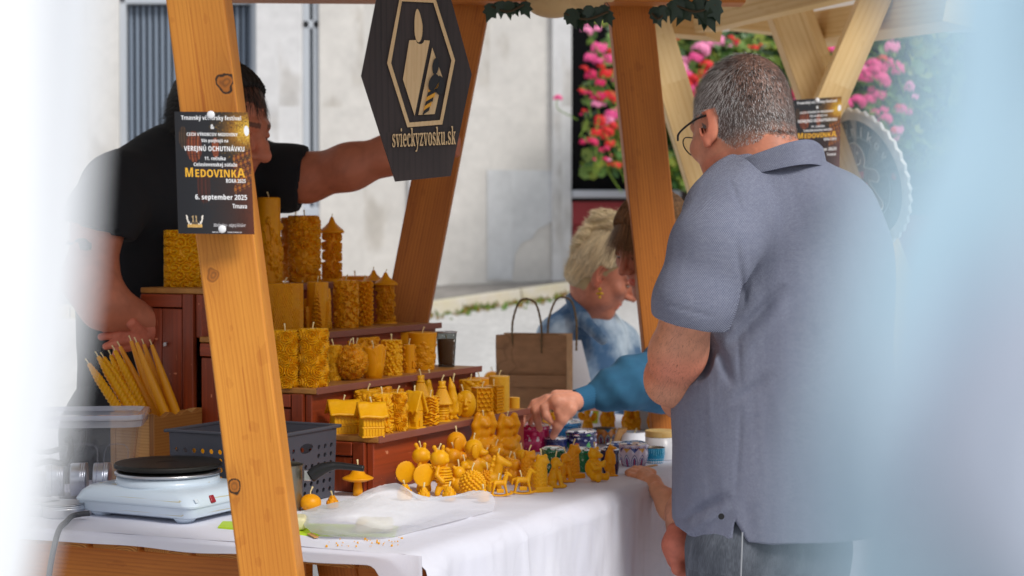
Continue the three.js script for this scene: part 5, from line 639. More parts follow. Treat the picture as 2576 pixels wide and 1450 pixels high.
// ---------------------------------------------------------------- clear storage box with metal tins in it
{
  const clear = phys(C(240, 241, 246), 0.05, { transmission: 0.97, thickness: 0, ior: 1.45 }), p = onY(168, 1262, YT), t = thing('storage_box', 'clear plastic storage box with a black carrying handle', 'storage box', p.clone().add(V(0, 0, -0.04)), 0.12);
  const w = 0.25, d = 0.17; part('box', rrLoft([[w * 0.86, d * 0.86, 0.001, 0.02], [w * 0.9, d * 0.9, 0.006, 0.024], [w, d, 0.145, 0.026]], 1), clear, t);
  part('rim', rrLoft([[w, d, 0.14, 0.026], [w + 0.02, d + 0.02, 0.141, 0.03], [w + 0.022, d + 0.022, 0.152, 0.03], [w + 0.026, d + 0.026, 0.154, 0.03], [w + 0.024, d + 0.024, 0.163, 0.03], [w + 0.006, d + 0.006, 0.164, 0.028], [w + 0.002, d + 0.002, 0.155, 0.027]], 0), phys(C(224, 226, 236), 0.12, { transmission: 0.7, thickness: 0 }), t);
  for (const s of [1, -1]) part('handle', tube([V(0.0, 0.118, s * (d / 2 + 0.004)), V(0.008, 0.122, s * (d / 2 + 0.01)), V(0.008, 0.095, s * (d / 2 + 0.012)), V(0.0, 0.078, s * (d / 2 + 0.012)), V(-0.03, 0.082, s * (d / 2 + 0.012)), V(-0.06, 0.076, s * (d / 2 + 0.012)), V(-0.09, 0.084, s * (d / 2 + 0.01)), V(-0.1, 0.118, s * (d / 2 + 0.006))], 0.0055, 60, 10), M.black, t);
  for (const [x0, x1] of [[-0.1, -0.03], [0.0, 0.055], [0.07, 0.11]]) part('mould_line', tube([V(x0 * 0.9, 0.02, d / 2 * 0.91), V(x0, 0.1, d / 2 * 0.975), V(x0 + 0.006, 0.108, d / 2 * 0.98), V(x1 - 0.006, 0.108, d / 2 * 0.98), V(x1, 0.1, d / 2 * 0.975), V(x1 * 0.9, 0.02, d / 2 * 0.91)], 0.0011, 50, 6), clear, t);
  const tin = (label, x, y, z, rx, R, L) => { const q = [[0, 0], [R * 0.96, 0], [R, 0.002]]; for (let i = 0; i < 3; i++) q.push([R, L * 0.55 + i * 0.004], [R * 1.035, L * 0.55 + i * 0.004 + 0.0016], [R, L * 0.55 + i * 0.004 + 0.0032]); q.push([R * 1.02, L * 0.86], [R * 1.02, L], [0, L]); const o = thing('metal_tin', label, 'tin', V(x, y, z)); part('body', lathe(q, 40), M.alu, o); o.rotation.set(...rx); return o; };
  const at = (dx, dz) => [p.x + dx, YT + 0.036, p.z - 0.04 + dz]; tin('round aluminium tin on its side in the clear box, leftmost', ...at(-0.05, 0.0), [0, 0.25, -PI / 2], 0.032, 0.034); tin('round aluminium tin on its side in the clear box, middle', ...at(0.0, 0.01), [0, 0.15, -PI / 2], 0.031, 0.03); tin('round aluminium tin on its side in the clear box, rightmost with its lid facing right', ...at(0.042, 0.005), [0, 0.1, -PI / 2], 0.031, 0.03);
  const f = onY(148, 1306, YT); tin('flat closed aluminium tin lying beside the hot plate', f.x, YT, f.z - 0.03, [0, 0, 0], 0.036, 0.024); const f2 = onY(86, 1300, YT); tin('flat aluminium tin at the far left, nearly lost in the white blur', f2.x, YT, f2.z - 0.03, [0, 0, 0], 0.036, 0.024); const f3 = onY(70, 1262, YT); tin('aluminium tin standing behind the flat tins at the left edge', f3.x, YT, f3.z - 0.03, [0, 0, 0], 0.034, 0.05);
}
// ---------------------------------------------------------------- bamboo box with taper candles
{
  const c = onY(387, 1236, YT), L = 0.152, Wd = 0.105, H = 0.148, t = thing('bamboo_box', 'bamboo wooden box with scalloped rim holding long candles', 'wooden box', c, TURN);
  const wave = (len, n, amp) => { const p = [[0, 0], [len, 0]]; for (let i = 24; i >= 0; i--) { const s = i / 24; p.push([s * len, H - amp * pow(abs(sin(s * PI * n)), 1.5)]); } return p; };
  const wall = (g) => uvBox(g, 0, [0.1, 0.05]); const b1 = C(236, 226, 214), m2 = M.bamboo;
  part('long_side', wall(extrude(wave(L, 3, 0.008), 0.01, 0.001)), std(C(196, 176, 150), 0.5, { map: M.bamboo.map }), t, V(0, 0, -0.01)); part('long_side', wall(extrude(wave(L, 3, 0.008), 0.01, 0.001)), m2, t, V(0, 0, -Wd));
  part('end', wall(extrude(wave(Wd - 0.022, 1, 0.007), 0.01, 0.001)).rotateY(-PI / 2).translate(0.012, 0, 0), m2, t, V(0, 0, -Wd + 0.011)); part('end', wall(extrude(wave(Wd - 0.022, 1, 0.007), 0.01, 0.001)).rotateY(-PI / 2), m2, t, V(L, 0, -Wd + 0.011)); part('base', box(L - 0.02, 0.006, Wd - 0.02, 0.001), m2, t, V(L / 2, 0.004, -Wd / 2));
  const taperWax = phys(C(238, 160, 16), 0.4, { transmission: 0.1, thickness: 0 });
  const cand = (label, tip, foot, d0, d1, r, tw) => {
    const a = W(...tip, d0), b = W(...foot, d1), base = b.clone().lerp(a, -0.42); const o = thing('taper_candle', label, 'candle', base, 0, tw ? 'twisted candles in the bamboo box' : 'tapered candles in the bamboo box'), v = a.clone().sub(base), pts = [0, 0.3, 0.6, 0.85, 0.97, 1].map((s) => v.clone().multiplyScalar(s));
    part('body', tw ? taper(pts, [r, r, r, r * 0.97, r * 0.9, r * 0.4], 110, 20, (th, s) => 1 + 0.16 * cos(4 * (th - s * 34))) : taper(pts, [r, r, r * 0.95, r * 0.82, r * 0.6, r * 0.32], 24, 16), tw ? M.waxGold : taperWax, o); const wk = part('wick', taper([V(0, 0, 0), v.clone().normalize().multiplyScalar(0.007), v.clone().normalize().multiplyScalar(0.011).add(V(-0.001, 0.001, 0))], [0.0013, 0.0012, 0.0016], 6, 6), M.wick, o, v.clone().multiplyScalar(0.995));
  };
  const TWL = ['twisted rope candle leaning farthest left out of the bamboo box', 'second twisted rope candle from the left in the bamboo box', 'third twisted rope candle from the left in the bamboo box', 'fourth twisted rope candle from the left in the bamboo box', 'twisted rope candle at the back beside the smooth candles'], TPL = ['smooth taper candle next to the twisted ones, lowest tip', 'smooth taper candle with the highest tip in the bamboo box', 'smooth taper candle second from the right in front', 'smooth taper candle at the back between two others', 'smooth taper candle farthest right in the bamboo box'];
  [[222, 915, 308, 1046, 3.52], [246, 897, 334, 1046, 3.535], [260, 899, 352, 1046, 3.55], [278, 894, 345, 1044, 3.58], [288, 882, 368, 1042, 3.575]].forEach(([x, y, a, b, d], i) => cand(TWL[i], [x, y], [a, b], d - 0.02, d, 0.0088, true));
  [[301, 872, 386, 1042, 3.59], [329, 858, 393, 1040, 3.6], [343, 862, 414, 1042, 3.56], [361, 866, 420, 1038, 3.61], [381, 868, 441, 1040, 3.585]].forEach(([x, y, a, b, d], i) => cand(TPL[i], [x, y], [a, b], d - 0.02, d, 0.0108, false));
}
// ---------------------------------------------------------------- dark perforated basket
{
  const c = onY(688, 1284, YT), L = 0.2, Wd = 0.225, H = 0.132, t = thing('plastic_basket', 'dark grey perforated plastic basket behind the leaning post', 'basket', c, TURN), m = std(C(68, 70, 80), 0.45);
  const wall = (len, cols, handle) => { const h = []; for (let j = 0; j < 6; j++) for (let i = 0; i < cols; i++) { const x = 0.016 + i * (len - 0.032) / (cols - 1), y = 0.016 + j * 0.0165; if (handle && abs(x - len / 2) < 0.034 && y > 0.075) continue; const q = []; for (let k = 9; k >= 0; k--) q.push([x + 0.0048 * cos(k * 0.628), y + 0.0048 * sin(k * 0.628)]); h.push(q); } if (handle) { const q = []; for (let k = 15; k >= 0; k--) { const a = k / 16 * 2 * PI; q.push([len / 2 + 0.022 * cos(a), 0.1 + 0.0095 * sin(a)]); } h.push(q); } return extrude([[0, 0], [len, 0], [len, H], [0, H]], 0.0022, 0, h); };
  part('side_wall', wall(L, 9, true), m, t, V(0, 0, -0.003), [0.05, 0, 0]); part('side_wall', wall(L, 9, true), m, t, V(0, 0, -Wd), [-0.05, 0, 0]); part('end_wall', wall(Wd, 11, false).rotateY(-PI / 2), m, t, V(0, 0, -Wd), [0, 0, 0.05]); part('end_wall', wall(Wd, 11, false).rotateY(-PI / 2), m, t, V(L, 0, -Wd), [0, 0, -0.05]);
  part('rim', G([box(L + 0.024, 0.006, 0.008, 0.002).translate(L / 2, H, 0.006), box(L + 0.024, 0.006, 0.008, 0.002).translate(L / 2, H, -Wd - 0.007), box(0.008, 0.006, Wd + 0.02, 0.002).translate(-0.007, H + 0.0005, -Wd / 2), box(0.008, 0.006, Wd + 0.02, 0.002).translate(L + 0.008, H + 0.0005, -Wd / 2)]), m, t); part('bottom', box(L - 0.004, 0.003, Wd - 0.004, 0.001), m, t, V(L / 2, 0.003, -Wd / 2));
  for (const [u, v, l] of [[0.06, 0.06, 'yellow pillar candle standing inside the dark basket, near its handle hole'], [0.12, 0.14, 'yellow pillar candle inside the dark basket, in the middle'], [0.06, 0.19, 'yellow pillar candle inside the dark basket, at its left side']]) { const o = thing('pillar_candle', l, 'candle', c.clone().addScaledVector(TU, u).addScaledVector(TV, v).add(V(0, 0.006, 0)), 0); part('body', relief(0.095, () => 0.03, () => 0, 40, 6), M.wax, o); addWick(o, 0.094); }
}
// orange tray, saucepan
{
  const p = onY(470, 1248, YT), t = thing('plastic_tray', 'shallow orange plastic tray behind the hot plate', 'tray', p.clone().add(V(0, 0, -0.07)), TURN), m = std(C(226, 112, 72), 0.45); part('tray', thickLoft([[0.17, 0.19, 0.002, 0.02], [0.185, 0.205, 0.045, 0.024]]), m, t); part('rim', rrLoft([[0.184, 0.204, 0.044, 0.024], [0.2, 0.22, 0.044, 0.028], [0.202, 0.222, 0.048, 0.028], [0.186, 0.206, 0.0485, 0.024]], 0), m, t);
  for (let i = 0; i < 12; i++) part('rib', box(0.003, 0.034, 0.003, 0.001), m, t, V(-0.075 + i * 0.0136, 0.023, 0.1025), [0.18, 0, 0]);
}
function thickLoft(r) { const o = r.map((q) => [...q]), i = r.map(([w, d, y, c]) => [w - 0.005, d - 0.005, y + 0.003, c]).reverse(); i[0][2] = r[r.length - 1][2]; return rrLoft([...o, ...i], 3); }
{
  const p = onY(692, 1294, YT), t = thing('saucepan', 'small worn steel saucepan with a black handle, half hidden by the near post', 'saucepan', p.clone().add(V(0, 0, -0.042)), -0.04), R = 0.043, H = 0.082, worn = std(C(150, 146, 140), 0.34, { metalness: 0.9, map: waxMap, bumpMap: skinBump, bumpScale: 0.0003 });
  part('pan', lathe([[0, 0], [R * 0.86, 0], [R * 0.96, 0.006], [R, 0.02], [R, H - 0.004], [R * 1.05, H], [R * 1.02, H + 0.001], [R * 0.97, H - 0.004], [R * 0.97, 0.01], [0, 0.006]], 56), worn, t); part('bracket', box(0.014, 0.02, 0.013, 0.003), M.steel, t, V(R + 0.0105, H - 0.018, 0.004));
  const h = taper([V(R + 0.016, H - 0.02, 0.004), V(R + 0.03, H - 0.01, 0.004), V(R + 0.055, H - 0.001, 0.006), V(R + 0.085, H - 0.002, 0.008), V(R + 0.112, H - 0.005, 0.01)], [0.0125, 0.011, 0.0068, 0.006, 0.0056], 30, 12); part('handle', h, M.black, t);
}
// ---------------------------------------------------------------- green sheet, wax slab, frosted plastic, sticks
{
  const q = [[548, 1330], [560, 1316], [1002, 1328], [992, 1352], [745, 1349]].map(([x, y]) => onY(x, y, YT)), s = extrude(q.map((p) => [p.x, -p.z]), 0.003).rotateX(-PI / 2); const g0 = tag(part('cutting_sheet', s.translate(0, YT, 0), std(C(184, 216, 18), 0.45)), 'lime green plastic cutting sheet under the frosted plastic', 'cutting sheet');
  const slab = (label, x, y, w, h, k) => { const o = stand('wax_slab', label, x, y, YT + 0.0035, w, h, { category: 'wax slab', flat: true }), b = new Blob(0.006), r = o.R; b.bx(0, h * o.m / 2, -0.02, r, h * o.m / 2, 0.024, 0.006).el(-r * 0.6, h * o.m * 0.3, -0.02, r * 0.4, h * o.m * 0.5, 0.02, { k: 0.01 }); b.post = (a, c, e) => 0.003 * (noise(a * 60, c * 80, e * 60) - 0.5); const g = b.mesh(0.0028, (a, c, e) => { const n = fbm(a * 50 + k, c * 50, e * 50, 3); return n > 0.6 ? [0.72, 0.52, 0.09] : [0.76, 0.7, 0.42]; }); part('body', g, phys(0xffffff, 0.5, { vertexColors: true, transmission: 0.15, thickness: 0 }), o.t); };
  slab('cream wax slab with yellow stains at the front end of the frosted sheet', 940, 1342, 92, 32, 3); slab('cream wax slab peeping out between post and frosted sheet', 752, 1336, 34, 34, 9);
  const rows = [[[832, 1349, 0.001], [900, 1354, 0.001], [985, 1352, 0.001], [1110, 1320, 0.001], [1240, 1287, 0.001]], [[795, 1347, 0.003], [880, 1340, 0.012], [988, 1324, 0.022], [1120, 1288, 0.022], [1246, 1266, 0.016]], [[768, 1330, 0.01], [850, 1306, 0.036], [985, 1276, 0.048], [1120, 1256, 0.044], [1232, 1243, 0.034]], [[757, 1306, 0.018], [860, 1276, 0.048], [988, 1242, 0.066], [1105, 1256, 0.046], [1215, 1238, 0.038]], [[757, 1288, 0.024], [880, 1258, 0.054], [987, 1219, 0.082], [1072, 1262, 0.046], [1190, 1240, 0.034]]].map((r) => r.map(([x, y, h]) => onY(x, y, YT + h)));
  rows[3].forEach((p, i) => p.add(ray(rows[3][i].x, 0).set(0, 0, 0))); const cs = (a, t) => { const n = a.length - 1, k = min(floor(t * n), n - 1), f = t * n - k, p = (i) => a[clamp(i, 0, n)]; const o = V(0, 0, 0); const w = [-0.5 * f + f * f - 0.5 * f * f * f, 1 - 2.5 * f * f + 1.5 * f * f * f, 0.5 * f + 2 * f * f - 1.5 * f * f * f, -0.5 * f * f + 0.5 * f * f * f]; for (let i = 0; i < 4; i++) o.addScaledVector(p(k - 1 + i), w[i]); return o; };
  const sheet = grid(110, 80, (a, b) => { const p = cs(rows.map((r) => cs(r, a)), b), e = smooth(0, 0.12, b); p.y += e * (0.0035 * (abs(noise(a * 9 + b * 7, b * 5 - a * 3) - 0.5) * 2) + 0.002 * abs(noise(a * 24 - b * 8, b * 17) - 0.5)); return p; }); const ribs = tex(256, 256, (a, b) => [128 + 60 * sin(b * PI * 64) + 30 * sin(a * PI * 128)], false, [1, 3]);
  tag(part('plastic_sheet', sheet, phys(C(246, 246, 250), 0.55, { transmission: 0.58, thickness: 0, bumpMap: ribs, bumpScale: 0.0002, side: THREE.DoubleSide })), 'frosted translucent plastic sheet loosely rolled at the table corner', 'plastic sheet');
  const stick = (label, a, b) => tag(part('wooden_stick', timber(a, b, 0.008, 0.0018, 0, 0.0008, V(0, 1, 0.2)), M.bamboo), label, 'stick'); stick('flat wooden stick poking out under the frosted sheet', onY(778, 1343, YT + 0.004), onY(796, 1353, YT + 0.002)); stick('thin flat wooden stick lying on the cloth above the small hand', onY(1596, 1180, YT + 0.001), onY(1652, 1170, YT + 0.001));
  const r = rng(9), cr = []; for (let i = 0; i < 40; i++) { const p = onY(820 + r() * 200, 1352 + r() * 24, YT + 0.001); cr.push(new THREE.IcosahedronGeometry(0.0007 + 0.002 * r() * r(), 0).translate(p.x, p.y, p.z)); } tag(part('wax_crumbs', G(cr), M.waxGold), 'scattered yellow wax crumbs on the white cloth', 'crumbs', null, 'stuff');
}
// ---------------------------------------------------------------- printed tins and jars
{
  const print = (draw, bg) => canvasTex(768, 200, (c, w, h) => { c.fillStyle = bg; c.fillRect(0, 0, w, h); draw(c, w, h); });
  const star = (c, x, y, R, n, col) => { c.strokeStyle = col; c.lineWidth = 3; for (let i = 0; i < n; i++) { c.beginPath(); c.moveTo(x, y); c.lineTo(x + R * cos(i / n * 6.283), y + R * sin(i / n * 6.283)); c.stroke(); } };
  const lancets = (a, b, e, n) => (c, w, h) => { for (let i = 0; i < n; i++) for (const [k, col] of [[1, a], [0.8, b], [0.55, e], [0.25, '#b04a6a']]) { const x = (i + 0.5) / n * w, ww = w / n / 2 * k; c.fillStyle = col; c.beginPath(); c.moveTo(x, h * 0.32 + (1 - k) * 60); c.quadraticCurveTo(x + ww * 1.2, h * 0.6, x + ww * 0.7, h); c.lineTo(x - ww * 0.7, h); c.quadraticCurveTo(x - ww * 1.2, h * 0.6, x, h * 0.32 + (1 - k) * 60); c.fill(); } for (let i = 0; i < n; i++) { c.fillStyle = i % 2 ? a : '#d9a24a'; c.beginPath(); c.moveTo((i) / n * w, 0); c.lineTo((i + 1) / n * w, 0); c.lineTo((i + 0.5) / n * w, h * 0.24); c.fill(); } };
  const snow = (c, w, h, n, seed) => { const r = rng(seed); for (let i = 0; i < n; i++) { c.fillStyle = '#fff'; c.globalAlpha = 0.5 + 0.5 * r(); c.beginPath(); c.arc(r() * w, r() * h, 1.5 + 3 * r(), 0, 7); c.fill(); } c.globalAlpha = 1; };
  const D = {
    pink: print((c, w, h) => { for (let i = 0; i < 12; i++) { const x = i / 12 * w + 30; c.fillStyle = '#f4e8ea'; if (i % 3 === 0) { c.beginPath(); c.arc(x, 62, 10, 0, 7); c.arc(x, 84, 14, 0, 7); c.fill(); } else if (i % 3 === 1) { c.beginPath(); c.moveTo(x, 52); c.lineTo(x + 9, 100); c.lineTo(x - 9, 100); c.fill(); } else { c.fillRect(x - 6, 56, 9, 40); c.fillRect(x - 12, 78, 24, 18); } } snow(c, w, h, 40, 2); }, '#cc1c62'),
    navy: print((c, w, h) => { snow(c, w, h, 50, 5); for (let i = 0; i < 14; i++) star(c, (i + 0.5) / 14 * w, 30 + 22 * (i % 2), 15, 6, '#dfe6f4'); for (let i = 0; i < 4; i++) { const x = (i + 0.28) / 4 * w; c.fillStyle = '#4e9a58'; for (let k = 0; k < 3; k++) { c.beginPath(); c.moveTo(x, 66 + k * 22); c.lineTo(x + 20 + 8 * k, 108 + k * 24); c.lineTo(x - 20 - 8 * k, 108 + k * 24); c.fill(); } const y = (i + 0.78) / 4 * w; c.fillStyle = '#f2f4f8'; c.beginPath(); c.arc(y, 142, 26, 0, 7); c.arc(y, 108, 18, 0, 7); c.fill(); c.fillStyle = '#c22a38'; c.fillRect(y - 17, 84, 34, 14); c.fillRect(y - 18, 122, 36, 7); c.fillStyle = '#e0b030'; c.beginPath(); c.arc(x + 62, 110, 7, 0, 7); c.fill(); } }, '#1a2050'),
    blue: print((c, w, h) => { snow(c, w, h, 140, 8); for (let i = 0; i < 9; i++) star(c, (i + 0.3) / 9 * w, 110 + 30 * (i % 2), 20, 6, '#cfe6f8'); }, '#2a86c6'),
    mosaic: print(lancets('#1b6f9a', '#e9e2d2', '#1b4f86', 10), '#d98a3a'), lattice: print(lancets('#2d3f86', '#efe9ee', '#3a4f9a', 11), '#cfc4d6'), turq: print((c, w, h) => { for (let i = 0; i < 60; i++) { c.strokeStyle = i % 2 ? '#7fd0e4' : '#0f5f86'; c.lineWidth = 5; c.beginPath(); c.moveTo(i / 60 * w, 20); c.lineTo(i / 60 * w, 60 + 50 * noise(i * 0.7, 1)); c.stroke(); } c.fillStyle = '#e8f2f6'; for (let i = 0; i < 24; i++) { c.beginPath(); c.arc((i + 0.5) / 24 * w, 178, 14, 0, 7); c.fill(); } c.fillStyle = '#bfe6f0'; c.fillRect(0, 140, w, 5); }, '#22a0cc'),
    green: print((c, w, h) => { snow(c, w, h, 60, 12); for (let i = 0; i < 8; i++) { c.fillStyle = i % 2 ? '#d8c23a' : '#c02f34'; c.beginPath(); c.arc((i + 0.5) / 8 * w, 130 + 30 * (i % 2), 10, 0, 7); c.fill(); star(c, (i + 0.1) / 8 * w, 60, 14, 6, '#e6f0ea'); } }, '#15804c'), leaf: print((c, w, h) => { const r = rng(3); for (let i = 0; i < 220; i++) { c.fillStyle = r() < 0.6 ? '#e8efe8' : '#0a4a30'; c.beginPath(); c.ellipse(r() * w, 30 + r() * h, 4, 11, r() * 3, 0, 7); c.fill(); } }, '#14734a'), dark: print((c, w, h) => snow(c, w, h, 30, 7), '#1a2456'), plum: print((c, w, h) => snow(c, w, h, 30, 17), '#7f6aa8'),
  };
  const lidTex = (a, b) => canvasTex(256, 256, (c) => { c.fillStyle = a; c.fillRect(0, 0, 256, 256); const r = rng(5); for (let i = 0; i < 60; i++) { c.fillStyle = r() < 0.5 ? b : '#eef0f4'; c.beginPath(); c.ellipse(r() * 256, r() * 256, 8 + 22 * r(), 6 + 12 * r(), r() * 3, 0, 7); c.fill(); } });
  const lids = { pink: lidTex('#e8dfe4', '#cc1c62'), navy: lidTex('#d7dae6', '#20264e'), blue: lidTex('#dfe8f0', '#3a86b8'), mix: lidTex('#e6dfd8', '#b0343c'), green: lidTex('#dfe8e2', '#15643e'), pat: lidTex('#d9cfc4', '#3a5a9a') };
  const tinMat = (map) => phys(0xffffff, 0.22, { map, clearcoat: 0.6, metalness: 0.15 }), lidMat = (map) => phys(0xffffff, 0.16, { map, metalness: 0.35, clearcoat: 0.5 });
  const tin = (label, x, y, w, h, map, lid, o = {}) => {
    const s = stand('candle_tin', label, x, y, o.Y ?? -1, w, h, { category: 'tin', turn: o.turn ?? 0 }), R = s.R, H = s.H, q = []; for (let i = 0; i <= 14; i++) { const v = i / 14; q.push([R * (0.78 + 0.22 * sin(min(1, v * 1.08) * PI * 0.62 + 0.12)), v * H * 0.74]); }
    const g = lathe([[0.001, 0], [R * 0.74, 0], ...q], 56), p = g.attributes.position, uv = g.attributes.uv; for (let i = 0; i < p.count; i++) uv.setXY(i, atan2(p.getX(i), p.getZ(i)) / (2 * PI) * (1) + 0.5, p.getY(i) / (H * 0.74)); fixSeam(g); part('body', g, tinMat(map), s.t);
    if (o.open) { part('inside', lathe([[0, H * 0.6], [R * 0.9, H * 0.62], [R * 0.93, H * 0.75], [R * 0.96, H * 0.76], [R * 0.97, H * 0.73]], 40), std(C(120, 110, 96), 0.4, { metalness: 0.5 }), s.t); return s; }
    const l = part('lid', lathe([[R * 0.95, H * 0.735], [R * 1.01, H * 0.74], [R * 1.02, H * 0.79], [R * 1.01, H * 0.86], [R * 0.97, H * 0.885]], 56), tinMat(map), s.t); const gl = lathe([[R * 0.97, H * 0.885], [R * 0.9, H * 0.93], [R * 0.6, H * 0.985], [R * 0.3, H], [0, H]].map(([a, b]) => [a, b]), 48), pp = gl.attributes.position, uu = gl.attributes.uv; for (let i = 0; i < pp.count; i++) uu.setXY(i, 0.5 + pp.getX(i) / R / 2, 0.5 + pp.getZ(i) / R / 2); part('lid_top', gl, lidMat(lid), l); if (o.tilt) s.t.rotation.z = o.tilt; return s;
  };
  function fixSeam(g) { const ix = g.index, uv = g.attributes.uv; const q = []; for (let i = 0; i < ix.count; i += 3) { const a = [0, 1, 2].map((k) => uv.getX(ix.getX(i + k))); if (max(...a) - min(...a) > 0.5) for (let k = 0; k < 3; k++) { const v = ix.getX(i + k); if (uv.getX(v) < 0.5 && abs(g.attributes.position.getX(v)) < 1e-4) q.push(v); } } for (const v of q) uv.setX(v, 1); }
  tin('white and red lidded tin behind the pink tin, under the fingers', 1342, 1112, 72, 46, D.pink, lids.mix); tin('dark green tin left of the pink tin, mostly hidden', 1308, 1128, 46, 56, D.green, lids.green); tin('lilac tin peeping out right of the pink tin', 1358, 1134, 72, 60, D.plum, lids.pink);
  tin('raspberry pink tin with white winter figures under the fingertips', 1343, 1140, 80, 74, D.pink, lids.pink); tin('blue tin with snowflakes behind the thumb', 1424, 1120, 76, 60, D.blue, lids.blue); tin('low tin with a blue and white lid between the pink and navy tins', 1398, 1142, 60, 40, D.dark, lids.navy);
  tin('orange and blue mosaic patterned tin without lid, tilted', 1519, 1118, 60, 50, D.mosaic, lids.pat, { tilt: 0.1, open: true }); tin('navy tin with green fir trees and snowmen', 1463, 1141, 79, 58, D.navy, lids.navy, { Y: YT }); tin('low colourful tin below the navy tin', 1512, 1168, 64, 36, D.mosaic, lids.mix); tin('dark blue lidded tin behind the lattice tin', 1562, 1160, 74, 44, D.dark, lids.pat);
  tin('dark green tin with pale leaves behind the dog candles', 1392, 1192, 64, 66, D.leaf, lids.green); tin('green tin with red berries beside the sitting bear candle', 1462, 1190, 60, 62, D.green, lids.green); tin('dark blue tin behind the upright bear candle', 1535, 1196, 48, 70, D.dark, lids.navy);
  tin('violet and white tin with pointed arch pattern at the table edge', 1594, 1177, 74, 64, D.lattice, lids.pat); tin('turquoise open tin next to the man', 1646, 1168, 56, 52, D.turq, lids.blue, { open: true });
  const porc = phys(C(226, 226, 230), 0.3); { const s = stand('jar_candle', 'open white jar candle with a lone wick', 1596, 1130, -1, 66, 40, { category: 'candle jar' }); part('jar', lathe([[0, 0], [s.R * 0.96, 0], [s.R, 0.004], [s.R, s.H], [s.R * 0.95, s.H], [s.R * 0.94, s.H * 0.75], [0, s.H * 0.75]], 48), porc, s.t); addWick(s.t, s.H * 0.75, 0, 0, 1.3); }
  { const s = stand('jar_candle', 'white jar candle closed with a pale bamboo lid', 1662, 1161, -1, 78, 74, { category: 'candle jar' }); part('jar', lathe([[0, 0], [s.R * 0.96, 0], [s.R, 0.004], [s.R, s.H * 0.78], [0, s.H * 0.78]], 48), porc, s.t); part('lid', lathe([[0, s.H * 0.78], [s.R * 1.0, s.H * 0.785], [s.R * 1.01, s.H * 0.8], [s.R * 1.01, s.H * 0.985], [s.R * 0.98, s.H], [0, s.H]], 48), std(C(222, 190, 130), 0.5, { map: waxMap }), s.t); }
  const a = onY(1547, 1124, YT), b = W(1562, 1080, 4.12); tag(part('wooden_peg', G([timber(a, b, 0.013, 0.006, 0, 0.001), timber(a.clone().add(V(0.008, 0, -0.008)), b.clone().add(V(0.009, 0.001, -0.012)), 0.013, 0.006, 0, 0.001)]), M.bamboo), 'pale wooden peg standing beside the open white jar', 'peg');
  const flyer = (label, name, pts, m, cat) => tag(part(name, thicken(grid(6, 6, (s, t) => { const [p, q, r2, u] = pts; return p.clone().lerp(q, s).lerp(u.clone().lerp(r2, s), t).add(V(0, 0, 0.006 * sin(s * PI))); }), 0.0006), m), label, cat);
  flyer('lime green and white leaflet standing behind the angel candle', 'leaflet', [W(1484, 1090, 4.7), W(1516, 1090, 4.7), W(1520, 1010, 4.7), W(1494, 1010, 4.7)], std(0xffffff, 0.6, { map: canvasTex(64, 128, (c) => { c.fillStyle = '#c8dc28'; c.fillRect(0, 0, 64, 128); c.fillStyle = '#eef0ee'; c.fillRect(34, 30, 30, 98); }) }), 'leaflet');
  const boxp = onY(1672, 1078, YT); const o = thing('carton', 'white carton with red stripes behind the nativity candle', 'carton', boxp, 0.2); part('box', box(0.16, 0.09, 0.06, 0.002), std(0xffffff, 0.6, { map: canvasTex(128, 64, (c) => { c.fillStyle = '#e8e6e2'; c.fillRect(0, 0, 128, 64); c.fillStyle = '#b02a30'; for (let i = 0; i < 6; i++) c.fillRect(i * 22, 0, 7, 64); }) }), o, V(0, 0.046, 0));
}

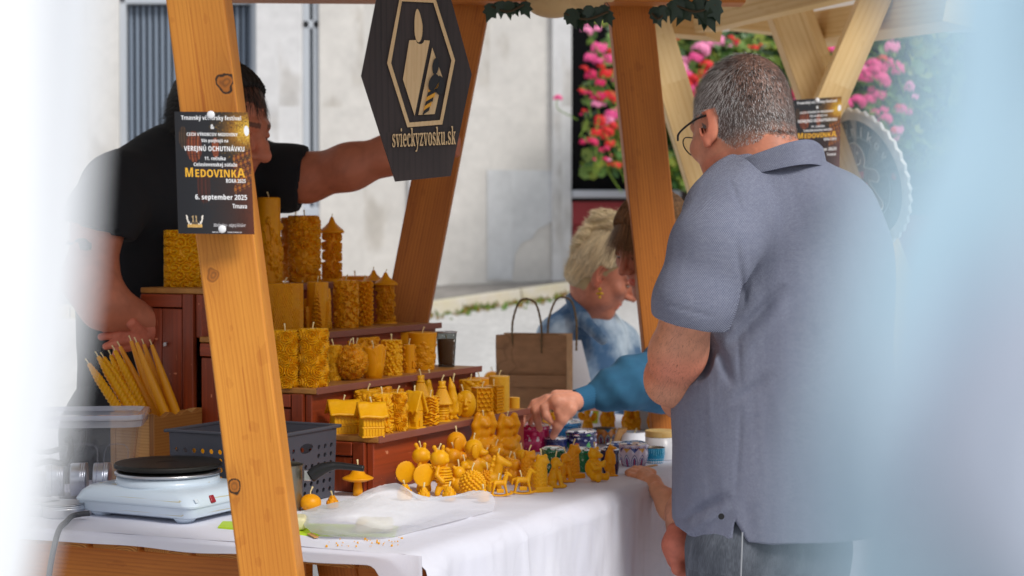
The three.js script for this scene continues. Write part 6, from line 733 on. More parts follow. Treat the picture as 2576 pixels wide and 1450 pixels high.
// ---------------------------------------------------------------- festival poster
const posterTex = canvasTex(640, 992, (c, w, h) => {
  const g = (v) => v; c.fillStyle = '#14141a'; c.fillRect(0, 0, w, h);
  const r = rng(41); const speck = (x, y, R, n, cols) => { for (let i = 0; i < n; i++) { const a = r() * 6.283, q = R * pow(r(), 0.75); c.fillStyle = cols[floor(r() * cols.length)]; c.globalAlpha = 0.12 + 0.4 * r(); c.beginPath(); c.ellipse(x + cos(a) * q, y + sin(a) * q * 1.1, 2 + 7 * r(), 1.5 + 4 * r(), r() * 3, 0, 7); c.fill(); } c.globalAlpha = 1; };
  { const q = c.createRadialGradient(610, 150, 20, 600, 150, 330); q.addColorStop(0, '#e8b838'); q.addColorStop(0.35, '#8a5a10'); q.addColorStop(1, 'rgba(20,16,16,0)'); c.fillStyle = q; c.fillRect(180, 0, 460, 520); const e = c.createLinearGradient(250, 0, 640, 0); e.addColorStop(0, 'rgba(60,20,8,0)'); e.addColorStop(1, 'rgba(120,48,14,0.75)'); c.fillStyle = e; c.fillRect(250, 420, 390, 572); } speck(560, 120, 260, 1500, ['#7a4c08', '#b07c12', '#d9a41e', '#3a2206', '#1a1006']); speck(620, 140, 110, 500, ['#f0c63a', '#ffe27a', '#c98c18']); c.fillStyle = '#f4f6fa'; c.beginPath(); c.ellipse(616, 150, 22, 42, 0, 0, 7); c.fill();
  const barrel = (x, y, a, b, col) => { for (let k = -4; k <= 4; k++) { c.fillStyle = col[(k + 8) % col.length]; c.beginPath(); c.ellipse(x + k * a / 5.5, y, a / 5, b * sqrt(1 - k * k / 26), 0, 0, 7); c.fill(); } c.strokeStyle = '#1a0c06'; c.lineWidth = 3; for (const q of [-0.55, 0.55]) { c.beginPath(); c.ellipse(x, y + q * b, a * 0.85, b * 0.08, 0, 0, 7); c.stroke(); } };
  const warm = ['#5a2412', '#7a3418', '#48200f', '#8a4420'], hot = ['#a8641a', '#8a4a14', '#c98424', '#7a3a10']; barrel(70, 210, 40, 95, ['#3a2a1c', '#4a3320', '#2c1d12']); barrel(162, 285, 72, 130, warm); barrel(345, 290, 34, 85, ['#6a2a10', '#9a4a1a']); barrel(235, 600, 60, 150, ['#34140c', '#4a1c10', '#280f08']); for (let i = 0; i < 9; i++) for (let j = 0; j < 5; j++) barrel(500 + i * 19, 380 + j * 62 - i * 8, 13, 34 - i, (i + j) % 2 ? warm : hot); speck(420, 720, 240, 700, ['#2a0f08', '#1c0a06', '#34140a']);
  c.fillStyle = '#f4f4f6'; c.textAlign = 'center'; const t = (s, x, y, px, wd, f = 'bold', fam = 'sans-serif') => { c.font = `${f} ${px}px ${fam}`; const m = c.measureText(s).width; c.save(); c.translate(x, y); c.scale(wd / m, 1); c.fillText(s, 0, 0); c.restore(); };
  t('Trnavský včelársky festival', 318, 66, 48, 520); t('&', 325, 138, 48, 34); t('CECH VÝROBCOV MEDOVINY', 320, 196, 36, 440); t('Vás pozývajú na', 342, 246, 36, 232); t('VEREJNÚ OCHUTNÁVKU', 334, 318, 54, 520); t('11. ročníka', 338, 392, 40, 182); t('Celoslovenskej súťaže', 338, 442, 40, 372);
  c.fillStyle = '#f0b42c'; t('M', 112, 530, 104, 82); t('EDOVINK', 336, 530, 86, 356); t('A', 552, 530, 104, 66); c.fillStyle = '#f4f4f6'; t('ROKA 2025', 505, 574, 42, 170); t('6. september 2025', 375, 712, 56, 440); t('Trnava', 528, 782, 50, 124);
  c.fillStyle = '#e8c48a'; t('11', 145, 892, 66, 56, '', 'serif'); c.fillStyle = '#c9a878'; t('ROČNÍK', 147, 912, 18, 60, '', 'serif'); c.fillStyle = '#efe6da'; for (const s of [-1, 1]) for (let i = 0; i < 9; i++) { const a = 0.5 + i * 0.27, x = 146 + s * cos(a - 0.6) * 66, y = 868 + sin(a - 0.75) * 66; c.save(); c.translate(x, y); c.rotate(s * (1.1 - a)); c.beginPath(); c.ellipse(0, 0, 6, 14, 0, 0, 7); c.fill(); c.restore(); } c.fillStyle = '#e0b262'; c.fillRect(84, 916, 124, 24); c.fillStyle = '#6a4a1c'; t('MEDOVINA', 146, 936, 20, 104, '', 'serif');
  c.fillStyle = '#e4e4e8'; t('Medovina - nápoj Kráľov', 434, 932, 36, 268, 'italic', 'serif'); t('www.tvf.sk', 320, 982, 16, 64); t('facebook: medovinka roka', 474, 982, 16, 118);
});
function poster(label, pts, d, depthBow) { // pts: tl, tr, br, bl in the picture
  const q = pts.map((p, i) => W(p[0], p[1], p[2] ?? d)), t = thing('poster', label, 'poster', q[0].clone().lerp(q[2], 0.5));
  const g = grid(14, 16, (a, b) => q[3].clone().lerp(q[2], a).lerp(q[0].clone().lerp(q[1], a), b).add(V(0, 0, depthBow * (1 - 4 * (a - 0.5) ** 2) * -1 + 0.003 * (1 - b) * sin(a * 5) + 0.004 * smooth(0.75, 1, a) * smooth(0.8, 0, b))).sub(t.position), (a, b) => [a, b]);
  const back = g.clone(); part('sheet', g, phys(0xffffff, 0.32, { map: posterTex, clearcoat: 0.25, side: THREE.DoubleSide }), t);
  const at = (a, b) => q[3].clone().lerp(q[2], a).lerp(q[0].clone().lerp(q[1], a), b).sub(t.position); for (const [a, b] of [[0.5, 0.975], [0.585, 0.04]]) part('drawing_pin', new THREE.SphereGeometry(0.0058, 18, 12).scale(1, 1, 0.42), M.gloss, t, at(a, b).add(V(0, 0, 0.003 - depthBow)));
}
poster('dark mead festival poster pinned to the near honey brown post', [[438, 281, 2.57], [624, 283, 2.585], [640, 590, 2.59], [448, 588, 2.57]], 2.57, -0.003);
poster('dark mead festival poster on the cream stall leg behind the man', [[1994, 252, 4.78], [2118, 243, 4.8], [2112, 430, 4.8], [1990, 436, 4.78]], 4.79, -0.002);

// ---------------------------------------------------------------- coffin-shaped candle sign with raised birch letters
{
  const d = 3.36, P = (x, y) => { const w = W(x, y, d); return [w.x, w.y]; }, m = mpp(d), cx = 1052, cy = 200, o = thing('hanging_sign', 'dark stained hexagonal wooden sign with a raised candle and bee emblem', 'sign', W(cx, cy, d), 0.16);
  const L = (pts) => pts.map(([x, y]) => [(x - cx) * m / 0.985, -(y - cy) * m]).reverse(), darkT = woodTex(51, 512, 256, 0.5, 0.3, [34, 26, 26], [64, 50, 48], 90), dark = std(0xffffff, 0.5, { map: darkT, bumpMap: darkT, bumpScale: 0.0006 });
  const birch = std(0xffffff, 0.6, { map: woodTex(55, 256, 128, 0.3, 0.2, [214, 176, 126], [234, 202, 156], 120) }), char = std(C(44, 24, 16), 0.8), black = std(C(24, 24, 28), 0.5), yel = std(C(232, 164, 44), 0.55);
  const cut = (name, pts, z, th, mat, holes = []) => part(name, uvBox(extrude(L(pts), th, 0, holes.map(L).map((h) => h.reverse())), 1, [0.1, 0.05]), [mat, mat === birch ? char : mat], o, V(0, 0, z));
  cut('board', [[978, -150], [1100, -128], [1186, 185], [1133, 442], [995, 457], [911, 192]], -0.012, 0.012, dark);
  cut('frame', [[1006, -6], [1094, -4], [1143, 151], [1111, 313], [1024, 321], [974, 161]], 0.0003, 0.006, birch, [[[1011, 6], [1089, 8], [1134, 152], [1105, 302], [1029, 309], [984, 161]]]);
  const arc = []; for (let i = 0; i <= 8; i++) arc.push([1066 - 10 * cos(PI - i / 8 * PI) * -1 - 10 * 0, 103]); const notch = []; for (let i = 0; i <= 8; i++) { const a = i / 8 * PI; notch.push([1056 - 10 * cos(a), 102 + 10 * sin(a)]); }
  cut('candle', [[1029, 103], ...notch, [1080, 103], [1042, 292], [1013, 201]], 0.0003, 0.006, birch);
  cut('candle_slice', [[1086, 120], [1112, 196], [1092, 287], [1051, 290]], 0.0003, 0.006, birch);
  const fl = []; for (let i = 0; i <= 20; i++) { const a = i / 20 * 2 * PI; fl.push([1052 + 11.5 * sin(a) * (0.55 + 0.45 * sin((i % 20) / 20 * PI)) + 3 * (cos(a) > 0 ? -cos(a) : 0), 66 - 42 * cos(a)]); } cut('flame', fl.slice(0, 20), 0.0003, 0.006, birch);
  const ell = (x, y, a, b, r) => { const p = []; for (let i = 0; i < 18; i++) { const t = i / 18 * 2 * PI; p.push([x + a * cos(t) * cos(r) - b * sin(t) * sin(r), y + a * cos(t) * sin(r) + b * sin(t) * cos(r)]); } return p; };
  cut('bee_head', ell(1094, 167, 8, 21, 0.1), 0.0064, 0.004, black); cut('bee_wing', ell(1104, 215, 12, 24, 0.0), 0.0064, 0.004, black); cut('bee_wing', ell(1088, 208, 11, 22, 0.35), 0.0108, 0.003, black);
  for (let i = 0; i < 6; i++) { const y = 216 + i * 11.5, x = 1090 - i * 3.6, w = 12 - 0.9 * i; cut('bee_stripe', [[x - w, y + 5], [x + w, y - 7], [x + w - 2, y + 5], [x - w - 3, y + 17]], 0.0064, 0.004, i % 2 ? black : yel); }
  const font = await new FontLoader().loadAsync('fonts/droid/droid_serif_bold.typeface.json'); let x = 984; const size = 0.0325;
  const word = 'svieckyzvosku.sk'; const tg = new TextGeometry(word, { font, size: size, depth: 0.006, curveSegments: 6, bevelEnabled: false }); tg.computeBoundingBox(); const wT = tg.boundingBox.max.x, target = (1146 - 985) * m; let adv = 0; const sx = target / wT;
  [...word].forEach((ch, i) => { const gl = new TextGeometry(ch, { font, size, depth: 0.006, curveSegments: 6, bevelEnabled: false }); const a = font.data.glyphs[ch].ha / font.data.resolution * size; gl.scale(sx, 1, 1); part('letter', uvBox(gl, 0, [0.05, 0.05]), [birch, char], o, V((985 - cx) * m + adv * sx, -(371 - cy) * m + adv * sx * 0.055, 0.0003)); if (ch === 'i' && false) 0; adv += a; });
  part('cord', tube([V(-0.03, 0.2, -0.006), V(-0.02, 0.3, -0.03), V(0, 0.36, -0.1)], 0.0012, 16, 6), M.black, o);
}
{ const o = [[1526, -30], [1524, 2], [1520, 14], [1521, 30], [1527, 38], [1533, 30], [1533, 16], [1527, 8], [1528, -20]].map(([x, y]) => W(x, y, 4.08)); tag(part('wire_hook', tube(o, 0.0011, 40, 6), M.black), 'thin black wire loop hanging from the beam beside the far post', 'wire'); }

// ---------------------------------------------------------------- cream stall behind, on the right
{
  const o = thing('cream_stall_frame', 'cream timber frame of the neighbouring stall with a pale canvas top', 'market stall', V(1.0, 0, -5.0)), w = (x, y, d) => W(x, y, d).sub(o.position), m = M.cream;
  const leg = (a, b, d, wd, name = 'leg', dp = 0.09) => { const p = w(...a, d), q = w(...b, d); const lo = p.clone().lerp(q, (-p.y) / (q.y - p.y)); part(name, timber(lo, p, wd, dp, a[0] * 0.01), m, o); };
  leg([1622, -10], [1742, 380], 5.0, 0.088); leg([1966, 12], [2068, 290], 5.05, 0.092); leg([2007, 12], [2112, 290], 5.32, 0.06, 'brace'); leg([2216, -40], [2090, 250], 4.92, 0.082);
  part('beam', timber(w(1600, 52, 5.15), w(1800, 70, 5.02), 0.066, 0.1, 0.4), m, o); part('beam', timber(w(1770, 48, 4.98), w(2160, -46, 4.5), 0.075, 0.08, 0.9), m, o); part('beam', timber(w(1840, 50, 5.6), w(2140, 82, 5.6), 0.06, 0.08, 1.3), m, o); part('beam', timber(w(2040, 78, 5.5), w(2420, 20, 4.6), 0.09, 0.09, 0.1), m, o);
  const cv = grid(10, 6, (a, b) => w(lerp(1600, 2600, a), lerp(62, -190, b), lerp(6.2, 4.7, b)).add(V(0, -0.03 * sin(a * PI * 3) * (1 - b), 0))); part('canvas', thicken(cv, 0.003), phys(C(236, 226, 216), 0.9, { transmission: 0.5, thickness: 0 }), o);
}
// round gingerbread sign, turned away
{
  const t = canvasTex(512, 512, (c) => {
    c.fillStyle = '#f1efec'; c.fillRect(0, 0, 512, 512); c.fillStyle = '#23384c'; c.beginPath(); c.arc(256, 256, 226, 0, 7); c.fill(); c.strokeStyle = '#cfd8de'; c.lineWidth = 3; c.beginPath(); c.arc(256, 256, 160, 0, 7); c.stroke();
    const ringText = (s, a0, a1, px) => { c.fillStyle = '#e8ecee'; c.font = `bold ${px}px sans-serif`; c.textAlign = 'center'; [...s].forEach((ch, i) => { const a = lerp(a0, a1, i / (s.length - 1)); c.save(); c.translate(256 + cos(a) * 182, 256 + sin(a) * 182); c.rotate(a + PI / 2 * (a0 < a1 ? 1 : -1)); c.fillText(ch, 0, px * 0.35); c.restore(); }); };
    ringText('Medovníkov', -PI * 0.86, -PI * 0.1, 52); ringText('www', PI * 0.68, PI * 0.5, 40); for (const a of [0.15, 3.0]) { c.fillStyle = '#c8404a'; c.beginPath(); c.arc(256 + cos(a) * 192, 256 + sin(a) * 192, 14, 0, 7); c.fill(); }
    const body = (k, col) => { c.fillStyle = c.strokeStyle = col; c.lineCap = 'round'; c.beginPath(); c.arc(256, 172, 50 + k, 0, 7); c.fill(); c.lineWidth = 58 + 2 * k; c.beginPath(); c.moveTo(256, 230); c.lineTo(256, 290); c.stroke(); c.lineWidth = 42 + 2 * k; for (const s of [-1, 1]) { c.beginPath(); c.moveTo(256 + s * 14, 240); c.lineTo(256 + s * 78, 262); c.stroke(); c.beginPath(); c.moveTo(256 + s * 14, 300); c.lineTo(256 + s * 46, 366); c.stroke(); } }; body(7, '#eceae6'); body(0, '#6a3f2a');
    c.strokeStyle = '#f0ece6'; c.lineWidth = 6; c.beginPath(); c.arc(256, 180, 24, 0.3, PI - 0.3); c.stroke(); c.fillStyle = '#f0ece6'; for (const s of [-1, 1]) { c.beginPath(); c.arc(256 + s * 17, 160, 6, 0, 7); c.fill(); } c.fillStyle = '#d04a58'; for (const y of [240, 286]) { c.beginPath(); c.arc(248, y, 10, 0, 7); c.arc(264, y, 10, 0, 7); c.fill(); c.beginPath(); c.moveTo(239, y + 4); c.lineTo(273, y + 4); c.lineTo(256, y + 24); c.fill(); }
  });
  const c = W(2176, 446, 5.0), o = thing('round_sign', 'round dark blue sign with a gingerbread figure and scalloped white rim', 'sign', c), R = 0.197, up = V(-0.33, 0.944, 0), n = V(0, 0, 1).multiplyScalar(0.4).addScaledVector(V(-0.944, -0.33, 0), 0.916).normalize(), x = up.clone().cross(n).normalize(); o.quaternion.setFromRotationMatrix(new THREE.Matrix4().makeBasis(x, up, n));
  const face = new THREE.CircleGeometry(R * 0.96, 64); part('face', face, std(0xffffff, 0.45, { map: t }), o, V(0, 0, 0.006)); const pts = []; for (let i = 0; i < 144; i++) { const a = i / 144 * 2 * PI, r = R * (1 + 0.022 * cos(a * 36)); pts.push([cos(a) * r, sin(a) * r]); } part('rim', extrude(pts, 0.009, 0.001).translate(0, 0, -0.004), std(C(236, 232, 226), 0.6), o);
}
// ---------------------------------------------------------------- geraniums in front of the shop window
const leafGeo = (() => { const p = []; for (let i = 0; i <= 14; i++) { const a = -PI * 0.85 + i / 14 * PI * 1.7, r = 1 + 0.12 * cos(i * 2.6); p.push([sin(a) * r, cos(a) * r * 0.9]); } const g = new THREE.ShapeGeometry(new THREE.Shape([new THREE.Vector2(0, -0.1), ...p.map((q) => new THREE.Vector2(...q))])); const q = g.attributes.position; for (let i = 0; i < q.count; i++) q.setZ(i, 0.22 * (q.getX(i) ** 2) - 0.1 * q.getY(i)); g.computeVertexNormals(); return g; })();
{
  const r = rng(61), leafM = phys(0xffffff, 0.5, { side: THREE.DoubleSide, transmission: 0.25, thickness: 0 });
  const plant = (label, x0, x1, y0, y1, d, nl, heads, seed) => {
    const q = rng(seed), c = W((x0 + x1) / 2, y1, d), o = thing('geranium', label, 'flowers', c, 0, null), im = new THREE.InstancedMesh(leafGeo, leafM, nl), mt = new THREE.Matrix4(), col = new THREE.Color();
    for (let i = 0; i < nl; i++) { let x, y; do { x = q(); y = q(); } while (noise(x * (x1 - x0) / 90 + seed, y * (y1 - y0) / 90) < 0.36 && q() < 0.75); const p = W(lerp(x0, x1, x), lerp(y0, y1, y), d - 0.28 * q() + 0.1 * abs(y - 0.5)).sub(c), s = 0.022 + 0.026 * q(); mt.compose(p, new THREE.Quaternion().setFromEuler(new THREE.Euler(-0.5 + 1.3 * (q() - 0.5), 1.6 * (q() - 0.5), q() * 6.28)), V(s, s, s)); im.setMatrixAt(i, mt); const k = q(); im.setColorAt(i, col.setRGB(lerp(0.02, 0.34, k * k), lerp(0.05, 0.36, k), lerp(0.01, 0.04, k))); }
    im.name = 'foliage'; im.userData.kind = 'stuff'; im.castShadow = im.receiveShadow = true; o.add(im);
    const pet = new THREE.CircleGeometry(1, 7).scale(0.6, 1, 1); const pink = std(C(236, 84, 150), 0.6, { side: THREE.DoubleSide }), red = std(C(226, 38, 40), 0.6, { side: THREE.DoubleSide }), mag = std(C(216, 30, 96), 0.6, { side: THREE.DoubleSide }), pale = std(C(246, 146, 190), 0.6, { side: THREE.DoubleSide });
    const mk = (sd) => { const u = rng(sd), L = []; for (let i = 0; i < 34; i++) { const n = V(u() - 0.5, u() - 0.35, u() * 0.9 + 0.05).normalize(), p = n.clone().multiplyScalar(0.026 + 0.012 * u()); p.x *= 1.45; for (let k = 0; k < 5; k++) L.push(xf(pet.clone(), p.clone().add(V(cos(k * 1.257) * 0.009, sin(k * 1.257) * 0.009, 0.002 * k).applyQuaternion(new THREE.Quaternion().setFromUnitVectors(V(0, 0, 1), n))), [n.y * -0.8, n.x * 0.9, k * 1.257 - PI / 2], V(0.0085, 0.0085, 0.0085))); } return G(L); };
    plant.h ??= [mk(1), mk(2), mk(3)]; const more = []; for (const [x, y, s, k] of heads) { more.push([x, y, s * 0.78, k]); for (let i = 0; i < 2; i++) more.push([x + (q() - 0.5) * 70 * s, y + (q() - 0.4) * 60 * s, s * (0.35 + 0.3 * q()), q() < 0.6 ? k : floor(q() * 4)]); } for (const [x, y, s, k] of more) { const m = part('flower_head', plant.h[floor(q() * 3)], [red, pink, mag, pale][k], o, W(x, y, d - 0.34 - 0.04 * q()).sub(c)); m.scale.set(s * 1.05, s, s); m.rotation.z = q() * 0.6 - 0.3; }
    const stalks = []; for (const [x, y] of heads) { const a = W(x, y, d - 0.32).sub(c); stalks.push(tube([a, a.clone().add(V((q() - 0.3) * 0.06, -0.05, 0.02)), a.clone().add(V((q() - 0.2) * 0.2, -0.1 - 0.1 * q(), 0.2))], 0.003, 8, 5)); } part('stalks', G(stalks), std(C(110, 140, 40), 0.7), o);
    return o;
  };
  plant('trailing red and pink geranium spilling left of the far post', 1466, 1640, 40, 440, 10.4, 260, [[1404, 245, 0.5, 1], [1478, 78, 0.8, 3], [1506, 122, 1.1, 1], [1530, 150, 0.9, 1], [1524, 186, 0.9, 0], [1486, 188, 0.9, 2], [1468, 232, 0.5, 2], [1500, 262, 0.7, 3], [1532, 244, 1.2, 0], [1540, 290, 1.1, 1], [1512, 306, 1.0, 0], [1500, 334, 0.8, 0], [1530, 330, 0.9, 0], [1492, 358, 0.8, 2], [1534, 362, 0.7, 0], [1524, 402, 0.5, 2], [1552, 416, 0.6, 0], [1560, 200, 1, 1], [1570, 320, 0.8, 2], [1468, 278, 0.3, 0], [1495, 400, 0.25, 2]], 3);
  plant('dense leafy geranium hedge behind the man, with pink and red heads', 1600, 2120, 70, 470, 10.5, 2600, [[1660, 74, 1.0, 0], [1690, 80, 0.6, 1], [1765, 124, 1.3, 3], [1750, 145, 1.0, 1], [1708, 172, 1.3, 3], [1728, 190, 1.0, 1], [1690, 182, 0.8, 1], [1780, 165, 1.0, 0], [1770, 190, 1.0, 0], [1660, 215, 1.0, 3], [1690, 205, 0.7, 1], [1724, 210, 1.3, 0], [1712, 245, 1.2, 1], [1740, 245, 1.0, 2], [1725, 280, 1.1, 2], [1740, 300, 0.9, 1], [1690, 260, 0.6, 0], [2068, 124, 1.1, 0], [2058, 104, 0.7, 0], [2002, 236, 0.9, 2], [1900, 120, 0.5, 0], [1840, 96, 0.5, 0], [1850, 110, 0.4, 2]], 5);
  plant('geranium with many pink flower heads at the right, hazy behind the pale blur', 2110, 2420, 60, 420, 10.4, 800, [[2170, 100, 0.7, 3], [2245, 120, 1.1, 3], [2200, 165, 1.3, 1], [2176, 190, 1.3, 1], [2216, 200, 1.4, 1], [2160, 255, 1.2, 1], [2130, 262, 0.9, 1], [2190, 250, 1.0, 1], [2260, 175, 1.0, 1], [2290, 220, 0.8, 3], [2230, 300, 1.0, 1], [2260, 330, 0.9, 3], [2270, 275, 0.8, 1], [2150, 150, 0.7, 1], [2130, 170, 0.8, 2]], 9);
  const bx = W(2080, 470, 10.55); const tr = thing('flower_box', 'long dark flower trough under the geraniums', 'planter', bx); part('trough', box(1.7, 0.16, 0.22, 0.01), std(C(46, 36, 30), 0.7), tr, V(0, -0.09, 0));
}
// vine sprigs and a pale rounded wooden slice hanging under the roof
{
  const ivy = (() => { const s = new THREE.Shape(); s.moveTo(0, 0); for (const [x, y] of [[-0.3, -0.08], [-0.46, -0.34], [-0.36, -0.42], [-0.42, -0.66], [-0.2, -0.72], [0, -1.15], [0.18, -0.74], [0.42, -0.7], [0.34, -0.44], [0.46, -0.3], [0.26, -0.06]]) s.lineTo(x, y); s.closePath(); const g = new THREE.ShapeGeometry(s), p = g.attributes.position; for (let i = 0; i < p.count; i++) p.setZ(i, -0.4 * abs(p.getX(i)) - 0.12 * p.getY(i) ** 2); g.computeVertexNormals(); return g; })();
  const m = phys(C(28, 52, 30), 0.42, { side: THREE.DoubleSide, transmission: 0.15, thickness: 0 }), stem = std(C(70, 54, 30), 0.8), r = rng(71);
  const sprig = (label, a, b, d, n, L) => { const p = W(...a, d), q = W(...b, d), o = thing('vine_sprig', label, 'vine', p), mid = p.clone().lerp(q, 0.5).add(V(0, -0.015, 0.01)); part('stem', tube([V(0, 0, 0), mid.sub(p), q.clone().sub(p)], 0.0026, 16, 6), stem, o); for (let i = 0; i < n; i++) { const t = (i + 0.5) / n, s = (L ?? 0.036) * (0.75 + 0.5 * r()), f = part('leaf', ivy, m, o, q.clone().sub(p).multiplyScalar(t).add(V(0, 0.004 + 0.012 * r(), 0.03 * (r() - 0.5)))); f.scale.setScalar(s); f.rotation.set(0.3 * (r() - 0.6), 1.2 * (r() - 0.5), 1.1 * (r() - 0.5)); } };
  sprig('dark green vine leaves hanging beside the top of the back post', [1236, 16], [1318, 12], 3.98, 7); sprig('dark green vine leaves hanging in front of the pale rounded wood', [1420, 34], [1530, 30], 3.8, 9); sprig('dark green vine leaves hanging right of the far post', [1640, 34], [1672, 30], 3.9, 4, 0.03); sprig('cluster of pointed vine leaves hanging under the right end of the beam', [1700, 14], [1800, 12], 3.75, 8, 0.052);
  const c = W(1392, 8, 4.1), o = thing('wooden_ornament', 'pale rounded wooden ornament hanging under the roof among vine leaves', 'ornament', c), b = new Blob(0.01); b.el(0, 0, 0, 0.062, 0.034, 0.05).el(0.05, 0.012, 0.01, 0.07, 0.026, 0.04, { rot: [0, 0, -0.12] }).co(V(0.02, 0.01, 0.045), 0.012, V(0.13, 0.008, 0.03), 0.01); part('body', b.mesh(0.004), std(C(206, 172, 120), 0.6), o);
}
// ---------------------------------------------------------------- cloth hanging close to the lens, far out of focus
{
  const wht = phys(C(238, 241, 246), 0.95, { side: THREE.DoubleSide }), blue = phys(C(198, 225, 240), 0.95, { side: THREE.DoubleSide }), lil = phys(C(188, 197, 214), 0.95, { side: THREE.DoubleSide });
  const hang = (name, label, edge, far, d, m, cat) => { const g = grid(30, 60, (a, b) => { const y = lerp(-260, 1760, b), e = edge(y), p = W(lerp(e, far, a), y, d); return p.add(V(0, 0, -0.004 * sin(a * 14 + y * 0.0012) * smooth(0, 0.2, a))); }); return tag(part(name, thicken(g, 0.002), m), label, cat); };
  hang('white_cloth', 'white cloth hanging close to the camera along the left edge', (y) => y < 700 ? lerp(252, 206, clamp(y / 700, -0.5, 1)) : lerp(206, 84, pow((y - 700) / 750, 1.15)), -900, 0.3, wht, 'cloth');
  hang('blue_cloth', 'pale blue cloth hanging close to the camera along the right edge', (y) => 2300 - 170 * smooth(150, 750, y) - 90 * smooth(700, 1300, y), 3600, 0.138, blue, 'cloth');
  const c = (y) => 2250 + 260 * pow(abs((y - 1130) / 420), 2.2); hang('grey_cloth', 'grey-lilac cloth low at the right edge, blurred in front of the blue cloth', (y) => clamp(c(y), 2250, 3000), 3500, 0.128, lil, 'cloth');
}

// ---------------------------------------------------------------- people
const skinTone = (base, o = {}) => (x, y, z) => { const n = fbm(x * 45, y * 45, z * 45, 3) - 0.5, m = noise(x * 260, y * 260, z * 260) - 0.5, r = o.red ? o.red(x, y, z) : 0; const k = 1 + 0.42 * n + 0.16 * m; let c = [base[0] * k * (1 + 0.12 * r), base[1] * k * (1 - 0.34 * r), base[2] * k * (1 - 0.36 * r)]; if (o.over) c = o.over(x, y, z, c); return c; };
const L3 = (r, g, b) => [lin(r), lin(g), lin(b)];
// a head in its own axes: +z is the face, +y up, origin between the ears
function headBlob(o = {}) {
  const b = new Blob(0.02), w = o.w ?? 1; b.el(0, 0.035, -0.014, 0.077 * w, 0.094, 0.099).el(0, -0.02, 0.03, 0.066 * w, 0.088, 0.064).co(V(0, -0.06, 0.012), 0.056 * w, V(0, -0.098, 0.056), 0.027, { k: 0.03 });
  for (const s of [-1, 1]) b.el(s * 0.044 * w, -0.018, 0.062, 0.024, 0.02, 0.024).el(s * 0.048, -0.062, 0.02, 0.024, 0.036, 0.04).co(V(s * 0.012, 0.031, 0.088), 0.012, V(s * 0.045, 0.029, 0.07), 0.011, { k: 0.012 });
  for (const s of [-1, 1]) b.el(s * 0.032, 0.009, 0.1, 0.02, 0.013, 0.016, { neg: true, k: 0.014 });
  for (const s of [-1, 1]) b.el(s * 0.032, 0.013, 0.078, 0.0165, 0.0085, 0.0135, { k: 0.003 }).el(s * 0.032, 0.0, 0.0775, 0.0155, 0.0055, 0.0115, { k: 0.004 });
  const nz = o.nose ?? 1; b.co(V(0, 0.022, 0.088), 0.0085, V(0, -0.022, 0.104 + 0.011 * nz), 0.0125 * nz, { k: 0.012 }); for (const s of [-1, 1]) b.el(s * 0.013, -0.027, 0.1, 0.0095, 0.0085, 0.012, { k: 0.007 });
  b.co(V(-0.017, -0.0565, 0.082), 0.0062, V(0.017, -0.0565, 0.082), 0.0062, { k: 0.007 }).el(0, -0.056, 0.089, 0.012, 0.005, 0.005, { k: 0.006 }).co(V(-0.014, -0.0685, 0.082), 0.0072, V(0.014, -0.0685, 0.082), 0.0072, { k: 0.006 }).co(V(-0.02, -0.0622, 0.0905), 0.0012, V(0.02, -0.0622, 0.0905), 0.0012, { neg: true, k: 0.004 }).el(0, -0.098, 0.068, 0.02, 0.016, 0.014);
  for (const s of [-1, 1]) b.el(s * 0.08 * w, -0.006, -0.006, 0.0075, 0.033, 0.0195, { rot: [-0.15, s * 0.42, 0], k: 0.005 }).el(s * 0.084 * w, -0.001, -0.001, 0.006, 0.021, 0.011, { neg: true, rot: [-0.15, s * 0.42, 0], k: 0.004 }).el(s * 0.081 * w, -0.035, 0.004, 0.006, 0.0095, 0.008, { k: 0.005 });
  const nl = o.neck ?? V(0, -0.17, -0.05); b.co(V(0, -0.05, -0.028), 0.052, nl, o.neckR ?? 0.058, { k: 0.04 }); return b;
}
const headMatrix = (p, yaw, pitch, roll = 0, s = 1) => new THREE.Matrix4().compose(p, new THREE.Quaternion().setFromEuler(new THREE.Euler(pitch, yaw, roll, 'YXZ')), V(s, s, s));
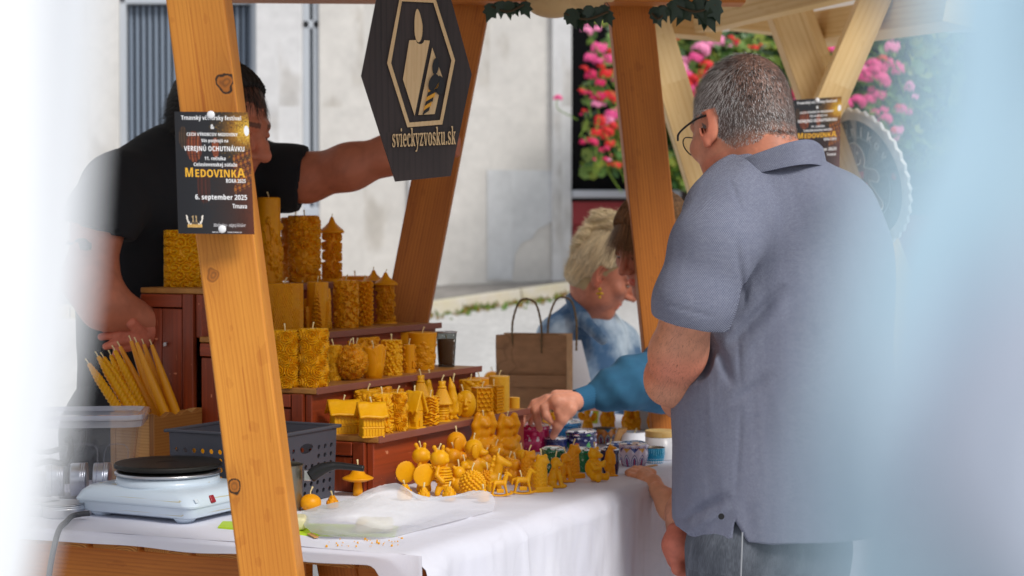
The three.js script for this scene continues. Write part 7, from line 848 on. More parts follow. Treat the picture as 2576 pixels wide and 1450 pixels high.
// strands of hair grown on a mesh: mask gives length (0 = none), flow the direction in the mesh's axes
function strands(g, n, seed, mask, flow, color, width = 0.0006, segs = 3, curl = 0.3) {
  const r = rng(seed), p = g.attributes.position, q = g.attributes.normal, pos = [], col = [], idx = [], cand = []; for (let i = 0; i < p.count; i++) if (mask(p.getX(i), p.getY(i), p.getZ(i)) > 0) cand.push(i); if (!cand.length) return null;
  for (let k = 0; k < n; k++) {
    const i = cand[floor(r() * cand.length)], a = V(p.getX(i), p.getY(i), p.getZ(i)), nn = V(q.getX(i), q.getY(i), q.getZ(i)); a.add(V(r() - 0.5, r() - 0.5, r() - 0.5).multiplyScalar(0.004)); const L = mask(a.x, a.y, a.z) * (0.7 + 0.6 * r()); if (!(L > 0)) continue;
    const f = flow(a, nn, r).normalize(), side = f.clone().cross(nn).normalize().multiplyScalar(width * (0.6 + 0.8 * r())), c = color(a, r), bend = V(r() - 0.5, r() - 0.5, r() - 0.5).multiplyScalar(curl), at = a.clone().addScaledVector(nn, -0.001), base = pos.length / 3;
    for (let j = 0; j <= segs; j++) { const t = j / segs, w = 1 - t * 0.85; pos.push(at.x - side.x * w, at.y - side.y * w, at.z - side.z * w, at.x + side.x * w, at.y + side.y * w, at.z + side.z * w); col.push(...c, ...c); at.addScaledVector(f.clone().addScaledVector(bend, t).addScaledVector(nn, -0.25 * t).normalize(), L / segs); }
    for (let j = 0; j < segs; j++) { const b = base + j * 2; idx.push(b, b + 1, b + 2, b + 1, b + 3, b + 2); }
  }
  const o = new THREE.BufferGeometry(); o.setAttribute('position', new THREE.Float32BufferAttribute(pos, 3)); o.setAttribute('color', new THREE.Float32BufferAttribute(col, 3)); o.setIndex(idx); o.computeVertexNormals(); return o;
}
function eyes(o, H, gaze = [0, -0.2, 1], iris = [0.05, 0.03, 0.02]) { const g0 = V(...gaze).normalize(); for (const s of [-1, 1]) { const g = new THREE.SphereGeometry(0.0122, 28, 20), p = g.attributes.position, c = []; for (let i = 0; i < p.count; i++) { const d = V(p.getX(i), p.getY(i), p.getZ(i)).normalize().dot(g0); c.push(...(d > 0.975 ? [0.005, 0.005, 0.005] : d > 0.87 ? iris : [0.7, 0.66, 0.62])); } g.setAttribute('color', new THREE.Float32BufferAttribute(c, 3)); g.translate(s * 0.032, 0.0075, 0.0765); g.applyMatrix4(H).translate(-o.position.x, -o.position.y, -o.position.z); part('eye', g, phys(0xffffff, 0.1, { vertexColors: true }), o); } }
// the mass of longer hair: a shell over the skull, open in front of zl(y) and below the nape
function hairCap(zl, nape, color, grow = 0.009, post) { const b = new Blob(0.012); b.el(0, 0.036, -0.016, 0.077 + grow, 0.094 + grow, 0.1 + grow).el(0, -0.03, -0.06, 0.06, 0.06, 0.05); b.fn((x, y, z) => (zl(y, x) - z) * 0.8, 0.008, true).fn((x, y, z) => y - nape(z, x), 0.012, true); b.post = post ?? ((x, y, z) => 0.0035 * sin(70 * atan2(x, y + 0.02) + 9 * noise(x * 20, y * 20, z * 20))); return b.mesh(0.0034, color); }
const shift = (g, o) => g.translate(-o.position.x, -o.position.y, -o.position.z);
const uvCyl = (g, c, R = 0.19) => { const p = g.attributes.position, uv = []; for (let i = 0; i < p.count; i++) uv.push(atan2(p.getX(i) - c.x, p.getZ(i) - c.z) * R, p.getY(i)); g.setAttribute('uv', new THREE.Float32BufferAttribute(uv, 2)); return g; };
const merged = (list) => { const a = list.filter(Boolean).map((g) => { const q = g.index ? g : mergeVertices(g); for (const k of Object.keys(q.attributes)) if (!['position', 'normal', 'color'].includes(k)) q.deleteAttribute(k); return q; }); return mergeGeometries(a); };
const J = (list) => list.map(([x, y, d]) => W(x, y, d));
// cut a rounded end flat: everything past point c in direction n, within r of c
const cutEnd = (b, c, n, r) => b.fn((x, y, z) => max(-((x - c.x) * n.x + (y - c.y) * n.y + (z - c.z) * n.z), hypot(x - c.x, y - c.y, z - c.z) - r), 0.004, true);

// ---- the man in the grey-blue polo shirt, seen from behind
{
  const D = 3.2, base = V(W(1900, 1300, 3.28).x, 0, -3.3), o = thing('person', 'grey haired man with glasses in a blue-grey polo shirt, back to the camera', 'person', base);
  const hp = W(1866, 322, 3.34), H = headMatrix(hp, -2.58, 0.36, 0.06, 1.04), nk = V(0, -0.168, -0.06), hb = headBlob({ neck: nk, neckR: 0.056, w: 1.02 }); hb.co(V(0, -0.02, -0.058), 0.052, nk, 0.056, { k: 0.03 });
  // folds at the nape
  for (const [y, a] of [[-0.03, 0.9], [-0.052, 0.7]]) { const P = []; for (let i = 0; i <= 8; i++) { const t = (i / 8 - 0.5) * a * 2; P.push(V(0.085 * sin(t), y - 0.006 * cos(t * 3), -0.014 - 0.105 * cos(t) * (1 + y * 2.0))); } hb.chain(P, P.map(() => 0.0012), { neg: true, k: 0.007 }); }
  const hairM = (x, y, z) => { const fr = 0.07 - 0.3 * max(0, 0.055 - y); const nape = -0.075 + 0.02 * noise(x * 60, 1) + (z > -0.05 ? 0.045 * smooth(-0.05, 0.0, z) : 0); if (abs(x) > 0.073 && z > -0.03 && y < 0.022) return 0; return y > nape && z < fr && !(z > 0.02 && y < 0.03) ? 1 : 0; };
  const bald = (x, y, z) => smooth(0.1, 0.025, hypot(x - 0.005, (y - 0.07) * 0.9, (z + 0.085))) ;
  const tone = skinTone(L3(202, 138, 110), { red: (x, y, z) => smooth(0.06, 0.09, abs(x)) * 0.6 + (y < -0.06 ? 0.25 : 0), over: (x, y, z, c) => { const h = hairM(x, y, z); if (!h) return c; const k = lerp(0.92, 0.66, bald(x, y, z)) * smooth(-0.08, -0.02, y + 0.02 * noise(x * 90, z * 90)); return [lerp(c[0], 0.1, k), lerp(c[1], 0.088, k), lerp(c[2], 0.084, k)]; } });
  const hg = hb.mesh(0.0032, tone);
  const hair = G([strands(hg, 24000, 4, (x, y, z) => hairM(x, y, z) * (0.005 + 0.009 * smooth(-0.05, 0.1, y)) * (1 - 0.25 * bald(x, y, z)), (a, n) => { const crown = V(0.005, 0.105, -0.06), f = a.clone().sub(crown); f.addScaledVector(n, -f.dot(n)).normalize(); return f.multiplyScalar(1.0).addScaledVector(n, 0.5).add(V(0.12 * sin(a.y * 90), 0, 0)); }, (a, r) => { const sd = clamp(smooth(0.03, -0.06, a.y) * 0.6 + smooth(0.045, 0.08, abs(a.x)) * 0.75 + 0.2 * noise(a.x * 60, a.y * 60, a.z * 60), 0, 1) * lerp(1, 0.5, bald(a.x, a.y, a.z)), w = r() < 0.16 + 0.8 * sd ? 0.38 + 0.4 * r() : 0.015 + 0.04 * r(); return [w, w * 0.96, w * 0.95]; }, 0.00034, 3, 0.5)]);
  part('hair', shift(hair.applyMatrix4(H), o), M.hair, o); eyes(o, H);
  // arms
  const arm = new Blob(0.03), A = J([[1790, 600, 3.17], [1744, 740, 3.13], [1704, 890, 3.25], [1692, 955, 3.33], [1716, 1004, 3.42], [1746, 1042, 3.54]]); arm.chain(A, [0.05, 0.048, 0.047, 0.044, 0.035, 0.027]).el(...W(1664, 950, 3.33).toArray(), 0.02, 0.034, 0.024).el(...W(1726, 870, 3.22).toArray(), 0.03, 0.05, 0.03);
  const B = J([[2120, 560, 3.42], [2030, 900, 3.55], [1790, 1130, 3.52], [1722, 1290, 3.47], [1712, 1345, 3.46]]); arm.chain(B, [0.055, 0.048, 0.042, 0.031, 0.027]).co(W(1905, 450, 3.3), 0.05, W(1960, 700, 3.4), 0.08).co(W(1960, 700, 3.4), 0.08, W(1950, 1200, 3.4), 0.1);
  const armTone = skinTone(L3(204, 142, 114), { red: (x, y, z) => 0.5 * smooth(0.05, 0.0, abs(y - W(1690, 950, 3.1).y)) });
  const ag = arm.mesh(0.006, armTone);
  const hnd = (pts, wr, tone, cell = 0.0028) => { const b = new Blob(0.008); for (const [j, r] of pts) b.chain(j, r); return b.mesh(cell, tone); };
  const far = 3.45, hand = hnd([[J([[1712, 1340, far], [1708, 1372, far - 0.01], [1714, 1400, far]]), [0.027, 0.032, 0.03]], [J([[1700, 1392, far - 0.02], [1706, 1432, far - 0.03], [1742, 1440, far - 0.02], [1752, 1418, far - 0.01]]), [0.0125, 0.0115, 0.0105, 0.0095]], [J([[1712, 1398, far], [1722, 1448, far], [1756, 1452, far], [1760, 1428, far]]), [0.013, 0.012, 0.011, 0.0095]], [J([[1724, 1400, far + 0.02], [1740, 1450, far + 0.02], [1766, 1450, far + 0.02], [1768, 1425, far + 0.02]]), [0.0125, 0.0115, 0.0105, 0.009]], [J([[1732, 1396, far + 0.04], [1752, 1438, far + 0.04], [1772, 1436, far + 0.04]]), [0.011, 0.01, 0.009]], [J([[1722, 1360, far - 0.01], [1746, 1384, far - 0.025], [1760, 1412, far - 0.02]]), [0.0155, 0.0125, 0.0105]]], 0, skinTone(L3(206, 128, 104), { red: () => 0.35 }));
  const w2 = 3.54, hand2 = hnd([[J([[1746, 1054, w2 + 0.03], [1770, 1070, w2 + 0.08]]), [0.026, 0.03]], ...[0, 1, 2, 3].map((i) => [J([[1774, 1060 + i * 9, w2 + 0.09], [1788, 1066 + i * 9, w2 + 0.12], [1800, 1076 + i * 9, w2 + 0.13]]), [0.0105, 0.0098, 0.0085]]), [J([[1756, 1046, w2 + 0.05], [1780, 1036, w2 + 0.08]]), [0.013, 0.01]]], 0, armTone);
  const body = merged([hg.clone().applyMatrix4(H), ag, hand, hand2]); part('body', shift(body, o), M.skin, o);
  const armHair = G([strands(ag, 2600, 8, (x, y, z) => { const t = W(1700, 800, 3.1).y, u = W(1700, 1045, 3.1).y; return x < W(1790, 900, 3.1).x && y < t && y > u && z > -3.42 ? 0.008 : 0; }, (a, n, r) => V((r() - 0.7) * 1.4, -0.7, (r() - 0.5) * 1.2).addScaledVector(n, 0.45), (a, r) => { const k = 0.03 + 0.05 * r(); return [k * 1.6, k * 1.1, k * 0.75]; }, 0.00013, 3, 1.2), strands(ag, 260, 9, (x, y, z) => (x < W(1740, 1300, 3.47).x && y < W(1700, 1180, 3.47).y && z < -3.38 ? 0.012 : 0), (a, n, r) => V(-0.2, -0.9, 0).addScaledVector(n, 0.5), () => [0.04, 0.028, 0.02], 0.00025, 3, 0.9)]); part('arm_hair', shift(armHair, o), M.hair, o);
  part('bracelet', shift(new THREE.TorusGeometry(0.0335, 0.002, 8, 40).rotateX(1.3).translate(...W(1726, 1016, 3.45).toArray()), o), M.steel, o);
  // polo shirt
  const s = new Blob(0.05), P = (x, y, d) => W(x, y, d);
  s.co(P(1890, 524, 3.25), 0.066, P(2015, 492, 3.235), 0.074).co(P(1950, 484, 3.31), 0.06, P(1836, 548, 3.2), 0.077).co(P(1960, 470, 3.32), 0.066, P(2090, 545, 3.42), 0.082).co(P(1895, 560, 3.28), 0.125, P(2040, 600, 3.36), 0.12).el(...P(1985, 690, 3.33).toArray(), 0.198, 0.2, 0.135).el(...P(1980, 900, 3.33).toArray(), 0.198, 0.24, 0.155).el(...P(1972, 1130, 3.34).toArray(), 0.196, 0.26, 0.162).el(...P(1960, 1380, 3.34).toArray(), 0.19, 0.3, 0.165).co(P(1856, 1020, 3.36), 0.112, P(1868, 1420, 3.36), 0.114);
  s.chain(J([[1836, 548, 3.19], [1800, 620, 3.14], [1748, 760, 3.13], [1738, 822, 3.16]]), [0.076, 0.073, 0.067, 0.066], { k: 0.028 }); const se = P(1741, 812, 3.155), sn = P(1722, 880, 3.165).sub(P(1756, 740, 3.15)).normalize(); cutEnd(s, se, sn, 0.092); s.co(P(1747, 786, 3.145), 0.055, P(1715, 900, 3.24), 0.0575, { neg: true, k: 0.002 });
  s.chain(J([[2090, 560, 3.42], [2150, 760, 3.5]]), [0.08, 0.07]); const hemY = P(1900, 1366, 3.2).y; s.fn((x, y, z) => y - hemY - 0.018 * smooth(-3.2, -3.45, z), 0.003, true);
  { const q = P(1851, 1306, 3.2); s.fn((x, y, z) => max(abs(x - q.x - 0.006 * (q.y - y) / 0.04) - 0.32 * (q.y - y), y - q.y, -3.26 - z), 0.002, true); }
  const ax = P(1900, 700, 3.3); s.post = (x, y, z) => {
    const u = atan2(x - ax.x, z - ax.z), n = fbm(u * 3 + y * 2, y * 5, 0, 3) - 0.5; let d = 0.007 * n;
    const px = 1288 + x / -z * FOCAL, py = 600 + (EYE - y) / -z * FOCAL; // drag folds from the armpit and at the waist
    const fold = (x0, y0, x1, y1, w, a) => { const dx = x1 - x0, dy = y1 - y0, l2 = dx * dx + dy * dy, t = clamp(((px - x0) * dx + (py - y0) * dy) / l2, 0, 1), q = hypot(px - x0 - t * dx, py - y0 - t * dy) / w; return 2.0 * a * exp(-q * q) * sin(PI * min(1, t * 1.0 + 0.08)); };
    d += fold(1835, 870, 1990, 700, 14, 0.006) - fold(1860, 900, 2010, 735, 16, 0.003) + fold(1800, 850, 1850, 990, 12, 0.005) + fold(1850, 1010, 1960, 930, 12, 0.003) + fold(1720, 1310, 1850, 1240, 12, 0.005) + fold(1730, 1345, 1850, 1270, 12, -0.003) + fold(1850, 600, 1880, 800, 8, 0.0022) + fold(1836, 452, 1878, 560, 5, 0.0012) + fold(1878, 560, 1890, 690, 5, 0.0012) + fold(1890, 690, 1862, 800, 5, 0.0012) + fold(1856, 850, 1868, 1010, 5, 0.0011) + fold(1868, 1010, 1850, 1300, 5, 0.0011) + fold(1665, 765, 1828, 806, 5, 0.001); return d;
  };
  const polo = tex(512, 512, (a, b) => { const i = a * 64, j = b * 128, row = floor(j), ph = (i + (row % 2) * 0.5) % 1, on = smooth(0.12, 0.3, ph) * smooth(0.98, 0.8, ph) * smooth(0.0, 0.25, j % 1) * smooth(1, 0.8, j % 1), n = 0.9 + 0.2 * fbm(a * 40, b * 60, 0, 3), m = fbm(a * 5, b * 5, 3, 3); const k = on * n * (0.96 + 0.08 * m); return [lerp(30, 172, k), lerp(36, 176, k), lerp(68, 190, k)]; }, true, [1 / 0.16, 1 / 0.16]);
  M.polo = phys(0xffffff, 0.9, { map: polo, bumpMap: polo, bumpScale: 0.0006, sheen: 0.15 }); part('polo_shirt', shift(uvCyl(s.mesh(0.0056), ax), o), M.polo, o);
  // collar round the neck
  const cc = P(1962, 404, 3.245), cg = thicken(grid(72, 10, (a, b) => { const th = (a - 0.5) * 5.7 + 0.56, f = V(sin(th), 0, cos(th)), back = cos(th - 0.56), fall = b < 0.5 ? b * 2 : 1, t = b < 0.5 ? 0 : (b - 0.5) * 2; // fall outside, then the stand inside
    const r = b < 0.5 ? lerp(0.088, 0.077, pow(fall, 0.8)) : lerp(0.077, 0.072, t), y = b < 0.5 ? lerp(-0.03 + 0.018 * back, 0.004 + 0.028 * back, fall) : lerp(0.004 + 0.028 * back, -0.024 + 0.02 * back, t); return cc.clone().addScaledVector(f, r + 0.002 * sin(th * 5)).add(V(0, y + 0.0025 * sin(th * 3), 0)); }, (a, b) => [a * 0.45, b * 0.08]), 0.0022); part('collar', shift(cg, o), M.polo, o);
  part('button', shift(new THREE.CylinderGeometry(0.0055, 0.0055, 0.002, 18).rotateX(PI / 2).rotateY(-0.3).translate(...P(1815, 1300, 3.19).toArray()), o), M.black, o);
  // glasses
  const gl = []; const q = (x, y, z) => V(x, y, z).applyMatrix4(H); for (const sd of [-1, 1]) { gl.push(tube([q(sd * 0.082, 0.012, -0.012), q(sd * 0.083, 0.018, 0.02), q(sd * 0.076, 0.018, 0.085), q(sd * 0.066, 0.014, 0.103)], 0.0022, 24, 6)); const c = q(sd * 0.036, 0.006, 0.104), P2 = []; for (let i = 0; i < 14; i++) { const a = i / 14 * 2 * PI; P2.push(q(sd * 0.036 + 0.026 * cos(a), 0.004 + 0.018 * sin(a), 0.104 - 0.012 * abs(0.8 * cos(a)))); } gl.push(tube(P2, 0.0012, 40, 6, true)); } gl.push(tube([q(-0.01, 0.01, 0.106), q(0, 0.013, 0.108), q(0.01, 0.01, 0.106)], 0.0013, 8, 6));
  const glass = part('glasses', shift(G(gl), o), M.black, o); for (const sd of [-1, 1]) { const L = new THREE.CircleGeometry(0.024, 24).scale(1, 0.7, 1).translate(sd * 0.036, 0.004, 0.101); part('lens', shift(L.applyMatrix4(H), o), phys(0xffffff, 0.02, { transmission: 1, thickness: 0, ior: 1.5 }), glass); }
  // jeans and shoes
  const j = new Blob(0.04), hx = P(1905, 1330, 3.3); j.el(hx.x + 0.02, hx.y - 0.02, hx.z - 0.02, 0.138, 0.14, 0.12); for (const [x, z] of [[hx.x - 0.045, hx.z + 0.02], [hx.x + 0.1, hx.z - 0.06]]) j.chain([V(x, hx.y - 0.05, z), V(x - 0.01, 0.5, z - 0.01), V(x, 0.09, z)], [0.088, 0.076, 0.066]); j.post = (x, y, z) => 0.006 * (fbm(x * 14, y * 8, z * 14, 3) - 0.5);
  const den = tex(512, 512, (a, b) => { const n = fbm(a * 14, b * 8, 0, 4), t = noise(a * 300, b * 60) - 0.5, k = 0.62 + 0.55 * (n - 0.5) + 0.3 * t; return [lerp(34, 110, k), lerp(38, 116, k), lerp(46, 126, k)]; }, true, [3, 3]); part('jeans', shift(uvCyl(j.mesh(0.011), ax), o), std(0xffffff, 0.9, { map: den, bumpMap: den, bumpScale: 0.0008 }), o);
  part('seam', shift(tube([P(1868, 1340, 3.165), P(1866, 1400, 3.16), P(1862, 1500, 3.16)], 0.0016, 12, 6), o), std(C(150, 154, 160), 0.8), o); for (const [x, z] of [[hx.x - 0.045, hx.z + 0.02], [hx.x + 0.1, hx.z - 0.06]]) part('shoe', shift(new Blob(0.03).el(x, 0.05, z, 0.05, 0.05, 0.07).el(x - 0.05, 0.035, z - 0.11, 0.05, 0.035, 0.1, { rot: [0, 0.4, 0] }).mesh(0.009), o), M.black, o);
}

// ---- the seller in black, reaching out to the right
{
  const base = V(W(330, 1000, 3.85).x, 0, -3.85), o = thing('person', 'dark haired stallholder in a black t-shirt bending forward and reaching out his arm', 'person', base), P = W;
  const hp = P(556, 328, 3.85), H = headMatrix(hp, 1.08, 0.28, 0, 1.08), hb = headBlob({ neck: V(0, -0.105, -0.067), neckR: 0.056, w: 1.05, nose: 1.12 });
  const hm = (x, y, z) => (y > 0.075 - 0.02 * noise(x * 40, 2) || (z < -0.004 + 0.5 * max(0, y - 0.02) && y > -0.02) || (z < -0.045 && y > -0.1)) && !(abs(x) > 0.074 && z > -0.03 && y < 0.02) ? 1 : 0;
  const tone = skinTone(L3(188, 112, 84), { red: (x, y, z) => (hypot(x, (y + 0.062) * 2, z - 0.09) < 0.022 ? 0.9 : 0) + 0.25 * smooth(0.03, 0.0, hypot(x, y + 0.02, z - 0.11)), over: (x, y, z, c) => { const brow = abs(abs(x) - 0.031) < 0.02 && abs(y - 0.033) < 0.0055 && z > 0.06 ? 0.75 : 0, k = max(hm(x, y, z) * 0.85, brow, y < -0.05 && z < 0.105 ? 0.22 : 0); return [lerp(c[0], 0.02, k), lerp(c[1], 0.014, k), lerp(c[2], 0.012, k)]; } });
  const hg = hb.mesh(0.0034, tone), dark = (a, r) => { const k = 0.006 + 0.014 * r(); return [k * 1.3, k, k * 0.85]; };
  part('hair', shift(G([hairCap((y) => -0.02 + 0.72 * max(0, y - 0.0), (z) => z > -0.03 ? 0.01 : -0.1, (x, y, z) => { const k = 0.006 + 0.012 * noise(x * 200, y * 30, z * 200); return [k * 1.3, k, k * 0.85]; }), strands(hg, 9000, 14, (x, y, z) => hm(x, y, z) * (0.03 + 0.024 * smooth(0.06, -0.1, y)), (a, n, r) => V(0, y0(a), 0).add(V(a.x * 3, -0.45 + 0.9 * smooth(0.06, 0.13, a.y) * 0.4, a.z > 0.03 ? 0.12 : -0.5)).addScaledVector(n, 0.12 + 0.4 * r() * r()), dark, 0.0008, 5, 0.7)]).applyMatrix4(H), o), M.hair, o); eyes(o, H, [0.1, -0.35, 1]);
  part('teeth', shift(box(0.022, 0.005, 0.006, 0.002).translate(0, -0.0625, 0.0865).applyMatrix4(H), o), M.gloss, o);
  const sk = skinTone(L3(186, 112, 84)), arm = new Blob(0.03); arm.chain(J([[256, 545, 3.66], [244, 575, 3.63], [226, 705, 3.6], [262, 768, 3.6], [380, 812, 3.66]]), [0.045, 0.048, 0.053, 0.046, 0.032]).chain(J([[650, 440, 4.1], [770, 448, 4.06], [880, 420, 4.02], [985, 388, 4.0], [1060, 372, 3.98]]), [0.055, 0.052, 0.049, 0.041, 0.029]).co(P(440, 420, 3.9), 0.05, P(400, 560, 3.86), 0.06);
  const hb2 = new Blob(0.004); hb2.chain(J([[388, 822, 3.66], [350, 846, 3.64]]), [0.026, 0.03]); [[262, 828, 0], [254, 848, -0.01], [266, 872, -0.012], [290, 894, -0.005]].forEach(([x, y, d], i) => hb2.chain(J([[338, 824 + i * 15, 3.64 + d], [298, (824 + i * 15 + y) / 2 - 2, 3.625 + d], [x, y, 3.63 + d]]), [0.0105, 0.0092, 0.0076])); hb2.chain(J([[352, 835, 3.62], [330, 812, 3.6], [312, 806, 3.6]]), [0.013, 0.011, 0.009]);
  const hb3 = new Blob(0.008); hb3.chain(J([[1060, 372, 3.98], [1100, 362, 3.96]]), [0.027, 0.03]); for (let i = 0; i < 4; i++) hb3.chain(J([[1108, 344 + i * 13, 3.96], [1136, 342 + i * 13, 3.95], [1148, 350 + i * 12, 3.925]]), [0.0115, 0.0105, 0.009]); hb3.chain(J([[1084, 350, 3.96], [1100, 326, 3.94], [1116, 320, 3.92]]), [0.013, 0.0115, 0.0095]);
  part('body', shift(merged([hg.clone().applyMatrix4(H), arm.mesh(0.0085, sk), hb2.mesh(0.0028, skinTone(L3(196, 118, 92), { red: () => 0.3 })), hb3.mesh(0.0028, sk)]), o), M.skin, o);
  const s = new Blob(0.06); s.co(P(440, 416, 3.88), 0.085, P(300, 482, 3.74), 0.08).co(P(455, 436, 3.92), 0.095, P(640, 442, 4.15), 0.084).co(P(430, 530, 3.88), 0.145, P(360, 780, 3.86), 0.13).co(P(360, 780, 3.86), 0.13, P(345, 1060, 3.88), 0.132).el(...P(540, 540, 4.18).toArray(), 0.13, 0.13, 0.09).chain(J([[300, 482, 3.73], [262, 540, 3.66], [238, 610, 3.62]]), [0.078, 0.074, 0.072], { k: 0.03 }).chain(J([[640, 442, 4.1], [720, 448, 4.08], [782, 450, 4.06]]), [0.084, 0.073, 0.07], { k: 0.03 });
  cutEnd(s, P(243, 582, 3.63), V(-0.3, -0.94, 0.1), 0.085); cutEnd(s, P(764, 450, 4.07), V(0.98, -0.15, 0), 0.1); s.co(P(247, 570, 3.635), 0.058, P(230, 640, 3.61), 0.062, { neg: true, k: 0.002 }).co(P(745, 449, 4.075), 0.056, P(820, 445, 4.05), 0.058, { neg: true, k: 0.002 }); s.post = (x, y, z) => 0.009 * (fbm(x * 12 + y * 5, y * 10, z * 12, 3) - 0.5);
  M.blackTee = phys(C(22, 23, 28), 0.95, {}); part('t_shirt', shift(s.mesh(0.0095), o), M.blackTee, o); part('neckline', shift(new THREE.TorusGeometry(0.078, 0.006, 8, 40).rotateX(PI / 2 - 0.1).rotateZ(-0.75).translate(...P(440, 398, 3.86).toArray()), o), M.blackTee, o);
  const t = new Blob(0.04), h = P(345, 1040, 3.86); t.el(h.x, h.y, h.z, 0.14, 0.13, 0.13); for (const x of [-0.08, 0.1]) t.chain([V(h.x + x, h.y - 0.05, h.z - 0.02), V(h.x + x, 0.48, h.z - 0.03), V(h.x + x, 0.08, h.z)], [0.095, 0.075, 0.062]); part('trousers', shift(t.mesh(0.013), o), std(C(24, 25, 30), 0.9), o); for (const x of [-0.08, 0.1]) part('shoe', shift(new Blob(0.03).el(h.x + x, 0.05, h.z, 0.05, 0.05, 0.06).el(h.x + x + 0.05, 0.035, h.z + 0.06, 0.05, 0.035, 0.08).mesh(0.01), o), M.black, o);
  function y0() { return -0.35; }
}
// ---- the blonde woman looking down, at the far end
{
  const D = 5, P = W, base = V(P(1490, 900, 5.1).x, 0, -5.1), o = thing('person', 'blonde woman with her hair in a bun wearing a washed denim jacket, looking down', 'person', base), hp = P(1518, 690, 5), H = headMatrix(hp, 1.45, 0.5, 0, 0.93), hb = headBlob({ neck: V(0, -0.118, 0.004), neckR: 0.046, w: 0.95, nose: 0.9 });
  const hm = (x, y, z) => (y > 0.07 || (z < 0.015 + 0.55 * max(0, y - 0.01) && y > 0.0) || (z < -0.02 && y > -0.075 + 0.2 * max(0, z + 0.07))) && !(abs(x) > 0.07 && z > -0.025 && y < 0.024) ? 1 : 0;
  const tone = skinTone(L3(196, 124, 98), { red: (x, y, z) => (hypot(x, (y + 0.062) * 1.8, z - 0.09) < 0.022 ? 1.2 : 0) + 0.5 * smooth(0.07, 0.085, abs(x)), over: (x, y, z, c) => { const brow = abs(abs(x) - 0.031) < 0.02 && abs(y - 0.034) < 0.004 && z > 0.06 ? 0.6 : 0, lash = abs(abs(x) - 0.032) < 0.016 && abs(y - 0.004) < 0.0025 && z > 0.07 ? 0.9 : 0, k = max(brow, lash); if (hm(x, y, z)) return [0.42, 0.31, 0.16]; return [lerp(c[0], 0.05, k), lerp(c[1], 0.035, k), lerp(c[2], 0.025, k)]; } });
  const hg = hb.mesh(0.0036, tone), bunC = V(0, 0.138, -0.04), bb = new Blob(0.02); bb.el(bunC.x, bunC.y + 0.006, bunC.z, 0.052, 0.042, 0.052).el(0.0, 0.135, -0.085, 0.036).el(0, 0.06, -0.1, 0.05, 0.06, 0.03).el(0.02, 0.165, -0.02, 0.025); bb.post = (x, y, z) => 0.0022 * sin(7 * atan2(z + 0.05, x) + y * 190); const bg = bb.mesh(0.004, () => [0.5, 0.38, 0.2]);
  const blond = (a, r) => { const k = 0.45 + 0.5 * r(); return [k * 1.0, k * 0.8, k * 0.5]; };
  const cap = hairCap((y) => -0.005 + 0.8 * max(0, y), (z) => z > -0.02 ? 0.02 : -0.075 - 0.25 * (z + 0.07), (x, y, z) => blond(null, () => noise(x * 160, y * 40, z * 160)), 0.005, (x, y, z) => 0.0016 * sin(60 * atan2(x, z + 0.03))); part('hair', shift(merged([bg, cap, strands(cap, 7000, 24, (x, y, z) => min(0.06, 0.7 * hypot(x - bunC.x, y - bunC.y, z - bunC.z)), (a, n, r) => { const f = bunC.clone().sub(a); f.addScaledVector(n, -f.dot(n) * 0.9); return f.normalize().addScaledVector(n, 0.06 + 0.2 * pow(r(), 8)); }, blond, 0.0008, 4, 0.2), strands(bg, 2600, 25, () => 0.026, (a, n, r) => n.clone().cross(V(0.2, 1, 0.3 - r())).addScaledVector(n, 0.04), blond, 0.0011, 4, 0.5)]).applyMatrix4(H), o), M.hair, o);
  eyes(o, H, [0, -0.7, 1]); part('earring', shift(G([new THREE.SphereGeometry(0.0055, 12, 8), new THREE.SphereGeometry(0.007, 12, 8).scale(1.6, 0.6, 0.6).translate(0, -0.012, 0), new THREE.SphereGeometry(0.0045, 10, 8).translate(0, -0.022, 0)]).translate(...P(1509, 728, 4.9).toArray()), o), std(C(214, 170, 60), 0.3, { metalness: 0.9 }), o);
  const tor = new Blob(0.04); tor.co(P(1474, 772, 5.04), 0.045, P(1500, 860, 5.1), 0.05); part('body', shift(merged([hg.clone().applyMatrix4(H), tor.mesh(0.009, skinTone(L3(190, 120, 94)))]), o), M.skin, o);
  const top = new Blob(0.03); top.co(P(1530, 838, 5.02), 0.03, P(1552, 1010, 5.03), 0.06); part('white_top', shift(top.mesh(0.009), o), M.white, o);
  const jk = new Blob(0.05); jk.co(P(1468, 815, 5.06), 0.072, P(1412, 852, 5.03), 0.062).co(P(1480, 820, 5.08), 0.07, P(1555, 862, 5.14), 0.055).co(P(1478, 880, 5.06), 0.115, P(1500, 1120, 5.1), 0.14).chain(J([[1412, 850, 5.02], [1408, 960, 4.98], [1470, 1060, 4.86]]), [0.062, 0.054, 0.045], { k: 0.03 }).chain(J([[1558, 866, 5.12], [1586, 960, 5.08], [1600, 1060, 4.95]]), [0.055, 0.05, 0.044], { k: 0.03 }); jk.co(P(1530, 830, 4.93), 0.016, P(1560, 1050, 4.9), 0.022, { neg: true, k: 0.02 }); jk.post = (x, y, z) => 0.01 * (fbm(x * 14, y * 14, z * 14, 3) - 0.5);
  const den = (x, y, z) => { const n = fbm(x * 16, y * 12, z * 16, 4), f = noise(x * 240, y * 240, z * 240) - 0.5, k = clamp(0.5 + 3.6 * (n - 0.5) + 0.25 * f, 0, 1); return [lerp(0.06, 0.5, k), lerp(0.14, 0.62, k), lerp(0.27, 0.74, k)]; }; const denM = std(0xffffff, 0.9, { vertexColors: true }); part('denim_jacket', shift(jk.mesh(0.0075, den), o), denM, o);
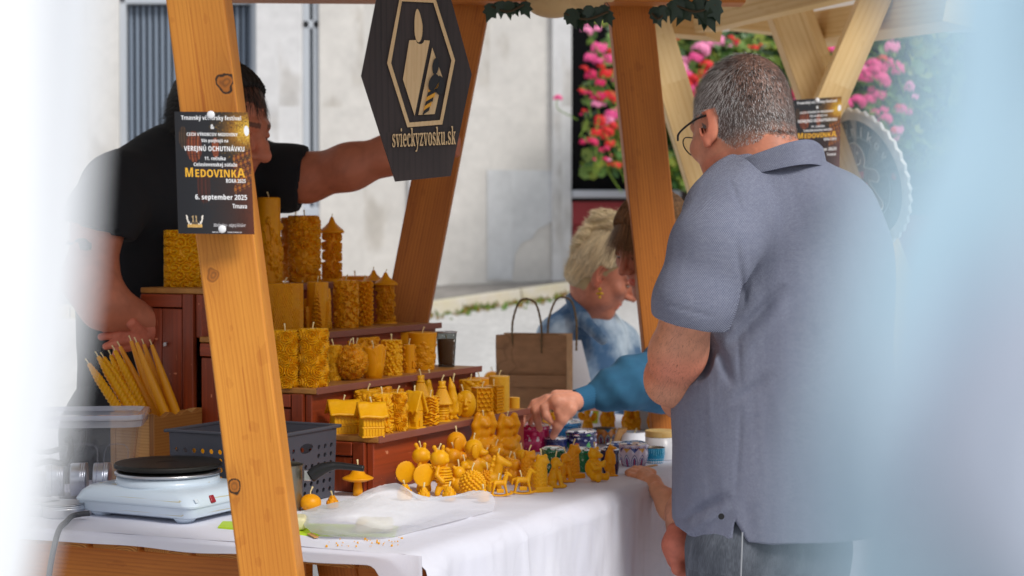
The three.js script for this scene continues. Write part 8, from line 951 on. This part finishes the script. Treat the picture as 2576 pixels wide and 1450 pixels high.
  const col = new Blob(0.012); col.chain(J([[1436, 752, 5.0], [1462, 800, 4.95], [1516, 856, 4.9]]), [0.016, 0.022, 0.014]).chain(J([[1440, 748, 5.05], [1486, 760, 5.12]]), [0.016, 0.014]); part('jacket_collar', shift(col.mesh(0.005, (x, y, z) => den(x * 1.3, y * 1.3, z).map((v) => v * 0.8)), o), denM, o);
  const lg = new Blob(0.04), h = P(1500, 1120, 5.1); for (const x of [-0.06, 0.08]) lg.chain([V(h.x + x, h.y + 0.03, h.z), V(h.x + x, 0.45, h.z), V(h.x + x, 0.08, h.z)], [0.1, 0.07, 0.05]); part('trousers', shift(lg.mesh(0.016), o), std(C(60, 70, 90), 0.9), o); for (const x of [-0.06, 0.08]) part('shoe', shift(new Blob(0.02).el(h.x + x, 0.04, h.z + 0.04, 0.045, 0.04, 0.11).mesh(0.012), o), M.white, o);
}
// ---- the brown haired girl half hidden by the far post, reaching for a tin
{
  const P = W, base = V(P(1800, 1000, 4.45).x, 0, -4.45), o = thing('person', 'brown haired person in a blue sweatshirt behind the far post, reaching for a tin', 'person', base), hp = P(1640, 618, 4.35), H = headMatrix(hp, -0.95, 0.42, -0.1, 0.96), hb = headBlob({ neck: V(0, -0.131, 0.026), neckR: 0.044, w: 0.96, nose: 0.85 });
  const hm = (x, y, z) => (y > 0.07 || (z < 0.03 + 0.5 * max(0, y - 0.01) && y > -0.02) || (z < -0.0 && y > -0.1)) && !(abs(x) > 0.072 && z > -0.02 && y < 0.01) ? 1 : 0;
  const tone = skinTone(L3(196, 124, 98), { red: (x, y, z) => (hypot(x, (y + 0.062) * 1.8, z - 0.09) < 0.02 ? 1.1 : 0), over: (x, y, z, c) => { const k = max(abs(abs(x) - 0.031) < 0.02 && abs(y - 0.034) < 0.005 && z > 0.06 ? 0.7 : 0, abs(abs(x) - 0.032) < 0.016 && abs(y - 0.004) < 0.0025 && z > 0.07 ? 0.9 : 0); if (hm(x, y, z)) return [0.12, 0.06, 0.025]; return [lerp(c[0], 0.05, k), lerp(c[1], 0.03, k), lerp(c[2], 0.02, k)]; } }), hg = hb.mesh(0.0036, tone);
  part('hair', shift(merged([hairCap((y) => 0.012 + 0.6 * max(0, y), (z) => z > -0.0 ? 0.0 : -0.11, (x, y, z) => { const k = 0.5 + 0.9 * noise(x * 160, y * 40, z * 160); return [0.2 * k, 0.1 * k, 0.04 * k]; }, 0.011), strands(hg, 8000, 34, (x, y, z) => hm(x, y, z) * 0.075, (a, n, r) => V(a.x * 4, -0.6, a.z > 0.04 ? 0.2 : -0.25).addScaledVector(n, 0.3), (a, r) => { const k = 0.5 + 0.9 * r(); return [0.2 * k, 0.1 * k, 0.04 * k]; }, 0.0012, 5, 0.4)]).applyMatrix4(H), o), M.hair, o); eyes(o, H, [0, -0.6, 1]);
  const sk = skinTone(L3(222, 156, 128), { red: () => 0.1 }), hand = new Blob(0.007), z = 3.99;
  hand.chain(J([[1462, 1008, z + 0.03], [1436, 1012, z + 0.01], [1402, 1012, z]]), [0.0195, 0.0225, 0.02]).chain(J([[1440, 1000, z + 0.04], [1400, 1000, z + 0.04]]), [0.016, 0.017]).co(P(1430, 1030, z - 0.005), 0.018, P(1408, 1040, z - 0.01), 0.013);
  hand.chain(J([[1376, 1002, z + 0.05], [1345, 1016, z + 0.055], [1325, 1046, z + 0.05], [1309, 1074, z + 0.035]]), [0.0098, 0.0088, 0.008, 0.0068]).chain(J([[1380, 1006, z + 0.03], [1346, 1030, z + 0.03], [1351, 1056, z + 0.025], [1358, 1080, z + 0.02]]), [0.0102, 0.0094, 0.0084, 0.007]).chain(J([[1392, 1010, z + 0.005], [1369, 1027, z], [1374, 1047, z - 0.005], [1387, 1062, z - 0.005]]), [0.0105, 0.0094, 0.0084, 0.0068]).chain(J([[1384, 1000, z + 0.07], [1352, 1012, z + 0.08], [1338, 1046, z + 0.08], [1334, 1066, z + 0.07]]), [0.009, 0.008, 0.007, 0.006]).chain(J([[1434, 1030, z - 0.01], [1415, 1056, z - 0.015], [1403, 1074, z - 0.012], [1392, 1098, z + 0.0]]), [0.0145, 0.0112, 0.0098, 0.0082]);
  const bod = new Blob(0.05); bod.co(P(1700, 700, 4.42), 0.05, P(1770, 860, 4.45), 0.1).chain(J([[1740, 860, 4.36], [1660, 965, 4.16], [1500, 1000, 4.05], [1456, 1008, 4.02]]), [0.055, 0.04, 0.027, 0.021], { k: 0.02 });
  part('body', shift(merged([hg.clone().applyMatrix4(H), bod.mesh(0.009, sk), hand.mesh(0.0024, sk)]), o), M.skin, o);
  const s = new Blob(0.04); s.co(P(1745, 850, 4.42), 0.11, P(1800, 1150, 4.5), 0.14).co(P(1730, 830, 4.4), 0.085, P(1880, 850, 4.5), 0.085).chain(J([[1730, 850, 4.36], [1655, 968, 4.15], [1575, 972, 4.07], [1535, 982, 4.045], [1508, 992, 4.035]]), [0.075, 0.062, 0.052, 0.043, 0.03], { k: 0.025 }).chain(J([[1880, 850, 4.5], [1960, 1050, 4.5], [1930, 1180, 4.35]]), [0.07, 0.06, 0.05]); s.el(...P(1612, 932, 4.1).toArray(), 0.05, 0.036, 0.04); s.post = (x, y, z2) => 0.01 * (fbm(x * 16, y * 16, z2 * 16, 3) - 0.5) + 0.002 * sin(x * 90 + y * 70);
  const blue = (x, y, z2) => { const n = fbm(x * 60, y * 60, z2 * 60, 3); return [lerp(0.018, 0.03, n), lerp(0.085, 0.14, n), lerp(0.17, 0.25, n)]; }; const bm = phys(0xffffff, 0.95, { vertexColors: true, sheen: 0.2 }); part('sweatshirt', shift(s.mesh(0.0075, blue), o), bm, o);
  const cuffA = P(1512, 990, 4.035), cuffB = P(1450, 1010, 4.02), cuff = taper([cuffA, cuffA.clone().lerp(cuffB, 0.5), cuffB], [0.03, 0.0268, 0.0258], 10, 90, (th) => 1 + 0.022 * cos(th * 30)); part('cuff', shift(cuff, o), std(C(44, 104, 142), 0.9), o);
  const lg = new Blob(0.04), h = P(1820, 1180, 4.5); lg.el(h.x, h.y, h.z, 0.15, 0.12, 0.12); for (const x of [-0.08, 0.08]) lg.chain([V(h.x + x, h.y - 0.03, h.z), V(h.x + x, 0.45, h.z), V(h.x + x, 0.08, h.z)], [0.095, 0.07, 0.055]); part('trousers', shift(lg.mesh(0.016), o), std(C(40, 46, 60), 0.9), o); for (const x of [-0.08, 0.08]) part('shoe', shift(new Blob(0.02).el(h.x + x - 0.04, 0.04, h.z + 0.03, 0.09, 0.04, 0.06).mesh(0.012), o), M.white, o);
}
// ---- the child whose hand rests on the table edge
{
  const P = W, base = V(P(1900, 1300, 3.72).x, 0, -3.72), o = thing('person', 'small child hidden behind the man with one hand on the white table edge', 'person', base), sk = skinTone(L3(224, 160, 124), { red: () => 0.05 }), z = 3.57, H = headMatrix(P(1905, 1180, 3.76), -1.2, 0.25, 0, 0.86);
  const hb = headBlob({ neck: V(0, -0.13, 0.01), neckR: 0.04 }), hm = (x, y, z2) => (y > 0.07 || (z2 < 0.02 && y > -0.03) || (z2 < -0.03 && y > -0.07) ? 1 : 0), hg = hb.mesh(0.005, skinTone(L3(224, 160, 124), { over: (x, y, zz, c) => (hm(x, y, zz) ? [0.14, 0.08, 0.035] : c) }));
  const hand = new Blob(0.003); hand.chain(J([[1662, 1246, z], [1642, 1216, z + 0.035], [1618, 1194, z + 0.07]]), [0.0175, 0.0185, 0.0135]); [[1606, 1201, -0.012, 1586, 1196, 1578, 1190], [1610, 1192, 0.006, 1588, 1186, 1579, 1188], [1618, 1186, 0.022, 1598, 1180, 1586, 1186], [1628, 1184, 0.036, 1610, 1180, 1598, 1186]].forEach(([x, y, d, a, b, c, e]) => hand.chain(J([[x + 14, y + 6, z + d * 0.6 + 0.055], [x, y, z + d * 0.6 + 0.075], [a, b, z + d * 0.6 + 0.1], [c, e, z + d * 0.6 + 0.115]]), [0.0085, 0.0075, 0.0068, 0.0058])); hand.chain(J([[1640, 1222, z + 0.02], [1622, 1212, z + 0.035], [1610, 1206, z + 0.055]]), [0.009, 0.0075, 0.006]);
  const bod = new Blob(0.035); bod.chain(J([[1652, 1232, z], [1692, 1275, z - 0.04], [1762, 1338, z - 0.02], [1850, 1330, 3.7]]), [0.017, 0.0235, 0.03, 0.036]); const c = P(1905, 1420, 3.76); bod.co(V(c.x, c.y + 0.06, c.z), 0.06, V(c.x, c.y - 0.08, c.z), 0.085);
  part('body', shift(merged([hg.clone().applyMatrix4(H), bod.mesh(0.007, sk), hand.mesh(0.0022, sk)]), o), M.skin, o); part('hair', shift(strands(hg, 3000, 44, (x, y, zz) => hm(x, y, zz) * 0.04, (a, n) => V(a.x * 4, -0.6, -0.3).addScaledVector(n, 0.5), (a, r) => [0.16 * (0.5 + r()), 0.09 * (0.5 + r()), 0.04], 0.0012, 3, 0.3).applyMatrix4(H), o), M.hair, o); eyes(o, H);
  const s = new Blob(0.04); s.co(V(c.x, c.y + 0.0, c.z), 0.1, V(c.x, c.y - 0.24, c.z), 0.11).co(V(c.x - 0.07, c.y + 0.03, c.z + 0.02), 0.05, V(c.x - 0.12, c.y + 0.0, c.z + 0.04), 0.045).co(V(c.x + 0.08, c.y + 0.02, c.z), 0.05, V(c.x + 0.13, c.y - 0.14, c.z), 0.04); part('t_shirt', shift(s.mesh(0.01), o), std(C(190, 90, 90), 0.9), o);
  const lg = new Blob(0.03); for (const x of [-0.055, 0.055]) lg.chain([V(c.x + x, c.y - 0.26, c.z), V(c.x + x, 0.08, c.z)], [0.065, 0.045]); part('trousers', shift(lg.mesh(0.012), o), std(C(50, 60, 90), 0.9), o); for (const x of [-0.055, 0.055]) part('shoe', shift(new Blob(0.02).el(c.x + x - 0.02, 0.035, c.z, 0.07, 0.035, 0.045).mesh(0.01), o), M.white, o);
}
// ---- brown paper carrier bag with papers behind it
{
  const P = W, p = onY(1345, 1062, TABLE_Y + 0.004), d = -p.z, m = mpp(d), t = thing('paper_bag', 'brown paper carrier bag with twisted paper handles standing at the far end of the table', 'bag', p, -0.18), w = 178 * m, h = 222 * m, dp = 0.11;
  const kraft = tex(256, 256, (a, b) => { const n = fbm(a * 8, b * 20, 0, 4), c = 1 - smooth(0, 0.02, abs(fbm(a * 2, b * 3, 4, 3) - 0.5)); const k = 1 + 0.16 * (n - 0.5) - 0.1 * c; return [178 * k, 138 * k, 100 * k]; }); const km = std(0xffffff, 0.85, { map: kraft, bumpMap: kraft, bumpScale: 0.002, side: THREE.DoubleSide });
  const cr = (x, y) => 0.006 * (fbm(x * 14, y * 14, 2, 3) - 0.5); const panel = (f) => thicken(grid(18, 18, f), 0.0006);
  part('front', panel((a, b) => V((a - 0.5) * w, b * h, dp / 2 + cr(a * w, b * h) + 0.006 * sin(b * 9) * b)), km, t); part('back', panel((a, b) => V((0.5 - a) * w, b * h, -dp / 2 + cr(a, b))), km, t); for (const s of [-1, 1]) part('side', panel((a, b) => V(s * (w / 2 - 0.03 * b * (1 - abs(a - 0.5) * 2)), b * h, s * (0.5 - a) * dp)), km, t); part('fold_band', panel((a, b) => V((a - 0.5) * w * 0.995, h * lerp(0.55, 0.42, b) * 1, dp / 2 + 0.0025 + cr(a * w, 0.5) + 0.004)), km, t); part('base', box(w, 0.002, dp, 0), km, t, V(0, 0.002, 0));
  const hm = std(C(120, 98, 66), 0.8); for (const z of [dp / 2 + 0.003, -dp / 2 - 0.003]) { const x0 = z > 0 ? 0 : 0.075; part('handle', taper([V(-w * 0.26 + x0, h * 0.86, z), V(-w * 0.25 + x0, h * 1.17, z * 1.1), V(-w * 0.12 + x0, h * 1.4, z * 1.2), V(w * 0.05 + x0, h * 1.38, z * 1.2), V(w * 0.14 + x0, h * 1.17, z * 1.1), V(w * 0.15 + x0, h * 0.8, z)], [0.0028, 0.0028], 60, 10, (th, s) => 1 + 0.2 * cos(2 * (th - s * 60))), hm, t); }
  const sheet = (label, pts, dd) => { const q = pts.map(([x, y]) => P(x, y, dd)); tag(part('paper_sheet', thicken(grid(4, 8, (a, b) => q[3].clone().lerp(q[2], a).lerp(q[0].clone().lerp(q[1], a), b).add(V(0, 0, 0.02 * sin(b * 3)))), 0.0006), std(C(226, 226, 232), 0.8)), label, 'paper'); }; sheet('white sheets of paper standing beside the paper bag in front of the denim jacket', [[1428, 858], [1462, 856], [1498, 1010], [1440, 1010]], 4.86);
  tag(part('white_pouch', thicken(grid(16, 12, (a, b) => { const th = a * PI; return P(1398 - 40 * cos(th), 842 - 40 * sin(th) * (1 - 0.12 * b), 5.06 + 0.06 * b); }), 0.001), std(C(222, 222, 226), 0.8)), 'white curled paper band behind the bag handles', 'paper');
}

renderer.render(scene, camera);
